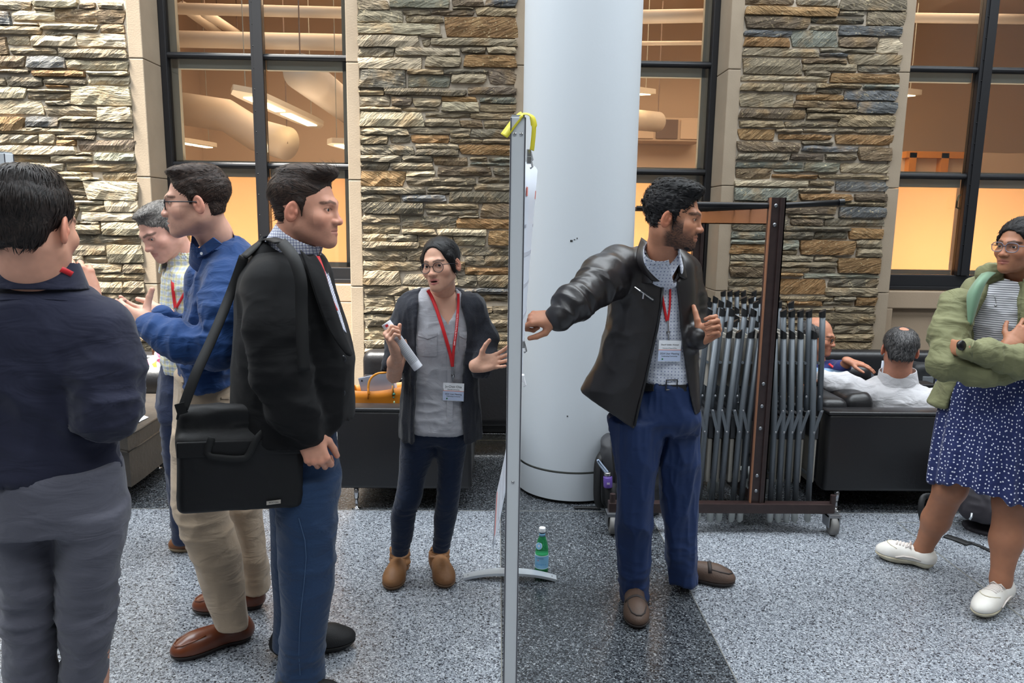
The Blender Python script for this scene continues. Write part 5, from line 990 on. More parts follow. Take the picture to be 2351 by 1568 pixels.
    op = loft([S(2262,2352,600,y-.2,.20), S(2262,2348,650,y-.2,.20), S(2250,2342,700,y-.2,.20), S(2216,2340,770,y-.2,.20), S(2214,2342,840,y-.2,.20), S(2195,2440,890,y-.2,.22), S(2162,2450,960,y-.2,.24), S(2150,2455,1015,y-.2,.25)], 5)
    garment('jacket', [('u', jk, 0), ('s', op, .01)]+limb([rs, P(2180,765,3.06), re], [.068,.062,.058], .04)+limb([re, P(2240,856,2.94), P(2315,850,2.94)], [.058,.052,.046], .02)+limb([ls, le], [.075,.068], .04)+[('s', rc(nb+A3(0,-.02,-.02), c, .075, .06), .008)], .0068, 'g_jacket', t,
        folds=[(.012,((0.3,0,1),20,8),P(2180,770,3.05),.14,2),(.012,((1,0,0.2),22,9),P(2290,825,2.9),.16,5),(.010,(8,8,7),P(2150,900,y),.14,6),(.008,(12,10,6),None,1,8)])
    garment('sleeve', limb([le, P(2330,830,2.895), P(2262,812,2.885), P(2228,804,2.885)], [.066,.058,.050,.042], .02), .0066, 'g_jacket', t, folds=[(.011,((1,0,0.2),26,9),None,1,5)])
    MB().tube([P(2236,782,2.86), P(2231,800,2.838), P(2231,822,2.86)], .004, 6).build('cuff_seam', 'g_jacket', t, True)
    a_ = [(2286,628,3.11),(2268,642,3.05),(2256,662,3.02),(2243,700,3.005),(2230,742,3.0)]; m_ = [(2270,626,3.10),(2250,643,3.03),(2240,666,3.005),(2233,704,2.995),(2228,745,2.995)]; b_ = [(2254,630,3.12),(2236,652,3.07),(2222,678,3.03),(2222,712,3.01),(2224,748,3.0)]
    MB().sheet(patch([[P(*q[k]) for q in (a_, m_, b_)] for k in range(5)]), .010).build('hood_lining', 'g_lining', t, True)
    MB().sheet(patch([[P(2350,640,3.06), P(2362,650,3.03), P(2378,664,3.06)],[P(2346,690,3.02), P(2358,694,3.0), P(2372,704,3.02)],[P(2342,760,3.0), P(2352,764,2.985), P(2364,768,3.0)]]), .008).build('lapel', 'g_jacket', t, True)
    garment('hood', [('u', el(P(2320,640,3.30), (.13,.07,.055)), .02), ('u', rc(P(2268,632,3.18), P(2290,640,3.28), .05,.06), .03)], .008, 'g_jacket', t, folds=[(.010,(14,14,14),None,1,4)])
    jf = lambda px, py, g=.004: on_front(uni([jk]), P(px, py, y), gap=g)
    for px, py in ((2196,696),(2176,848)): q = P(px, py, 2.99); MB().lathe(jf(px,py,.004), [(.0075,0),(.0075,.003),(.004,.004)], 14, CAM-q).build('snap', 'brass', t)
    # skirt with gathered folds
    skl = loft([S(2172,2420,838,y,.13), S(2165,2425,860,y,.14), S(2150,2435,940,y,.165), S(2134,2445,1030,y-.01,.19), S(2122,2452,1118,y-.02,.215)], 2.2); lo_c = P(2285,1000,y)
    def flare(): 
        Vv, Qq = sculpt([('u', skl, 0), ('s', loft([S(2200,2400,1060,y,.12), S(2140,2440,1112,y-.02,.19), S(2120,2455,1160,y-.02,.21)], 2.2), .004)], .0062); N = vnormals(Vv, Qq); x, yy = Vv[:,0]-lo_c[0], Vv[:,1]-lo_c[1]; th = np.arctan2(x, -yy); k = np.clip((P(2285,845,y)[2]-Vv[:,2])/.45, 0, 1)
        d = (np.sin(th*13+2*np.sin(th*3))+.6*np.sin(th*23+1))*.0085*k; Vv = Vv+N*d[:,None]; low = k > .93; Vv[:,2] -= np.where(k > .6, .028*np.sin(th*2.2+.6)*(k-.6)/.4, 0)
        return bigmesh('skirt', Vv, Qq, 'g_skirt', t, uv=np.stack([th*.24, Vv[:,2], 0*x], 1))
    flare()
    q = P(2206,793,2.868); ax = nrm(lw-le); n_ = nrm(CAM-q+A3(0,0,.5)); n_ = nrm(n_-ax*(n_@ax)); MB().lathe(q, [(.019,-.004),(.0205,0),(.0205,.007),(.017,.010)], 22, n_).build('watch', 'watch_black', t, True)
    ring = [lw+ax*(-.006)+.031*(math.cos(a)*n_+math.sin(a)*np.cross(ax,n_)) for a in np.linspace(0,6.283,20)]; MB().tube(ring, .009, 6, caps=False, flat=.4).build('watch_strap', 'watch_teal', t, True)
    sf = lambda px, py, g=.004: on_front(tor, P(px, py, y), gap=g)
    MB().tube([P(2290,638,3.14), sf(2285,655,.006), sf(2284,680,.006), sf(2287,697,.006)], .0012, 5).lathe(sf(2286,702,.008), [(.0001,-.006),(.006,0),(.0001,.006)], 8).build('necklace', 'metal', t, True)
    for (tx,ty,hx,hy) in ((2004,1278,2146,1310),(2240,1428,2312,1372)):
        g, h = G(tx,ty), G(hx,hy); o, T, L, hw = shoe(t, g, h, .096, .078, 'g_sneaker', 'g_sole', 'sneaker', name='sneaker', sole_h=.036); MB().tube([T.top(a_*hw,b_*L,.0042) for a_,b_ in ((-.80,.62),(-.62,.72),(-.3,.775),(0,.79),(.3,.775),(.62,.72),(.84,.62))], .0022, 6).build('toe_seam', 'g_sole', o, True); [MB().tube([T((q_*hw*.86,.22*L,.050)), T((q_*hw*.93,.36*L,.058)), T((q_*hw*1.0,.50*L,.056)), T((q_*hw*1.05,.62*L,.044))], .0035, 6).build('side_stripe', 'g_lace', o, True) for q_ in (-1,1)]
        for k in range(5): MB().tube([T.top(u*hw,(.42+.052*k+.01*abs(u))*L,.0045) for u in (-.5,-.25,0,.25,.5)], .0046, 6, flat=.7).build('lace', 'g_lace', o, True)
        for q in (-1,1): MB().tube([T.top(0,.41*L,.006), T.top(q*.014,.43*L,.018), T.top(q*.030,.40*L,.014), T.top(q*.012,.41*L,.008), T.top(q*.028,.49*L,.006)], .003, 6).build('lace_loop', 'g_lace', o, True)
woman_olive()
# ---------------------------------------------------------------- man in the black blazer with the shoulder bag
def man_blazer():
    cloth('b_blazer', srgb(17,17,19), 0.8, weave=1500, wrinkle=5, ws=0.25, c2=srgb(12,12,13), spec=.2, sheen=.04); cloth('b_jeans', srgb(40,62,92), 0.85, weave=700, wv=.3, wrinkle=9, ws=0.45, c2=srgb(24,42,70)); pm('b_shoe', srgb(20,20,22), 0.6, bump=(300,.5,.003)); pm('b_sole', srgb(14,14,15), 0.7); pm('button_dark', srgb(40,42,48), 0.3)
    patterned('b_shirt', srgb(226,230,240), fn_lines(srgb(228,230,240), [(0,.0085,0,.22,srgb(70,80,140),.75),(1,.0085,0,.22,srgb(70,80,140),.75)]), ws=.2)
    y = 2.42; t = thing('person', tuple(G(700,1530)*A3(1,1,0)), 'man in black blazer and blue jeans carrying a black shoulder bag', 'person')
    sk = (206,150,126); c = P(705,478,2.36); M = frame(80, -1, 0); s = 1.0; nb = P(655,600,2.40)
    H_ = head_piece(c, M, s, sk, nb, (.060,.070), nose=1.08, jaw=1.06, brow=(58,42,36), lips=(170,106,100), beard=((120,84,72), .35, 0), wide=1.04)
    s1, e1, w1 = P(628,655,2.24), P(640,850,2.18), P(708,992,2.22)
    h1 = hand_piece(w1, (.30,-.10,-.95), (.15,-.98,.05), -1, [(48,52,28),(56,58,30),(60,60,32),(62,60,34)], w1+nrm(e1-w1)*.09, 1.02, sk, thumb=[(.5,.75,-.45),(.2,.9,-.45),(.05,.9,-.45)], spread=2, fr=(.030,.036))
    jk = loft([S(590,722,568,y,.10), S(572,742,588,y,.17), S(553,760,620,y,.205), S(545,776,680,y,.225), S(541,800,760,y,.225), S(540,814,830,y,.22), S(538,818,900,y,.22), S(538,816,985,y,.225)], 2.4)
    core = core_piece([off(jk,-.05), rc(s1,e1,.045,.04), rc(e1,w1,.04,.03), rc(P(690,1000,2.38),P(690,1560,2.34),.04,.03), rc(P(680,1000,2.5),P(665,1430,2.6),.04,.03)], sk, .014)
    V, Q, C = join([H_, h1, core]); bigmesh('body', V, Q, 'skin', t, C); eyes(t, c, M, s, (.05,1,-.08), (66,54,50))
    fl = lambda V, N: np.stack([V[:,0]*.2, -1.0+0*V[:,0], .25-V[:,1]*-1.5-np.clip(-V[:,1],0,1)*9], 1)
    hair_piece(t, c, M, s, [el((0,-.022,.046),(.0805,.101,.085)), el((0,.040,.106),(.058,.052,.026)), el((0,.074,.114),(.046,.024,.016)), el((0,-.02,.110),(.058,.07,.022)), el((0,-.056,-.026),(.060,.040,.055)), rc((.072,.010,.02),(.0735,.014,-.024),.0075,.004), rc((-.072,.010,.02),(-.0735,.014,-.024),.0075,.004)], [el((0,.104,.006),(.080,.066,.070)), hs((0,0,-.066),(0,.35,1)), el((.090,-.008,-.018),(.028,.024,.036)), el((-.090,-.008,-.018),(.028,.024,.036)), el((0,.085,-.07),(.12,.080,.065))], 'hair_brown', fl, amp=.002, tufts=600, tl=(.03,.05), tw=.0014, lift=.07, seed=21, tmask=lambda V: (V[:,2] > .02)|(V[:,1] < -.03))
    fold_arm = [(.012,((0,0,1),16,6),P(640,840,2.2),.13,2),(.010,((0.4,0,1),20,7),P(690,950,2.2),.12,4)]
    garment('blazer', [('u', jk, 0), ('s', loft([S(742,900,560,y-.02,.10), S(752,900,640,y,.10), S(772,900,700,y,.09), S(800,900,770,y,.06), S(812,900,800,y,.02)], 4), .01), ('s', bx(P(805,1000,y), (.05,.3,.06), frame(0,0,-38)), .01)]+limb([s1, P(628,750,2.2), e1], [.086,.083,.076], .03)+limb([e1, P(672,930,2.19), w1+A3(-.004,0,.01)], [.076,.066,.053], .03)+[('s', rc(P(668,600,2.39), c, .090, .075), .008)], .0072, 'b_blazer', t, folds=fold_arm+[(.007,(6,6,4),None,1,6)])
    # collar and lapel of the blazer, shirt collar
    collar('shirt_collar', P(668,585,2.39), P(692,533,2.375), .090, .078, .007, 'b_shirt', t, (1,0,-.1), .016, uv=uv_front)
    collar('blazer_collar', P(655,612,2.39), P(674,572,2.385), .120, .100, .010, 'b_blazer', t, (1,0,-.3), .07)
    q = lambda px, py, yy: P(px, py, yy)
    MB().sheet(patch([[q(690,575,2.24), q(708,590,2.25), q(722,585,2.29)], [q(706,620,2.215), q(728,640,2.225), q(742,620,2.27)], [q(728,690,2.205), q(752,700,2.225), q(764,690,2.26)], [q(756,760,2.215), q(778,770,2.24), q(786,756,2.27)], [q(795,815,2.25), q(804,818,2.26), q(808,812,2.28)]]), .006).build('lapel', 'b_blazer', t, True)
    MB().sheet([[q(722,585,2.30), q(742,600,2.40)], [q(742,620,2.29), q(756,640,2.40)], [q(764,690,2.28), q(776,705,2.40)], [q(786,756,2.29), q(794,765,2.40)]], .006).build('shirt_front', 'b_shirt', t); addpat([o for o in t.children if o.name.startswith('shirt_front')][-1], uv_front)
    ribbon('lanyard', [q(728,588,2.30), q(738,615,2.272), q(748,650,2.262), q(760,690,2.258), q(771,715,2.26)], .016, 'lanyard_red', t, facing=(.6,-.8,0))
    for px, py in ((786,824),(784,902)): MB().lathe(on_front(jk, P(px,py,y), gap=.002), [(.0115,0),(.0125,.003),(.010,.005),(.006,.003)], 16, (.4,-.9,.05)).build('button', 'button_dark', t)
    MB().sheet([[on_front(jk, P(px,py,y), gap=.004) for px in (703,722)] for py in (888,893)], .004).build('pocket_edge', 'b_blazer', t)
    # jeans
    pel = loft([S(600,770,960,y+.02,.16), S(606,778,1040,y+.02,.17), S(612,782,1110,y+.02,.175)], 2.3)
    n_ = loft([S(625,784,1090,2.36,.11), S(636,775,1180,2.34,.11), S(640,772,1260,2.33,.105), S(642,769,1330,2.32,.10), S(646,758,1400,2.32,.095), S(640,748,1480,2.33,.092), S(634,744,1560,2.34,.095), S(636,748,1625,2.34,.10)], 2.2)
    f_ = loft([S(612,740,1090,2.54,.11), S(620,700,1200,2.57,.10), S(622,696,1300,2.59,.095), S(628,705,1400,2.60,.09), S(624,720,1480,2.60,.09)], 2.2)
    garment('jeans', [('u', pel, 0), ('u', n_, .03), ('u', f_, .02)], .0075, 'b_jeans', t, folds=[(.010,(7,7,24),P(690,1540,2.3),.12,3),(.008,(8,8,14),P(700,1250,2.3),.16,4),(.006,(8,8,30),P(690,1110,2.3),.12,5)])
    sf = lambda px, py: on_front(n_, P(px, py, 2.33), gap=.0055)
    pm('seam_blue', srgb(66,90,122), 0.9); MB().tube([sf(686,1190), sf(700,1240), sf(703,1280), sf(698,1340), sf(692,1390), sf(688,1440), sf(686,1500), sf(689,1550)], .0014, 5).build('seam', 'seam_blue', t)
    for g, h in ((G(822,1478), G(622,1508)), (G(800,1620), G(628,1640))):
        o, T, L, hw = shoe(t, g, h, .108, .095, 'b_shoe', 'b_sole', 'boot', name='sneaker', sole_h=.030)
        for k in range(3): MB().tube([T.top(u*hw,(.46+.07*k)*L,.004) for u in (-.6,-.3,0,.3,.6)], .005, 6, flat=.5).build('lace', 'b_sole', o, True)
man_blazer()
def messenger_bag():
    pm('bag_nylon', srgb(13,13,15), 0.62, spec=.35, bump=(700,.3,.001), mix=(6, srgb(19,19,22), .5)); pm('bag_web', srgb(10,10,11), 0.7, bump=(900,.3,.001)); pm('bag_tag', srgb(176,168,158), 0.4, 0.3)
    y = 2.12; t = thing('shoulder_bag', tuple(P(540,1080,y)), 'black nylon laptop bag hanging at the side of the man in the blazer', 'bag')
    A = lambda px, py, d=0: P(px, py, y+d)
    a, b, c_, d_ = A(388,1010), A(686,1000,.10), A(390,1170), A(672,1188,.10); X = nrm(b-a); ctr = (a+b+c_+d_)/4+A3(0,.07,0); Y = nrm(np.cross(A3(0,0,1), X)); Z = np.cross(X, Y); M = np.stack([X,Y,Z],1)
    hw, hh = np.linalg.norm(b-a)/2, (a[2]-c_[2]+b[2]-d_[2])/4
    L = lambda x, yy, z: ctr+M@A3(x, yy, z)
    garment('bag_body', [('u', bx(L(0,0,-.0), (hw,.060,hh), M, .022), 0), ('u', bx(L(-.005,.012,hh+.025), (hw*.96,.040,.055), M, .03), .03), ('u', bx(L(0,-.056,-.012), (hw*.93,.010,hh*.80), M, .008), .012)], .0062, 'bag_nylon', t, folds=[(.010,(7,7,16),L(-.02,0,hh+.06),.12,3),(.004,(8,8,6),None,1,5)])
    MB().obox(L(0,-.068,hh*.72), X*hw*.97, Y*.006, Z*.024, .004).build('pocket_band', 'bag_nylon', t)
    MB().tube([L(-hw*.95,-.062,hh*.86), L(0,-.066,hh*.84), L(hw*.9,-.062,hh*.86)], .003, 6).build('pocket_piping', 'bag_web', t)
    ribbon('handle', [L(-hw*.46,-.070,hh*.72), L(-hw*.44,-.078,hh*1.02), L(-hw*.50,-.080,hh*.62), L(-hw*.30,-.082,hh*.52), L(0,-.084,hh*.48), L(hw*.12,-.082,hh*.56), L(hw*.26,-.078,hh*.98), L(hw*.40,-.06,hh*1.16)], .020, 'bag_web', t, .003, facing=-Y)
    tg = L(hw*.52,-.074,-hh*.74); MB().obox(tg, nrm(X+Z*.07)*.021, Y*.0015, Z*.0058).build('metal_tag', 'bag_tag', t)
    text_obj('tag_text', 'BOSTON', tg-Y*.0018, X, Z, .007, 'ink', t)
    # shoulder strap: bag end up the back, over the shoulder, down the front
    q = [A(420,938,.02), A(450,858,.05), A(490,770,.12), A(532,668,.20), P(560,590,2.30), P(610,550,2.33), P(645,556,2.20), P(672,588,2.145), P(690,640,2.125), P(694,720,2.11), P(700,800,2.10), P(706,880,2.09)]
    ribbon('strap', q[:5], .030, 'bag_web', t, .004, facing=(0,-1,.1)); ribbon('strap', [q[4],q[5],q[6]], .034, 'bag_web', t, .005, facing=(0,-.3,1)); ribbon('strap', q[6:9]+[P(692,700,2.125), P(694,770,2.12), P(698,850,2.12)], .034, 'bag_web', t, .005, facing=(.2,-1,.2))
    MB().obox(A(416,938,.02), A3(.014,0,.004), A3(0,.004,0), A3(-.004,0,.016)).tube([A(410,948,.02), A(407,962,.03)], .004, 6).build('buckle', 'bag_web', t)
messenger_bag()
# ---------------------------------------------------------------- man in the blue shirt with glasses
def man_blue():
    cloth('c_shirt', srgb(27,62,112), 0.75, weave=1500, wrinkle=10, ws=0.5, c2=srgb(20,50,96), spec=.25); cloth('c_chino', srgb(178,158,136), 0.85, weave=1300, wrinkle=8, ws=0.4, c2=srgb(160,141,120)); pm('c_shoe', srgb(112,56,28), 0.32, coat=.3, mix=(10, srgb(84,40,22), .6)); pm('c_sole', srgb(34,24,22), .6); pm('c_belt', srgb(112,62,38), .4); pm('c_sock', srgb(142,118,84), .9)
    y = 2.78; t = thing('person', tuple(G(500,1460)*A3(1,1,0)), 'man in bright blue shirt and beige chinos with glasses, gesturing with both hands', 'person')
    sk = (222,172,150); c = P(450,463,2.66); M = frame(-72, -3, 0); s = 1.0; nb = P(506,575,2.76)
    H_ = head_piece(c, M, s, sk, nb, (.056,.062), brow=(60,42,34), lips=(190,120,112), beard=((150,108,92), .30, 0), mouth=.0025, nose=1.05)
    s1, e1, w1 = P(520,648,2.60), P(498,800,2.50), P(338,748,2.52); s2, e2, w2 = P(470,640,2.96), P(462,790,3.0), P(372,724,2.86)
    h1 = hand_piece(w1, (-.88,.05,.40), (.05,-1,.1), 1, [(30,40,20),(34,44,22),(36,46,24),(38,46,24)], w1+nrm(e1-w1)*.09, .98, sk, thumb=[(.80,.45,-.25),(.97,.20,-.05),(1,.05,.05)], spread=4, fr=(.027,.033))
    h2 = hand_piece(w2, (-.92,.0,.05), (.1,.7,-.7), -1, [(24,30,16),(26,32,18),(28,34,18),(30,36,20)], w2+nrm(e2-w2)*.09, .98, sk, thumb=[(.5,.75,-.1),(.3,.9,0),(.2,.95,0)], spread=4, fr=(.027,.033))
    tor = loft([S(498,560,545,y,.08), S(476,582,575,y,.15), S(455,578,620,y,.19), S(436,570,690,y,.195), S(420,562,760,y,.185), S(410,552,830,y,.17), S(407,548,875,y,.17)], 2.3)
    core = core_piece([off(tor,-.04), rc(s1,e1,.04,.035), rc(s2,e2,.04,.035), rc(e2,w2,.033,.027), rc(e1,w1,.033,.027), rc(P(470,900,2.74),P(450,1180,2.68),.05,.04), rc(P(450,1180,2.68),P(530,1420,2.64),.035,.025), rc(P(500,900,2.9),P(562,1180,2.93),.04,.03), rc(P(562,1180,2.93),P(588,1340,2.94),.03,.025)], sk, .014)
    V, Q, C = join([H_, h1, h2, core]); bigmesh('body', V, Q, 'skin', t, C); eyes(t, c, M, s, (0,1,-.12), (70,80,86))
    fl = lambda V, N: np.stack([V[:,0]*.4, .5+0*V[:,0], -.8+V[:,2]*9], 1)
    hair_piece(t, c, M, s, [el((0,-.022,.045),(.0800,.101,.084)), el((0,.032,.102),(.060,.056,.022)), el((0,-.02,.106),(.058,.07,.018)), el((0,-.054,-.028),(.058,.040,.054)), rc((.072,.008,.02),(.0730,.010,-.022),.0072,.004), rc((-.072,.008,.02),(-.0730,.010,-.022),.0072,.004)], [el((0,.102,.000),(.080,.066,.074)), hs((0,0,-.072),(0,.35,1)), el((.089,-.008,-.018),(.028,.024,.036)), el((-.089,-.008,-.018),(.028,.024,.036)), el((0,.085,-.07),(.12,.080,.065))], 'hair_brown', fl, amp=.0015, tufts=1100, tl=(.009,.015), tw=.0013, lift=.30, seed=31, curl=.0012)
    glasses(t, c, M, s, 'rect', 'glasses_black', rw=.0265, rh=.0175, y=.099, z=-.006, th=.0020)
    fo = [(.012,((-1,0,.3),22,8),P(420,780,2.5),.14,2),(.012,((0,0,1),18,8),P(498,770,2.5),.12,4),(.010,(9,9,7),None,1,6),(.008,(12,12,30),P(470,860,2.65),.12,8)]
    garment('shirt', [('u', tor, 0), ('s', rc(nb+A3(-.01,0,.0), c, .064, .055), .006)]+limb([s1, P(512,720,2.53), e1], [.078,.066,.062], .04)+limb([e1, P(410,782,2.49), w1+A3(.004,0,.002)], [.062,.057,.036], .03)+limb([s2, e2], [.075,.06], .04)+limb([e2, w2], [.058,.036], .03), .0068, 'c_shirt', t, folds=fo)
    collar('shirt_collar', nb+A3(-.02,0,-.030), c+M@A3(0,-.040,-.112), .094, .072, .006, 'c_shirt', t, (-1,0,-.2), .022)
    q = lambda px, py, yy: P(px, py, yy); MB().sheet([[q(452,575,2.66), q(470,560,2.62), q(490,545,2.60)], [q(455,592,2.655), q(478,582,2.61), q(510,560,2.59)]], .005).build('collar_point', 'c_shirt', t)
    MB().lathe(q(463,582,2.63), [(.0055,0),(.0055,.002)], 10, (-.3,-1,0)).build('button', 'badge_white', t)
    MB().sheet([[on_front(uni([rc(e1,w1,.062,.036)]), q(px,py,2.52), gap=.004) for py in (730,750,772)] for px in (334,345,356)], .004).build('cuff', 'c_shirt', t)
    pel = loft([S(405,546,850,y,.155), S(403,545,900,y,.165), S(400,548,980,y,.175), S(400,550,1010,y,.17)], 2.3)
    n_ = loft([S(398,535,985,2.72,.11), S(397,524,1080,2.70,.105), S(403,522,1182,2.66,.10), S(437,547,1257,2.64,.092), S(463,557,1337,2.63,.085), S(490,570,1416,2.63,.078), S(496,572,1432,2.63,.078)], 2.2)
    f_ = loft([S(430,570,985,2.90,.11), S(490,592,1080,2.92,.105), S(528,601,1182,2.92,.10), S(544,609,1257,2.92,.092), S(555,617,1337,2.93,.088), S(557,619,1350,2.93,.088)], 2.2)
    garment('chinos', [('u', pel, 0), ('u', n_, .03), ('u', f_, .03)], .007, 'c_chino', t, folds=[(.008,(8,8,20),P(450,1200,2.65),.13,3),(.007,(7,7,5),None,1,4),(.007,(9,9,26),P(590,1330,2.9),.08,6)])
    MB().sheet([[on_front(off(pel,.004), P(px, py, y), gap=.001) for px in (409,425,450,480,510,538)] for py in (850,861,872)], .005).build('belt', 'c_belt', t)
    for px in (415,497): MB().sheet([[on_front(off(pel,.010), P(px+dx, py, y), gap=.001) for dx in (0,7)] for py in (846,860,878)], .003).build('belt_loop', 'c_chino', t)
    MB().sheet([[on_front(pel, P(px, py, y), gap=.002) for px in (508,530)] for py in (912,916)], .002).build('pocket_edge', 'c_chino', t)
    for (tx,ty,hx,hy) in ((386,1520,582,1462),(437,1408,608,1392)):
        g, h = G(tx,ty), G(hx,hy); o, T, L, hw = shoe(t, g, h, .102, .085, 'c_shoe', 'c_sole', name='loafer_shoe'); garment('sock', [('u', rc(T((0,.22*L,.05)), T((0,.20*L,.16)), .038,.040), 0), ('u', rc(T((0,.22*L,.06)), T((0,.42*L,.055)), .034,.028), .02)], .006, 'c_sock', o)
        MB().tube([T.top(a_*hw,b_*L,.0025) for a_,b_ in ((-.62,.58),(-.70,.72),(-.55,.85),(-.25,.915),(.1,.925),(.45,.88),(.72,.74),(.66,.58))], .0038, 6).build('seam', 'c_shoe', o, True)
man_blue()
# ---------------------------------------------------------------- man in the pale plaid shirt, half hidden
def man_plaid():
    patterned('p_shirt', srgb(214,212,204), fn_lines(srgb(220,220,214), [(0,.026,0,.35,srgb(168,180,204),.55),(1,.026,0,.35,srgb(168,180,204),.55),(0,.026,.5,.25,srgb(214,204,140),.6),(1,.026,.5,.25,srgb(214,204,140),.6)]), ws=.5); cloth('p_trousers', srgb(38,48,76), .85, ws=.4); pm('p_shoe', srgb(126,78,44), .45, mix=(10, srgb(96,58,34), .5)); pm('p_sole', srgb(150,130,104), .7); pm('p_belt', srgb(140,84,46), .45)
    y = 3.46; t = thing('person', tuple(G(430,1255)*A3(1,1,0)), 'grey-haired man in pale plaid shirt bending his head, behind the man in blue', 'person')
    sk = (216,164,146); c = P(372,530,3.34); M = frame(-34, -22, -8); s = 1.0; nb = P(425,618,3.44)
    H_ = head_piece(c, M, s, sk, nb, (.058,.066), nose=1.1, brow=(70,58,52), lips=(186,116,110), brow_w=1.1)
    tor = loft([S(395,475,600,y,.08), S(380,500,625,y,.16), S(372,520,680,y,.19), S(370,520,760,y,.19), S(374,515,845,y,.18)], 2.3)
    core = core_piece([off(tor,-.04), rc(P(420,860,y),P(425,1230,3.5),.04,.025), rc(P(470,860,y+.05),P(478,1225,3.6),.04,.025)], sk, .014)
    V, Q, C = join([H_, core]); bigmesh('body', V, Q, 'skin', t, C); eyes(t, c, M, s, (-.1,1,-.25), (60,60,66))
    fl = lambda V, N: np.stack([V[:,0]*.4-.4, .6+0*V[:,0], -.6+V[:,2]*6], 1)
    hair_piece(t, c, M, s, [el((0,-.022,.045),(.0795,.101,.083)), el((0,.025,.100),(.058,.058,.020)), el((0,-.054,-.028),(.056,.040,.053)), rc((.071,.008,.02),(.0725,.012,-.02),.007,.004), rc((-.071,.008,.02),(-.0725,.012,-.02),.007,.004)], [el((0,.104,-.004),(.078,.064,.078)), hs((0,0,-.07),(0,.35,1)), el((.089,-.008,-.018),(.028,.024,.036)), el((-.089,-.008,-.018),(.028,.024,.036)), el((0,.085,-.07),(.12,.080,.065))], 'hair_grey', fl, amp=.001, tufts=700, tl=(.012,.022), tw=.0016, lift=.2, seed=41)
    s1, e1 = P(490,660,3.3), P(500,800,3.25)
    garment('shirt', [('u', tor, 0), ('s', rc(nb, c, .062, .055), .006)]+limb([s1, e1], [.07,.06], .04), .0075, 'p_shirt', t, folds=[(.009,(10,10,9),None,1,2)], uv=uv_front)
    collar('shirt_collar', nb+A3(-.02,-.01,-.02), c+M@A3(0,-.045,-.10), .092, .073, .006, 'p_shirt', t, (-.6,-.8,0), .02, uv=uv_front)
    fr = lambda px, py, g=.01: on_front(tor, P(px, py, y), gap=g)
    lanyard(t, [fr(398,612,.014), fr(396,650), fr(400,690), fr(403,708)], [P(452,580,3.32), fr(444,620), fr(430,660), fr(404,708)], w=.014, clip=(fr(403,706,.012), fr(412,745,.012)))
    pel = loft([S(372,490,832,y,.165), S(364,486,890,y,.17), S(364,486,950,y,.17)], 2.3)
    garment('trousers', [('u', pel, 0), ('u', loft([S(364,440,930,3.42,.10), S(372,440,1010,3.42,.09), S(390,446,1150,3.46,.08), S(396,446,1238,3.5,.075)], 2.2), .03), ('u', loft([S(420,490,930,3.56,.10), S(440,500,1050,3.56,.09), S(450,505,1225,3.6,.075)], 2.2), .03)], .0085, 'p_trousers', t, folds=[(.008,(8,8,10),None,1,3)])
    MB().sheet([[on_front(off(pel,.004), P(px, py, y), gap=.001) for px in (375,385,400,415,430)] for py in (828,836,844)], .005).build('belt', 'p_belt', t)
    for (tx,ty,hx,hy) in ((383,1266,455,1258),(440,1240,505,1230)): shoe(t, G(tx,ty), G(tx,ty)+nrm(G(hx,hy)-G(tx,ty))*.29, .10, .085, 'p_shoe', 'p_sole', 'boot', name='leather_shoe')
man_plaid()
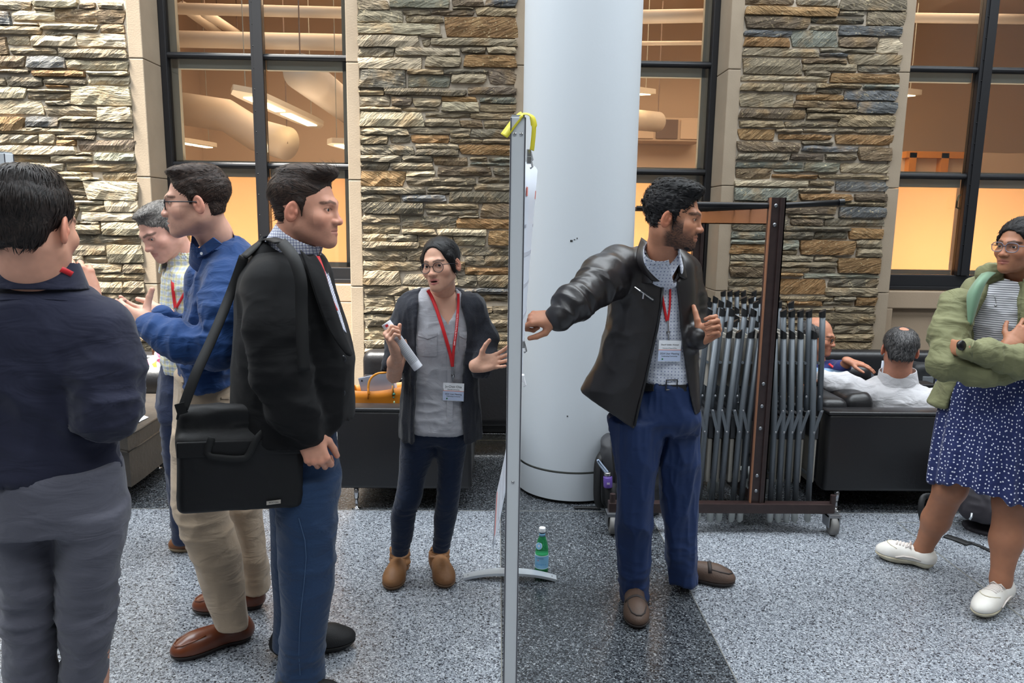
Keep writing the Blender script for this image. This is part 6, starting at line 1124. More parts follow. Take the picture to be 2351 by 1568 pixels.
# ---------------------------------------------------------------- man in navy seen from behind
def man_navy():
    cloth('n_shirt', srgb(32,34,52), .9, weave=1100, wrinkle=7, ws=.5, c2=srgb(24,26,42)); cloth('n_trousers', srgb(82,82,92), .85, weave=1200, wrinkle=8, ws=.5, c2=srgb(70,70,80)); pm('n_shoe', srgb(40,32,28), .5)
    y = 1.90; t = thing('person', tuple(G(130,1568)*A3(0,0,0)+A3(P(130,1300,y)[0],y,0)), 'man in dark navy shirt and grey trousers seen from behind', 'person')
    sk = (206,152,128); c = P(82,516,1.85); M = frame(176, -6, 0); s = 1.04; nb = P(86,650,1.88)
    H_ = head_piece(c, M, s, sk, nb, (.060,.068), h=.0035, ear=1.05)
    s1, e1, w1 = P(222,762,1.90), P(254,930,1.86), P(196,700,2.12); s0, e0 = P(-65,765,1.90), P(-100,950,1.86)
    h1 = hand_piece(P(200,690,2.10), (-.3,.2,.93), (.5,-.8,.2), -1, [(50,50,30)]*4, e1, 1.0, sk, spread=3)
    tor = loft([S(20,152,640,y,.075), S(-45,215,676,y,.12), S(-85,255,725,y,.145), S(-95,272,800,y,.15), S(-92,278,900,y,.14), S(-85,272,1000,y,.14), S(-60,286,1080,y,.15), S(-52,292,1135,y,.155)], 2.4)
    core = core_piece([off(tor,-.03), rc(s1,e1,.045,.04), rc(s0,e0,.045,.04), rc(P(60,1130,y),A3(P(75,1568,y)[0],y+.03,.08),.05,.03), rc(P(210,1130,y),A3(P(190,1568,y)[0],y+.03,.08),.05,.03)], sk, .014)
    V, Q, C = join([H_, h1, core]); bigmesh('body', V, Q, 'skin', t, C); eyes(t, c, M, s)
    fl = lambda V, N: np.stack([V[:,0]*1.2, -.2+0*V[:,0], -1+0*V[:,0]], 1)
    hair_piece(t, c, M, s, [el((0,-.022,.044),(.0835,.104,.088)), el((0,-.03,.105),(.064,.072,.028)), el((0,-.062,-.015),(.066,.046,.058)), rc((0,-.062,-.05),(0,-.058,-.085),.040,.030)], [el((0,.104,.0),(.085,.066,.074)), hs((0,0,-.085),(0,.30,1)), el((.092,-.004,-.020),(.028,.026,.040)), el((-.092,-.004,-.020),(.028,.026,.040)), el((0,.09,-.07),(.12,.085,.065)), el((.062,-.085,-.085),(.034,.04,.03)), el((-.062,-.085,-.085),(.034,.04,.03))], 'hair_dark', fl, amp=.002, tufts=1500, tl=(.02,.035), tw=.0016, lift=.12, seed=51)
    hp0, hp1 = P(-40,1146,y-.15), P(292,1070,y-.15); nv = nrm(np.cross(hp1-hp0, A3(0,1,0))); nv = nv if nv[2] > 0 else -nv
    garment('shirt', [('u', tor, 0), ('s', hs(P(150,1126,y-.15), (.10,0,1)), .004)]+limb([s1, P(244,850,1.88), e1], [.082,.074,.068], .04)+limb([e1, P(250,830,2.02), w1], [.074,.06,.045], .03)+limb([s0, e0], [.09,.075], .04)+[('s', rc(nb+A3(0,.02,.0), c, .066, .055), .006)], .0078, 'n_shirt', t, folds=[(.013,((.5,0,1),12,6),P(200,950,y),.22,2),(.010,(7,7,5),None,1,4),(.012,((0,0,1),16,7),P(280,930,1.86),.12,5)])
    collar('shirt_collar', P(86,662,1.89), P(84,596,1.895), .118, .094, .010, 'n_shirt', t, (0,1,0), .05)
    q = lambda px, py: on_front(uni([ec(P(86,662,1.89), P(84,596,1.895), (.118,.112), (.094,.089), (1,0,0))]), P(px, py, y), gap=.009)
    ribbon('lanyard', [q(76,612), q(105,612), q(140,618), q(166,630)], .014, 'lanyard_red', t, facing=(0.1,-1,.3))
    bk = lambda px, py: on_front(tor, P(px, py, y), gap=.001)
    MB().tube([bk(px, 686+.0009*(px-70)**2*.6) for px in range(-50, 241, 20)], .003, 6).build('yoke_seam', 'n_shirt', t)
    pel = loft([S(-35,290,1060,y,.15), S(-30,296,1120,y,.16), S(-28,295,1190,y,.16)], 2.4); zg = .02
    r_ = loft([S(122,292,1160,y,.125), S(128,288,1220,y,.12), S(132,272,1300,y,.11), S(143,259,1400,y+.01,.10), S(143,246,1490,y+.02,.098), S(140,238,1568,y+.03,.095), S(138,236,1700,y+.03,.09), S(136,236,1740,y+.03,.09)], 2.2)
    l_ = loft([S(-28,130,1160,y,.125), S(-24,129,1220,y,.12), S(-10,130,1300,y,.11), S(0,126,1400,y+.01,.10), S(8,130,1490,y+.02,.098), S(13,135,1568,y+.03,.095), S(14,130,1700,y+.03,.09), S(14,130,1740,y+.03,.09)], 2.2)
    garment('trousers', [('u', pel, 0), ('u', r_, .03), ('u', l_, .03)], .008, 'n_trousers', t, folds=[(.012,(6,6,22),P(70,1400,y),.16,3),(.012,(6,6,22),P(200,1400,y),.16,5),(.006,(7,7,8),None,1,4)])
    for px in (75,188):
        x = P(px,1740,y)[0]; shoe(t, A3(x,y+.22,0), A3(x,y-.08,0), .105, .09, 'n_shoe', 'dark_rubber', 'boot', name='leather_shoe')
man_navy()
# ---------------------------------------------------------------- seated man in a white shirt, on the sofa at the right
def man_white():
    cloth('s_shirt', srgb(198,196,198), .85, weave=1400, wrinkle=9, ws=.5, c2=srgb(182,180,184)); cloth('s_trousers', srgb(50,52,60), .9); cloth('s_polo', srgb(46,52,104), .85, ws=.4); pm('s_stripe', srgb(160,184,214), .8)
    y = 4.42; t = thing('person', tuple(A3(P(2060,950,y)[0], y, 0)), 'man in white shirt sitting on the sofa with his arm along its back', 'person')
    sk = (196,136,112); c = P(2066,800,4.36); M = frame(158, 4, 3); s = 1.10; nb = P(2058,878,4.42)
    H_ = head_piece(c, M, s, sk, nb, (.064,.072), h=.0035, beard=((150,140,132), .6, 0), wide=1.06)
    s1, e1, w1 = P(1985,905,4.40), P(1935,884,4.42), P(1895,868,4.50); s2, e2 = P(2140,925,4.42), P(2165,990,4.5)
    tor = loft([S(2010,2105,872,y,.08), S(1968,2140,898,y,.14), S(1962,2158,935,y,.16), S(1985,2160,985,y-.02,.16), S(2000,2150,1040,y,.16), S(2000,2150,1075,y,.16)], 2.3)
    h1 = hand_piece(w1, (-.8,.5,-.2), (0,0,1), 1, [(20,20,10)]*4, e1, .95, sk, h=.0035)
    knee = A3(nb[0]+.1, y+.32, .47)
    core = core_piece([off(tor,-.03), rc(s1,e1,.04,.036)], sk, .014)
    V, Q, C = join([H_, h1, core]); bigmesh('body', V, Q, 'skin', t, C); eyes(t, c, M, s)
    fl = lambda V, N: np.stack([V[:,0]*1.2, -.3+0*V[:,0], -1+0*V[:,0]], 1)
    hair_piece(t, c, M, s, [el((0,-.022,.040),(.088,.110,.084)), el((0,-.085,-.012),(.066,.042,.058))], [el((0,.104,.0),(.085,.066,.074)), hs((0,0,-.07),(0,.25,1)), el((.094,-.004,-.020),(.028,.026,.040)), el((-.094,-.004,-.020),(.028,.026,.040)), el((0,.09,-.07),(.12,.085,.065)), el((0,-.045,.128),(.034,.034,.018))], 'hair_salt', fl, amp=.002, tufts=700, tl=(.02,.035), tw=.0022, lift=.2, seed=61, tmask=lambda V: np.hypot(V[:,0], V[:,1]+.045) > .045)
    garment('shirt', [('u', tor, 0), ('s', rc(nb+A3(0,.03,.0), c, .070, .055), .006)]+limb([s1, e1, w1], [.075,.066,.05], .05)+limb([s2, e2], [.085,.07], .04), .0085, 's_shirt', t, folds=[(.013,((1,0,.8),12,6),P(2060,980,y),.2,2),(.010,(10,10,8),None,1,4)])
    collar('shirt_collar', P(2060,892,4.41), P(2061,848,4.40), .124, .104, .010, 's_shirt', t, (0,1,0), .05)
    garment('trousers', [('u', rc(A3(nb[0]-.02,y+.05,.56), A3(nb[0]-.10,y+.32,.56), .105,.085), .03), ('u', rc(A3(nb[0]+.12,y+.05,.56), A3(nb[0]+.16,y+.32,.56), .105,.085), .03), ('u', rc(A3(nb[0]-.10,y+.32,.56), A3(nb[0]-.12,y+.38,.10), .08,.06), .03), ('u', rc(A3(nb[0]+.16,y+.32,.56), A3(nb[0]+.18,y+.38,.10), .08,.06), .03)], .012, 's_trousers', t)
    for dx in (-.12,.18): shoe(t, A3(nb[0]+dx,y+.53,0), A3(nb[0]+dx,y+.26,0), .10, .09, 'n_shoe', 'dark_rubber', 'boot', name='leather_shoe')
man_white()
def man_polo():
    y = 5.15; t = thing('person', tuple(A3(P(1880,860,y)[0], y, 0)), 'seated man in navy and light blue polo shirt behind the stacked chairs', 'person')
    patterned('polo', srgb(46,52,104), fn_lines(srgb(44,50,104), [(1,.16,.1,.22,srgb(150,180,212),1.0),(1,.16,.42,.2,srgb(40,84,146),1.0)]), ws=.4)
    sk = (190,132,106); c = P(1878,772,5.10); M = frame(52, -6, 0); s = 1.08; nb = P(1872,838,5.16)
    H_ = head_piece(c, M, s, sk, nb, (.062,.07), h=.004, brow=(40,34,32))
    tor = loft([S(1845,1905,828,y,.08), S(1825,1935,846,y,.14), S(1820,1950,885,y,.16), S(1830,1955,950,y,.17), S(1835,1955,1000,y,.17)], 2.3)
    s2, e2, w2 = P(1925,858,5.05), P(1938,872,4.86), P(1958,838,4.84)
    s2, e2, w2 = P(1918,850,5.1), P(1932,845,4.98), P(1950,828,4.90)
    h1 = hand_piece(w2, (.92,-.25,-.22), (.15,-.2,.95), 1, [(12,14,8)]*4, e2, .95, sk, h=.0035)
    core = core_piece([off(tor,-.03)], sk, .016); V, Q, C = join([H_, h1, core]); bigmesh('body', V, Q, 'skin', t, C); eyes(t, c, M, s)
    fl = lambda V, N: np.stack([V[:,0]*1.2, -.6+0*V[:,0], -.6+0*V[:,0]], 1)
    hair_piece(t, c, M, s, [el((0,-.026,.030),(.083,.106,.078)), el((0,-.085,-.012),(.062,.036,.055))], [el((0,.080,.06),(.085,.085,.095)), hs((0,0,-.07),(0,.25,1)), el((.092,-.004,-.020),(.028,.026,.040)), el((-.092,-.004,-.020),(.028,.026,.040)), el((0,.09,-.07),(.12,.085,.065))], 'hair_salt', fl, amp=.001, tufts=300, tl=(.02,.03), tw=.002, seed=71)
    glasses(t, c, M, s, 'rect', 'glasses_brown', rw=.0265, rh=.018, y=.099, z=-.006, th=.002)
    garment('polo_shirt', [('u', tor, 0), ('s', rc(nb, c, .064, .055), .006)]+limb([s2, e2], [.075,.055], .04), .0095, 'polo', t, folds=[(.01,(9,9,8),None,1,4)], uv=uv_front)
    collar('polo_collar', nb+A3(0,0,-.02), nb+A3(0,0,.045), .096, .080, .008, 's_polo', t, (.7,-.7,0), .03)
    ribbon('lanyard', [P(1903,835,5.02), P(1915,845,4.98), P(1930,858,4.95), P(1942,868,4.94)], .016, 'lanyard_red', t)
    garment('trousers', [('u', rc(A3(nb[0],y,.52), A3(nb[0]+.34,y-.02,.54), .10,.08), .03), ('u', rc(A3(nb[0],y+.18,.52), A3(nb[0]+.34,y+.2,.54), .10,.08), .03), ('u', rc(A3(nb[0]+.34,y-.02,.54), A3(nb[0]+.38,y-.02,.08), .08,.06), .03), ('u', rc(A3(nb[0]+.34,y+.2,.54), A3(nb[0]+.38,y+.2,.08), .08,.06), .03)], .014, 's_trousers', t)
man_polo()
# ================================================================ THINGS
pm('aluminium', srgb(206,210,214), 0.5, 0.0); pm('alu_light', srgb(196,202,208), 0.35, 0.5); pm('alu_dark', srgb(84,84,92), 0.5, 0.4); pm('fabric_grey', srgb(164,166,170), 0.95, mix=(420, srgb(128,130,136), .9), bump=(500,.4,.001)); pm('poster', srgb(214,220,232), 0.45); pm('tape_yellow', srgb(208,196,44), 0.45); pm('clip_white', srgb(232,232,236), .4); pm('print_grey', srgb(184,188,200), .6); pm('print_red', srgb(214,120,110), .6)
# ---- poster board seen edge-on
def board(name, n0, n1, label, ztop=1.908, zp0=0.78, cover=True, foot0=True):
    """n0, n1: ground points of the two posts"""
    n0, n1 = A3(*n0), A3(*n1); d = nrm(n1-n0); s = nrm(np.cross(d, (0,0,1))); Z = A3(0,0,1); t = thing(name, tuple(n0), label, 'board')
    for p in (n0, n1):
        MB().obox(p+Z*ztop/2, s*.0205, d*.020, Z*(ztop/2-.002), .003).build('post', 'aluminium', t)
        MB().obox(p+Z*ztop/2-d*.0206+s*.0185, s*.0016, d*.0012, Z*(ztop/2-.004)).obox(p+Z*ztop/2-d*.0206-s*.0185, s*.0016, d*.0012, Z*(ztop/2-.004)).build('post_groove', 'alu_dark', t)
        MB().obox(p+Z*(ztop+.0005), s*.017, d*.017, Z*.003).build('post_cap', 'alu_light', t)
        for a, b in ((ztop-.045,.0085),(ztop-.045,-.0085),(.92,0)): MB().lathe(p-d*.0202+s*b+Z*a, [(.0045,0),(.0045,.002),(.002,.0035)], 10, -d).build('screw', 'metal', t)
    m = (n0+n1)/2; hl = np.linalg.norm(n1-n0)/2-.02
    MB().obox(m+Z*(ztop+zp0)/2, s*.010, d*hl, Z*((ztop-zp0)/2-.02)).build('panel', 'fabric_grey', t)
    for z in (ztop-.02, zp0): MB().obox(m+Z*z, s*.017, d*hl, Z*.018, .003).build('rail', 'aluminium', t)
    for p in (n0, n1):
        g = []
        for k in range(13):
            u = -1+k/6; h = .030*(1-abs(u)**2.2)+.006; w_ = .030*(1-.25*abs(u)); g.append([p+s*u*.214+d*q*w_+Z*h for q in (-1,-.5,.5,1)])
        f = MB().sheet(g, .012).build('foot', 'alu_light', t)
        for u in (-.9,.9): MB().lathe(p+s*u*.214+Z*.0175, [(.005,0),(.005,.0006)], 10).build('bolt', 'alu_dark', f)
    return t, d, s
A0, A1 = P(1166,1330,2.0)*A3(1,1,0), (G(1060,1326)+G(1283,1332))/2
A0 = A3(.049, 2.0, 0); A1 = A3(.072, 3.215, 0)
bd, bdir, bside = board('poster_board', A0, A1, 'freestanding poster board on aluminium posts seen edge-on in the middle')
def poster(name, label, side, y0, y1, z0, z1, bulge, prints):
    n = bside*side; t = thing(name, tuple(A0+bdir*(y0)+A3(0,0,z0)), label, 'poster'); g = []
    for i in range(9):
        u = i/8; row = []
        for j in range(9):
            v = j/8; b = bulge(u, v); row.append(A0+bdir*(y0+(y1-y0)*u)+A3(0,0,z0+(z1-z0)*v)+n*(.0125+b))
        g.append(row)
    MB().sheet(g, .0012).build('sheet', 'poster', t, True)
    for (u0,u1,v0,v1,m) in prints:
        q = [[A0+bdir*(y0+(y1-y0)*u)+A3(0,0,z0+(z1-z0)*v)+n*(.0140+bulge(u,v)) for v in np.linspace(v0,v1,4)] for u in np.linspace(u0,u1,4)]; MB().sheet(q, .0006).build('print', m, t)
    return t
pr = [(.05,.95,.89,.92,'print_red'),(.05,.9,.785,.795,'print_grey')]+[(.04+.5*k,.42+.5*k,.70-.11*j,.685-.11*j,'print_grey') for j in range(5) for k in range(2)]
po = poster('paper_poster', 'large printed paper poster clipped to the right side of the poster board', 1, .03, 1.02, .98, 1.80, lambda u, v: .054*math.sin(math.pi*min(1,u*1.15))**.8*(.12+.88*v**1.2) if u*1.15 < 1 else 0.0, pr)
poster('paper_poster', 'sheet of paper hanging loose from the left side of the poster board', -1, .10, .55, .66, .92, lambda u, v: .045*(1-v)**1.3, [(.1,.9,.8,.84,'print_red'),(.1,.9,.55,.6,'print_grey'),(.1,.9,.3,.34,'print_grey'),(.1,.9,.1,.13,'print_red')])
tp = thing('tape', tuple(A0+A3(0,0,1.91)), 'strip of yellow tape stuck over the top of the poster board', 'tape')
q = lambda px, py, dy=0: P(px, py, 1.985+dy)
ribbon('tape_strip', [q(1157,312), q(1178,284), q(1191,268), q(1200,262), q(1212,262), q(1222,270), q(1226,292), q(1223,330), q(1221,345)], .028, 'tape_yellow', tp, .0012, facing=[(-.6,-.75,.3),(-.6,-.75,.3),(-.4,-.6,.7),(0,-.3,1),(0,-.3,1),(.6,-.5,.6),(.9,-.4,0),(.9,-.4,0)])
for py, lb in ((352,'top'),(368,'upper'),(790,'middle'),(868,'lower')):
    b = A0+bdir*.03+bside*.030; z = P(1226 if py < 500 else 1212, py, 2.03)[2]; c_ = A3(b[0], b[1], z) if py < 500 else A3(b[0]-.008, b[1], z)
    k = thing('clip', tuple(c_), '%s clip holding the poster to the right side of the board' % {'top':'topmost small metal','upper':'second small metal','middle':'small dark swivel','lower':'white plastic'}[lb], 'clip', None)
    MB().obox(c_, bside*.006, bdir*.012, A3(0,0,.010), .002).build('clip_body', 'clip_white' if lb == 'lower' else 'metal', k); MB().tube([c_+A3(.004,-.008,.004), c_+A3(.010,-.010,-.018), c_+A3(.004,-.008,-.022)], .003, 6).build('clip_arm', 'clip_white' if lb == 'lower' else 'metal', k)
# ---- second poster board at the left edge, grey felt side towards the camera
c0, c1 = P(-260,380,3.3)*A3(1,1,0), P(14,380,3.05)*A3(1,1,0); zt = P(22,352,3.06)[2]
board('poster_board', c1, c0, 'grey felt poster board in aluminium frame behind the navy-shirted man', ztop=zt)
# ---- mineral water bottle
def bottle():
    m = bpy.data.materials.new('green_plastic'); m.use_nodes = True; b = m.node_tree.nodes['Principled BSDF']; b.inputs['Base Color'].default_value = (*srgb(70,178,116), 1); b.inputs['Roughness'].default_value = .08; b.inputs['Transmission Weight'].default_value = .75; b.inputs['IOR'].default_value = 1.2; MATS['green_plastic'] = m
    pm('label_blue', srgb(120,172,206), .4); pm('label_edge', srgb(216,224,230), .4); pm('cap_white', srgb(236,238,242), .4); pm('label_dark', srgb(24,34,60), .5); pm('star_red', srgb(206,60,50), .5); pm('label_cyan', srgb(60,140,196), .5)
    o = G(1243,1316); t = thing('water_bottle', tuple(o), 'green plastic mineral water bottle with white cap on the floor', 'bottle'); r = .0315
    MB().lathe(o, [(.014,.006),(.024,.001),(r,.010),(r+.0003,.03),(r,.10),(r-.001,.112),(.029,.130),(.0235,.158),(.0165,.180),(.0135,.190),(.0135,.205)], 36).build('bottle_body', 'green_plastic', t, True)
    for k in range(5): a = k*1.2566+.3; MB().lathe(o+A3(.019*math.cos(a),.019*math.sin(a),0), [(.004,0),(.009,.004),(.010,.010)], 10).build('bottle_foot', 'green_plastic', t, True)
    MB().lathe(o, [(r+.0006,.036),(r+.0008,.037),(r+.0008,.098),(r+.0006,.099)], 48).build('label', 'label_blue', t, True)
    for z in (.036,.0985): MB().lathe(o, [(r+.0010,z-.001),(r+.0010,z+.001)], 48).build('label_edge', 'label_edge', t, True)
    MB().lathe(o, [(.0142,.188),(.0142,.203)], 32).build('neck_label', 'label_blue', t, True)
    MB().lathe(o, [(.0146,.203),(.0150,.207)], 32).build('neck_ring', 'label_dark', t, True)
    MB().lathe(o, [(.0150,.208),(.0154,.210),(.0154,.226),(.0145,.2285),(.0001,.229)], 32).build('cap', 'cap_white', t, True)
    def wrap(name, txt, a0, z, size, mat, R=r+.0012):
        cu = bpy.data.curves.new(name, 'FONT'); cu.body = txt; cu.size = size; cu.align_x = 'CENTER'; tt = bpy.data.objects.new(name, cu); me = bpy.data.meshes.new_from_object(tt); bpy.data.objects.remove(tt)
        V = np.array([v.co for v in me.vertices]); th = a0+V[:,0]/R; W_ = np.stack([o[0]+R*np.sin(th), o[1]-R*np.cos(th), o[2]+z+V[:,1]], 1); f = [tuple(p.vertices) for p in me.polygons]; bpy.data.meshes.remove(me); return newmesh(name, W_, f, mat, t)
    wrap('label_text', 'S.PELLEGRINO', -.55, .085, .0078, 'label_dark'); wrap('label_script', 'S.Pellegrino', -.25, .055, .0105, 'label_cyan'); wrap('label_text', 'J', .55, .055, .008, 'label_dark'); wrap('label_star', '*', -.62, .066, .022, 'star_red')
    a = -.60; n = A3(math.sin(a), -math.cos(a), .35); c_ = o+A3(math.sin(a)*.0262, -math.cos(a)*.0262, .146); MB().lathe(c_, [(.0165,0),(.0165,.0012)], 24, n).build('oval_label', 'label_edge', t); MB().lathe(c_+nrm(n)*.0012, [(.0148,0),(.0148,.0008)], 24, n).build('oval_print', 'label_blue', t); MB().lathe(c_+nrm(n)*.002, [(.0062,0),(.0062,.0006)], 16, n).build('oval_emblem', 'print_grey', t)
bottle()
# ---- folding chair cart
pm('cart_brown', srgb(44,31,30), 0.42, mix=(30, srgb(70,52,50), .3)); pm('cart_copper', srgb(150,104,78), 0.45, .2); pm('cart_black', srgb(20,19,22), .35, .3); pm('caster_grey', srgb(110,108,106), .6); pm('galv', srgb(150,152,156), .35, .9)
pm('chair_grey', srgb(98,104,110), 0.4, .3); pm('chair_cap', srgb(16,17,20), .5); pm('chair_foot', srgb(196,200,198), .6); pm('chair_plastic', srgb(150,146,138), .6); pm('chair_seat_dark', srgb(46,48,52), .6)
def cart():
    x, y0, y1 = 1.405, 3.76, 5.20; t = thing('chair_cart', (x, y0, 0), 'brown steel two-tier trolley holding the folded chairs', 'trolley')
    for k, y in enumerate((y0, y1)):
        p = MB().box(x-.040, x+.040, y-.004, y+.004, .15, 1.775).box(x-.040, x-.034, y-.004, y+.036, .15, 1.775).box(x+.034, x+.040, y-.004, y+.036, .15, 1.775).box(x+.008, x+.014, y-.016, y-.004, .15, 1.775).build('post', 'cart_brown', t)
        MB().box(x-.042, x-.036, y-.010, y+.008, .15, 1.775).build('post_flange', 'cart_copper' if k == 0 else 'cart_brown', t)
        for z in (1.735,1.64,.82,.70,.58,.32,.235): MB().lathe((x-.012, y-.005, z), [(.010,0),(.010,.003),(.006,.006)], 10, (0,-1,0)).build('bolt', 'galv', t)
        MB().box(x-.80, x+.405, y-.028, y+.028, .115, .168, .004).build('crossbar', 'cart_brown', t)
        for xx in (x-.78, x+.405):
            c = MB().tube([(xx, y-.01, .12), (xx, y-.01, .215)], .015, 14).build('socket', 'cart_brown', t)
            MB().box(xx-.032, xx-.024, y-.05, y+.03, .045, .115, .003).box(xx+.024, xx+.032, y-.05, y+.03, .045, .115, .003).box(xx-.032, xx+.032, y-.05, y+.03, .098, .118, .004).build('caster_fork', 'galv', t)
            MB().lathe((xx-.018, y-.03, .052), [(.038,0),(.051,.004),(.0515,.018),(.051,.032),(.038,.036)], 26, (1,0,0)).build('caster_wheel', 'caster_grey', t, True)
    MB().box(x-.025, x+.025, y0, y1, .118, .160).build('base_beam', 'cart_brown', t)
    MB().box(x-.032, x-.026, y0, y1, 1.64, 1.72).box(x-.032, x+.02, y0, y1, 1.64, 1.646).build('top_beam', 'cart_copper', t)
    MB().box(x-.025, x+.025, y0, y1, .78, .82).build('middle_beam', 'cart_brown', t)
    for y in np.linspace(y0+.02, y1, 6):
        a = MB().tube([(x-.50, y, 1.735), (x, y, 1.735), (x+.335, y, 1.757)], .0155, 12).build('hanger_arm', 'cart_black', t, True); MB().tube([(x+.315, y, 1.756), (x+.342, y, 1.758)], .0175, 12).build('arm_cap', 'cart_black', a)
cart()
def chair_proto():
    t = thing('folding_chair', (0,0,0), 'x', 'chair'); ORG[t] = A3(0,0,0); D = .42; r = .0152
    for y in (0, D):
        A = MB().tube([(.012,y,.125), (0,y,.60), (-.030,y,1.075)], r, 10).build('leg_tube', 'chair_grey', t, True); MB().tube([(.0145,y,.045), (.012,y,.135)], r*1.12, 10).build('foot_cap', 'chair_foot', A, True); MB().lathe((.016,y,.045), [(.001,-.014),(.010,-.010),(.0140,0)], 10).build('foot_tip', 'chair_foot', A, True)
        m = MB().tube([(-.0285,y,1.052), (-.0305,y,1.088)], r*1.10, 10); m.v = [(v[0], v[1], v[2]+(-.016*(v[0]+.0305)/.0137*.6 if v[2] > 1.07 else 0)) for v in m.v]; m.build('end_cap', 'chair_cap', A)
        B = MB().tube([(.040,y+.016,.66), (.022,y+.012,1.0), (.010,y+.010,1.185)], r, 10).build('back_tube', 'chair_grey', t, True)
        m = MB().tube([(.0105,y+.010,1.165), (.0088,y+.010,1.200)], r*1.10, 10); m.v = [(v[0], v[1], v[2]+(.5*(v[0]-.0088) if v[2] > 1.18 else 0)) for v in m.v]; m.build('end_cap', 'chair_cap', B)
        L_ = MB().obox(((.040+.005)/2, y-.012, .605), A3(.010,0,.002), A3(0,.002,0), A3(.0175,0,.062), .002).build('link', 'chair_grey', t)
        for q in ((.038,y-.014,.662),(.006,y-.014,.545),(.026,y-.002,.74)): MB().lathe(q, [(.0065,0),(.0065,.003),(.003,.005)], 10, (0,-1,0)).build('rivet', 'galv', L_)
    MB().box(-.016, -.006, .02, D-.02, .78, 1.05, .004).build('backrest', 'chair_plastic', t)
    MB().box(.018, .042, .02, D-.02, .25, .50, .010).build('seat', 'chair_plastic', t)
    MB().box(.016, .044, .015, D-.015, .50, .62, .006).build('seat_back', 'chair_seat_dark', t)
    for z in (.30, .92): MB().tube([(0.008,0,z), (0.008,D,z)], .008, 8).build('cross_rod', 'chair_grey', t)
    return t
CH = chair_proto(); nth = ['first','second','third','fourth','fifth']; used = False
FR = [1773,1792,1811,1830,1860]; FL = [1607,1636,1657,1686,1705]
for row, y in ((0, 3.815), (1, 4.47)):
    for sdn, xs in (('right', FR), ('left', FL[::-1])):
        for k, px in enumerate(xs):
            o = CH if not used else copy_tree(CH); used = True
            xx = P(px, 1135, 3.80)[0]-.012*(1 if sdn == 'right' else -1); o.location = (xx+(.008*row if sdn == 'right' else -.010*row), y, 0)
            o.scale = (1 if sdn == 'right' else -1, 1, 1); o['group'] = 'folded chairs on the trolley'
            o['label'] = 'grey folded metal chair, %s from the trolley post on its %s side, %s row' % (nth[k], sdn, 'front' if row == 0 else 'back')
# ---- black leather sofas
pm('sofa_leather', srgb(26,26,29), 0.38, spec=.5, bump=(60,.25,.004), mix=(3, srgb(36,34,35), .5)); pm('sofa_worn', srgb(70,62,54), .55, bump=(40,.5,.006), mix=(8, srgb(50,45,40), .6)); pm('chrome', srgb(200,200,204), .12, 1.0)
def soft(name, c, h, mat, parent, r=.05, folds=()): return garment(name, [('u', bx(c, h, None, r), 0)], max(.008, min(h)/6), mat, parent, folds=folds)
def leg(parent, x, y, z1=.13): return MB().lathe((x, y, 0), [(.026,0),(.027,.004),(.009,.007),(.009,.06),(.013,.062),(.013,z1)], 18).build('leg', 'chrome', parent, True)
def armchair(label, x0, x1, y0, y1, back, lowleg=True, bz=.71):
    t = thing('armchair', ((x0+x1)/2, (y0+y1)/2, 0), label, 'armchair'); ym = (y0+y1)/2; xm = (x0+x1)/2
    for y in (y0+.06, y1-.06): 
        MB().box(x0, x1, y-.06, y+.06, .125, .585, .025).build('arm', 'sofa_leather', t, True); MB().box(x0-.002, x1+.002, y-.064, y+.064, .578, .600, .010).build('arm_pad', 'sofa_leather', t, True)
    MB().box(x0+.02, x1-.02, y0+.1, y1-.1, .125, .30, .02).build('base', 'sofa_leather', t)
    b0, b1 = (x0, x0+.17) if back < 0 else (x1-.17, x1)
    soft('back', (( b0+b1)/2, ym, (.13+bz)/2), ((b1-b0)/2, (y1-y0)/2-.10, (bz-.13)/2), 'sofa_leather', t, .05)
    cx = (b1+x1)/2 if back < 0 else (x0+b0)/2; hw_ = (x1-b1)/2 if back < 0 else (b0-x0)/2
    soft('seat_cushion', (cx, ym, .36), (hw_, (y1-y0)/2-.125, .085), 'sofa_leather', t, .05, [(.008,(6,6,6),None,1,3)])
    kx = b1+.08 if back < 0 else b0-.08; soft('back_cushion', (kx, ym, .53), (.085, (y1-y0)/2-.13, .135), 'sofa_leather', t, .06, [(.01,(6,6,6),None,1,4)])
    for x in (x0+.10, x1-.10):
        for y in (y0+.03, y1-.06): leg(t, x, y)
    return t
armchair('black leather armchair behind the woman in the cardigan, holding the orange bag', -.895, -.135, 4.03, 4.95, 1)
armchair('black leather armchair under the man in the white shirt', 1.885, 2.95, 4.04, 4.92, -1, bz=.645)
t = thing('sofa', (-.3, 5.3, 0), 'black leather sofa by the stone wall behind the orange bag', 'sofa')
soft('backrest', (-.36, 5.12, .47), (.57, .10, .27), 'sofa_leather', t, .06); MB().box(-.90, .2, 5.16, 5.55, .13, .42, .03).build('seat', 'sofa_leather', t)
for x in (-.8,.1):
    for y in (5.1,5.5): leg(t, x, y)
t = thing('sofa', (2.6, 5.35, 0), 'black leather sofa against the wall under the man in the polo shirt', 'sofa')
MB().box(1.95, 3.6, 5.0, 5.52, .13, .43, .03).build('seat', 'sofa_leather', t); soft('backrest', (2.8, 5.5, .42), (.85,.08,.29), 'sofa_leather', t, .05); soft('arm', (P(1985,838,4.95)[0]-.05, 5.14, .43), (.16,.13,.25), 'sofa_leather', t, .06)
for x in (2.05,3.5):
    for y in (5.0,5.4): leg(t, x, y)
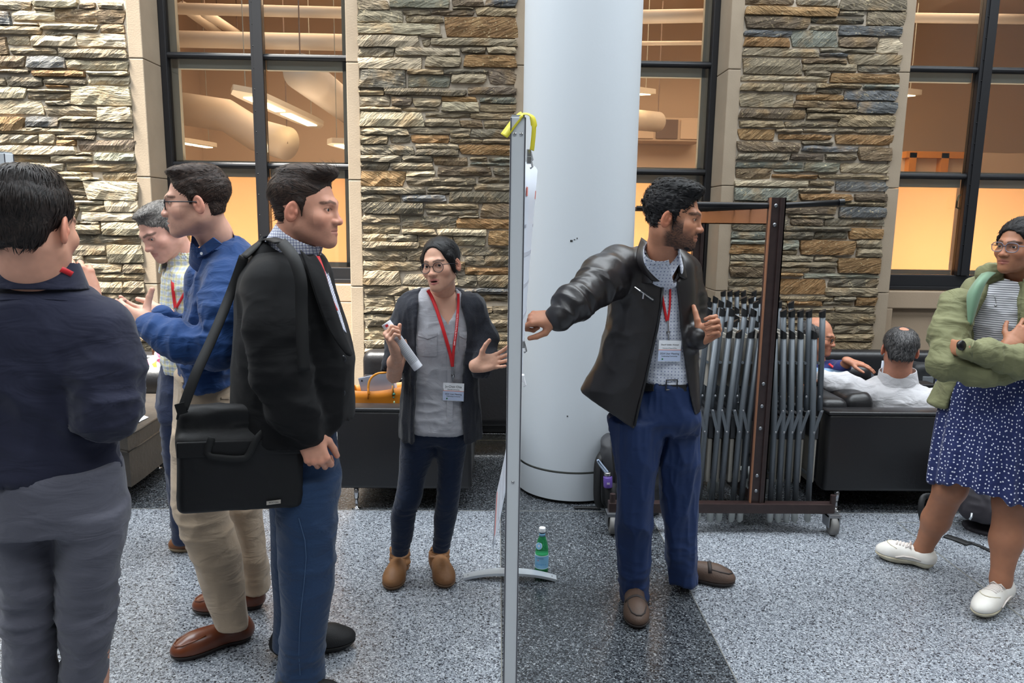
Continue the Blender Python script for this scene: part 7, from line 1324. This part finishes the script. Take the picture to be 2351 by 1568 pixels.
# curved bench at the left
def bench():
    t = thing('curved_bench', (-2.4, 4.95, 0), 'worn dark leather curved bench with papers on it at the left', 'bench')
    e = [G(292,1002,.43), G(320,986,.43), G(345,970,.43), G(368,955,.43), G(386,942,.43)]; e = [A3(-3.6,4.35,.43)]+[A3(-3.0,4.42,.43)]+e
    bk = [A3(-3.7,5.10,.43), A3(-3.1,5.10,.43)]+[A3(min(p[0]-.06, -2.16-.05*(4-i)), max(5.10, p[1]+.04), .43) for i, p in enumerate(e[2:])]
    def prism(z0, z1, grow, name, mat):
        f = [p+nrm(p-b)*A3(1,1,0)*grow for p, b in zip(e, bk)]; V = []
        for z in (z0, z1): V += [(p[0],p[1],z) for p in f]+[(p[0],p[1],z) for p in bk[::-1]]
        n = len(f)*2; Fc = [tuple(range(n)), tuple(range(2*n-1,n-1,-1))]+[(i,(i+1)%n,n+(i+1)%n,n+i) for i in range(n)]; return MB().poly(V, Fc).build(name, mat, t)
    prism(.34, .43, .0, 'seat_cushion', 'sofa_worn'); prism(.13, .335, -.015, 'base', 'sofa_worn')
    MB().tube([A3(*p)+A3(0,0,.0) for p in e], .007, 8).build('piping', 'sofa_worn', t, True); MB().tube([p-A3(0,0,.088) for p in e], .007, 8).build('piping', 'sofa_worn', t, True)
    q = [p*A3(1,1,0) for p in bk]; g = [[p+A3(0,.0,.40), p+A3(.0,-.02,.52), p+A3(0,.0,.60)] for p in q]; MB().sheet(g, .12).build('backrest', 'sofa_leather', t, True)
    for px, py in ((363,1074),(370,1057)): b = G(px,py); leg(t, b[0], b[1], .14)
bench()
for k, (a, lab) in enumerate(((((262,945),(300,938),(322,968),(268,978)), 'printed white sheet of paper with a red mark on the curved bench'), (((295,940),(341,958),(312,972),(285,962)), 'blank white sheet of paper under the printed one on the curved bench'))):
    o = [G(px, py, .434+.003*(1-k)) for px, py in a]; t = thing('paper_sheet', tuple(o[0]), lab, 'paper'); MB().sheet([[o[0],o[1]],[o[3],o[2]]], .002).build('sheet', 'paper', t)
    if k == 0: c_ = o[2]*.75+o[0]*.25; MB().obox(c_+A3(0,0,.0022), A3(.016,0,0), A3(0,.008,0), A3(0,0,.0006)).build('red_mark', 'red_print', t)
# low sofa behind with the floral bag
t = thing('sofa', (-2.6, 5.35, 0), 'black leather sofa against the stone wall at the left', 'sofa'); soft('backrest', (-2.75, 5.50, .36), (.95,.09,.27), 'sofa_leather', t, .04); MB().box(-3.7, -1.8, 5.24, 5.46, .13, .42, .03).build('seat', 'sofa_leather', t)
for x in (-3.5,-1.9): leg(t, x, 5.28); leg(t, x, 5.5)
def floral():
    m = bpy.data.materials.new('floral'); m.use_nodes = True; nt = m.node_tree; b = nt.nodes['Principled BSDF']; tc = nt.nodes.new('ShaderNodeTexCoord'); v = nt.nodes.new('ShaderNodeTexVoronoi'); v.inputs['Scale'].default_value = 24; nt.links.new(tc.outputs['Object'], v.inputs['Vector']); s_ = nt.nodes.new('ShaderNodeSeparateColor'); nt.links.new(v.outputs['Color'], s_.inputs[0]); r = nt.nodes.new('ShaderNodeValToRGB'); r.color_ramp.interpolation = 'CONSTANT'; e = r.color_ramp.elements; e[0].color = (*srgb(236,236,232),1); e[1].position = .45; e[1].color = (*srgb(226,110,140),1)
    for p, c in ((.58,srgb(60,92,92)),(.7,srgb(240,240,236)),(.82,srgb(228,190,60)),(.9,srgb(240,150,170))): e.new(p).color = (*c, 1)
    nt.links.new(s_.outputs[0], r.inputs[0]); nt.links.new(r.outputs[0], b.inputs['Base Color']); b.inputs['Roughness'].default_value = .8; MATS['floral'] = m
    pm('handle_brown', srgb(150,98,60), .5); c = P(365,830,5.34); t = thing('cloth_bag', tuple(c*A3(1,1,0)+A3(0,0,.42)), 'white cloth bag with colourful flower print on the sofa at the left', 'bag')
    z1 = P(365,803,5.34)[2]; garment('bag_body', [('u', ec((c[0],5.34,.47),(c[0]+.03,5.35,z1-.02),(.17,.06),(.05,.03),(1,0,0)), .02)], .008, 'floral', t, folds=[(.012,(9,9,9),None,1,3)])
    MB().tube([(c[0]-.02,5.3,z1-.03),(c[0]-.01,5.29,z1+.03),(c[0]+.05,5.29,z1+.035),(c[0]+.08,5.3,z1-.06)], .008, 8).build('handle', 'handle_brown', t, True)
floral()
# ---- orange tote with a laptop
def tote():
    pm('tote_orange', srgb(196,120,28), .45, bump=(300,.15,.001), mix=(4, srgb(178,104,22), .5)); pm('tote_strap', srgb(214,140,48), .45); pm('silver', srgb(170,176,192), .35, .6); pm('jade', srgb(40,96,78), .4); pm('jade_pale', srgb(150,176,140), .3)
    y = 4.42; B = lambda px, py, d=0: P(px, py, y+d); o = B(865,935); t = thing('tote_bag', tuple(o), 'orange leather tote bag on the black armchair', 'bag')
    z0 = .452; z1 = B(860,890)[2]; xa, xb = B(808,900)[0], B(935,900)[0]
    def wall(yy, bend, name):
        g = []
        for i in range(13):
            u = i/12; x = xa+(xb-xa)*u; g.append([(x, yy+bend*math.sin(math.pi*u)*(v)**1.0, z0+(z1-z0+.03*u-.015*math.sin(math.pi*u))*v) for v in (0,.25,.5,.75,1)])
        return MB().sheet(g, .004).build(name, 'tote_orange', t, True)
    wall(y-.07, -.02, 'front_panel'); wall(y+.07, .02, 'back_panel'); MB().box(xa, xa+.005, y-.07, y+.07, z0, z1).build('side_panel', 'tote_orange', t); MB().box(xb-.005, xb, y-.07, y+.07, z0, z1+.03).build('side_panel', 'tote_orange', t); MB().box(xa, xb, y-.072, y+.072, z0-.004, z0+.004).build('base_panel', 'tote_orange', t)
    f = y-.095; p = lambda px, py: P(px, py, f)
    for a in (((846,905),(846,884),(852,868),(866,858),(885,855),(898,850)), ((901,880),(901,868),(899,855),(896,850))):
        ribbon('strap', [p(*q) for q in a], .013, 'tote_strap', t, .004)
    for px, py in ((845,900),(901,893)): MB().tube([p(px,py-8), p(px,py+16)], .0085, 10, flat=.35).build('strap_tab', 'tote_orange', t, True); [MB().lathe(p(px,py-6+14*k)-A3(0,.004,0), [(.0028,0),(.002,.002)], 8, (0,-1,0)).build('stud', 'metal', t) for k in (0,1)]
    MB().tube([p(901,882), p(903,895), p(904,903)], .0025, 6).lathe(p(904,905), [(.001,-.010),(.010,-.004),(.011,.002),(.004,.010)], 8).lathe(p(904,912)-A3(0,.004,0), [(.001,-.006),(.007,0),(.001,.006)], 8, (1,0,.3)).build('jade_charm', 'jade', t, True); MB().lathe(p(905,924), [(.001,-.010),(.0055,-.003),(.0045,.006),(.001,.010)], 12).build('charm_bead', 'jade_pale', t, True)
    l = thing('laptop', tuple(B(860,880)), 'silver laptop sticking out of the orange tote bag', 'laptop'); a, b, c_, d_ = P(822,868,y-.02), P(898,852,y-.02), P(912,905,y-.01), P(822,908,y-.01)
    X = nrm(b-a); up = nrm(np.cross(X, (0,1,0)))*-1; up = up if up[2] > 0 else -up; L = np.linalg.norm(b-a); ctr = a+X*L/2-up*.06; N_ = np.cross(X, up)
    MB().obox(ctr, X*L/2, up*.06, N_*.007, .005).build('laptop_shell', 'silver', l)
    for q in ((-.40,.040),(.40,.040)): MB().lathe(ctr+X*L*q[0]+up*q[1]+(-N_ if N_[1] > 0 else N_)*.007, [(.0062,0),(.006,.0015)], 14, -N_ if N_[1] > 0 else N_).build('rubber_foot', 'ink', l)
    pp = thing('paper_sheet', tuple(P(905,870,y+.03)), 'white sheet of paper standing behind the laptop in the orange bag', 'paper'); MB().sheet([[P(860,862,y+.02), P(908,856,y+.02)],[P(862,905,y+.02), P(913,905,y+.02)]], .002).build('sheet', 'paper', pp)
tote()
# ---- backpacks and bags on the floor and the ledge
pm('pack_grey', srgb(44,45,48), .6, bump=(500,.3,.001), mix=(5, srgb(58,58,62), .6)); pm('pack_black', srgb(20,20,22), .6, bump=(500,.3,.001)); pm('pack_purple', srgb(46,42,48), .65, bump=(300,.3,.001)); pm('bottle_purple', srgb(96,72,150), .4); pm('strap_blue', srgb(180,196,220), .5)
def backpack_grey():
    o = G(1432,1182); y = 4.06; t = thing('backpack', (P(1432,1100,y)[0], y, 0), 'dark grey backpack leaning on the white column behind the leather-jacketed man', 'backpack'); Z = lambda px, py, d=0: P(px, py, y+d)
    garment('pack_body', [('u', loft([S(1388,1510,1185,y,.10)[:2]+(.005,)+S(1388,1510,1185,y,.10)[3:], S(1382,1516,1150,y,.12), S(1378,1516,1080,y,.12), S(1380,1512,1030,y,.11), S(1395,1500,1002,y+.02,.08), S(1415,1480,994,y+.02,.05)], 2.8), .02)], .008, 'pack_grey', t, folds=[(.008,(8,8,6),None,1,4)])
    for k in range(4): px = 1402+k*9; MB().tube([Z(px,1010,-.10), Z(px+4,1040,-.125), Z(px+8,1090,-.13), Z(px+8,1150,-.13)], .0045, 6).build('zip_rib', 'pack_black', t, True)
    MB().sheet([[Z(1388,1112,-.125), Z(1402,1108,-.14), Z(1418,1110,-.135)],[Z(1390,1150,-.12), Z(1404,1150,-.14), Z(1420,1152,-.13)],[Z(1396,1172,-.10), Z(1406,1178,-.12), Z(1420,1180,-.11)]], .006).build('side_pocket', 'pack_black', t, True)
    ribbon('strap', [Z(1392,1030,.0), Z(1374,1060,-.04), Z(1371,1110,-.06), Z(1372,1150,-.06), Z(1380,1165,-.05)], .045, 'pack_black', t, .010, facing=(-.7,-.7,0)); ribbon('strap', [G(1378,1170)+A3(0,0,.012), G(1350,1168)+A3(0,0,.008), G(1318,1168)+A3(0,0,.008)], .026, 'pack_black', t, .004, facing=(0,0,1))
    b = thing('drink_bottle', tuple(Z(1398,1112,-.135)), 'small purple bottle with steel cap in the side pocket of the grey backpack', 'bottle'); c_ = Z(1396,1118,-.145); d = nrm(A3(-.06,0,1)); MB().lathe(c_, [(.024,0),(.025,.004),(.025,.058),(.022,.062)], 20, d).build('bottle_body', 'bottle_purple', b, True); MB().lathe(c_+d*.062, [(.0205,0),(.0205,.022),(.018,.024)], 18, d).build('cap', 'metal', b, True)
    ribbon('carry_loop', [c_+d*.086, c_+d*.105+A3(-.03,0,.02), c_+d*.11+A3(-.055,0,.045), c_+d*.10+A3(-.045,0,.03), c_+d*.082+A3(-.01,0,0)], .012, 'strap_blue', b, .003); text_obj('bottle_print', 'BE', c_+A3(-.003,-.0255,.028), (1,0,0), d, .016, 'white_ink', b)
backpack_grey()
def backpack_dark():
    o = G(2215,1236); y = o[1]+.12; t = thing('backpack', (P(2225,1180,y)[0], y, 0), 'dark backpack lying on the floor behind the legs of the woman in the skirt', 'backpack'); Z = lambda px, py, d=0: P(px, py, y+d)
    garment('pack_body', [('u', loft([S(2190,2330,1240,y,.14)[:2]+(.004,)+S(2190,2330,1240,y,.14)[3:], S(2180,2335,1215,y,.16), S(2190,2330,1170,y,.15), S(2205,2320,1130,y,.13), S(2225,2310,1100,y,.10), S(2245,2295,1085,y,.06)], 2.5), .02)], .009, 'pack_purple', t, folds=[(.014,(7,7,7),None,1,4)])
    MB().tube([Z(2231,1178,-.16), Z(2230,1187,-.17), Z(2226,1193,-.17)], .005, 6).build('zip_pull', 'alu_light', t, True); ribbon('strap', [Z(2150,1140), Z(2122,1140,-.02), Z(2114,1165,-.04), Z(2118,1195,-.05)], .03, 'pack_black', t, .006, facing=(-.5,-.8,0))
    ribbon('strap', [G(2170,1232)+A3(0,0,.006), G(2200,1242)+A3(0,0,.006), G(2225,1252)+A3(0,0,.006)], .05, 'pack_black', t, .006, facing=(0,0,1)); ribbon('strap', [G(2222,1246)+A3(0,0,.006), G(2250,1256)+A3(0,0,.006), G(2275,1268)+A3(0,0,.006)], .02, 'pack_black', t, .004, facing=(0,0,1))
backpack_dark()
def ledge_bags():
    pm('bag_dark', srgb(30,31,34), .6, bump=(300,.3,.002)); pm('bag_grey', srgb(104,108,112), .6); pm('bag_blue', srgb(30,52,120), .5)
    y = 5.30; a = P(2112,868,y); t = thing('camera_bag', (a[0], y, .44), 'black and grey bag on the sofa behind the man in the white shirt', 'bag')
    garment('bag_body', [('u', bx(P(2112,858,y), (.085,.08,.08), None, .04), 0)], .008, 'bag_dark', t, folds=[(.006,(9,9,9),None,1,2)]); MB().box(a[0]-.03, a[0]+.05, y-.09, y-.078, a[2]-.05, a[2]+.03, .006).build('front_pocket', 'bag_grey', t); MB().tube([P(2095,848,y), P(2105,836,y), P(2118,836,y), P(2128,850,y)], .008, 8).build('handle', 'bag_dark', t, True)
    b = P(2146,868,y); t = thing('gift_bag', (b[0], y, .62), 'blue bag with white lettering beside the black bag on the sofa', 'bag'); MB().box(b[0]-.05, b[0]+.09, y-.05, y+.05, b[2]-.10, b[2]+.075, .004).build('bag_body', 'bag_blue', t); text_obj('bag_text', 'Fedl', b+A3(.0,-.052,-.0), (.3,0,.95), (-.95,0,.3), .05, 'white_ink', t)
    for tt in (t,): pass
ledge_bags()
tb = thing('tablet', tuple(P(2026,855,4.75)), 'thin tablet held up in front of the man in the white shirt', 'tablet'); MB().sheet([[P(2021,868,4.72), P(2026,828,4.75)],[P(2050,868,4.85), P(2050,828,4.88)]], .008).build('screen', 'poster', tb)
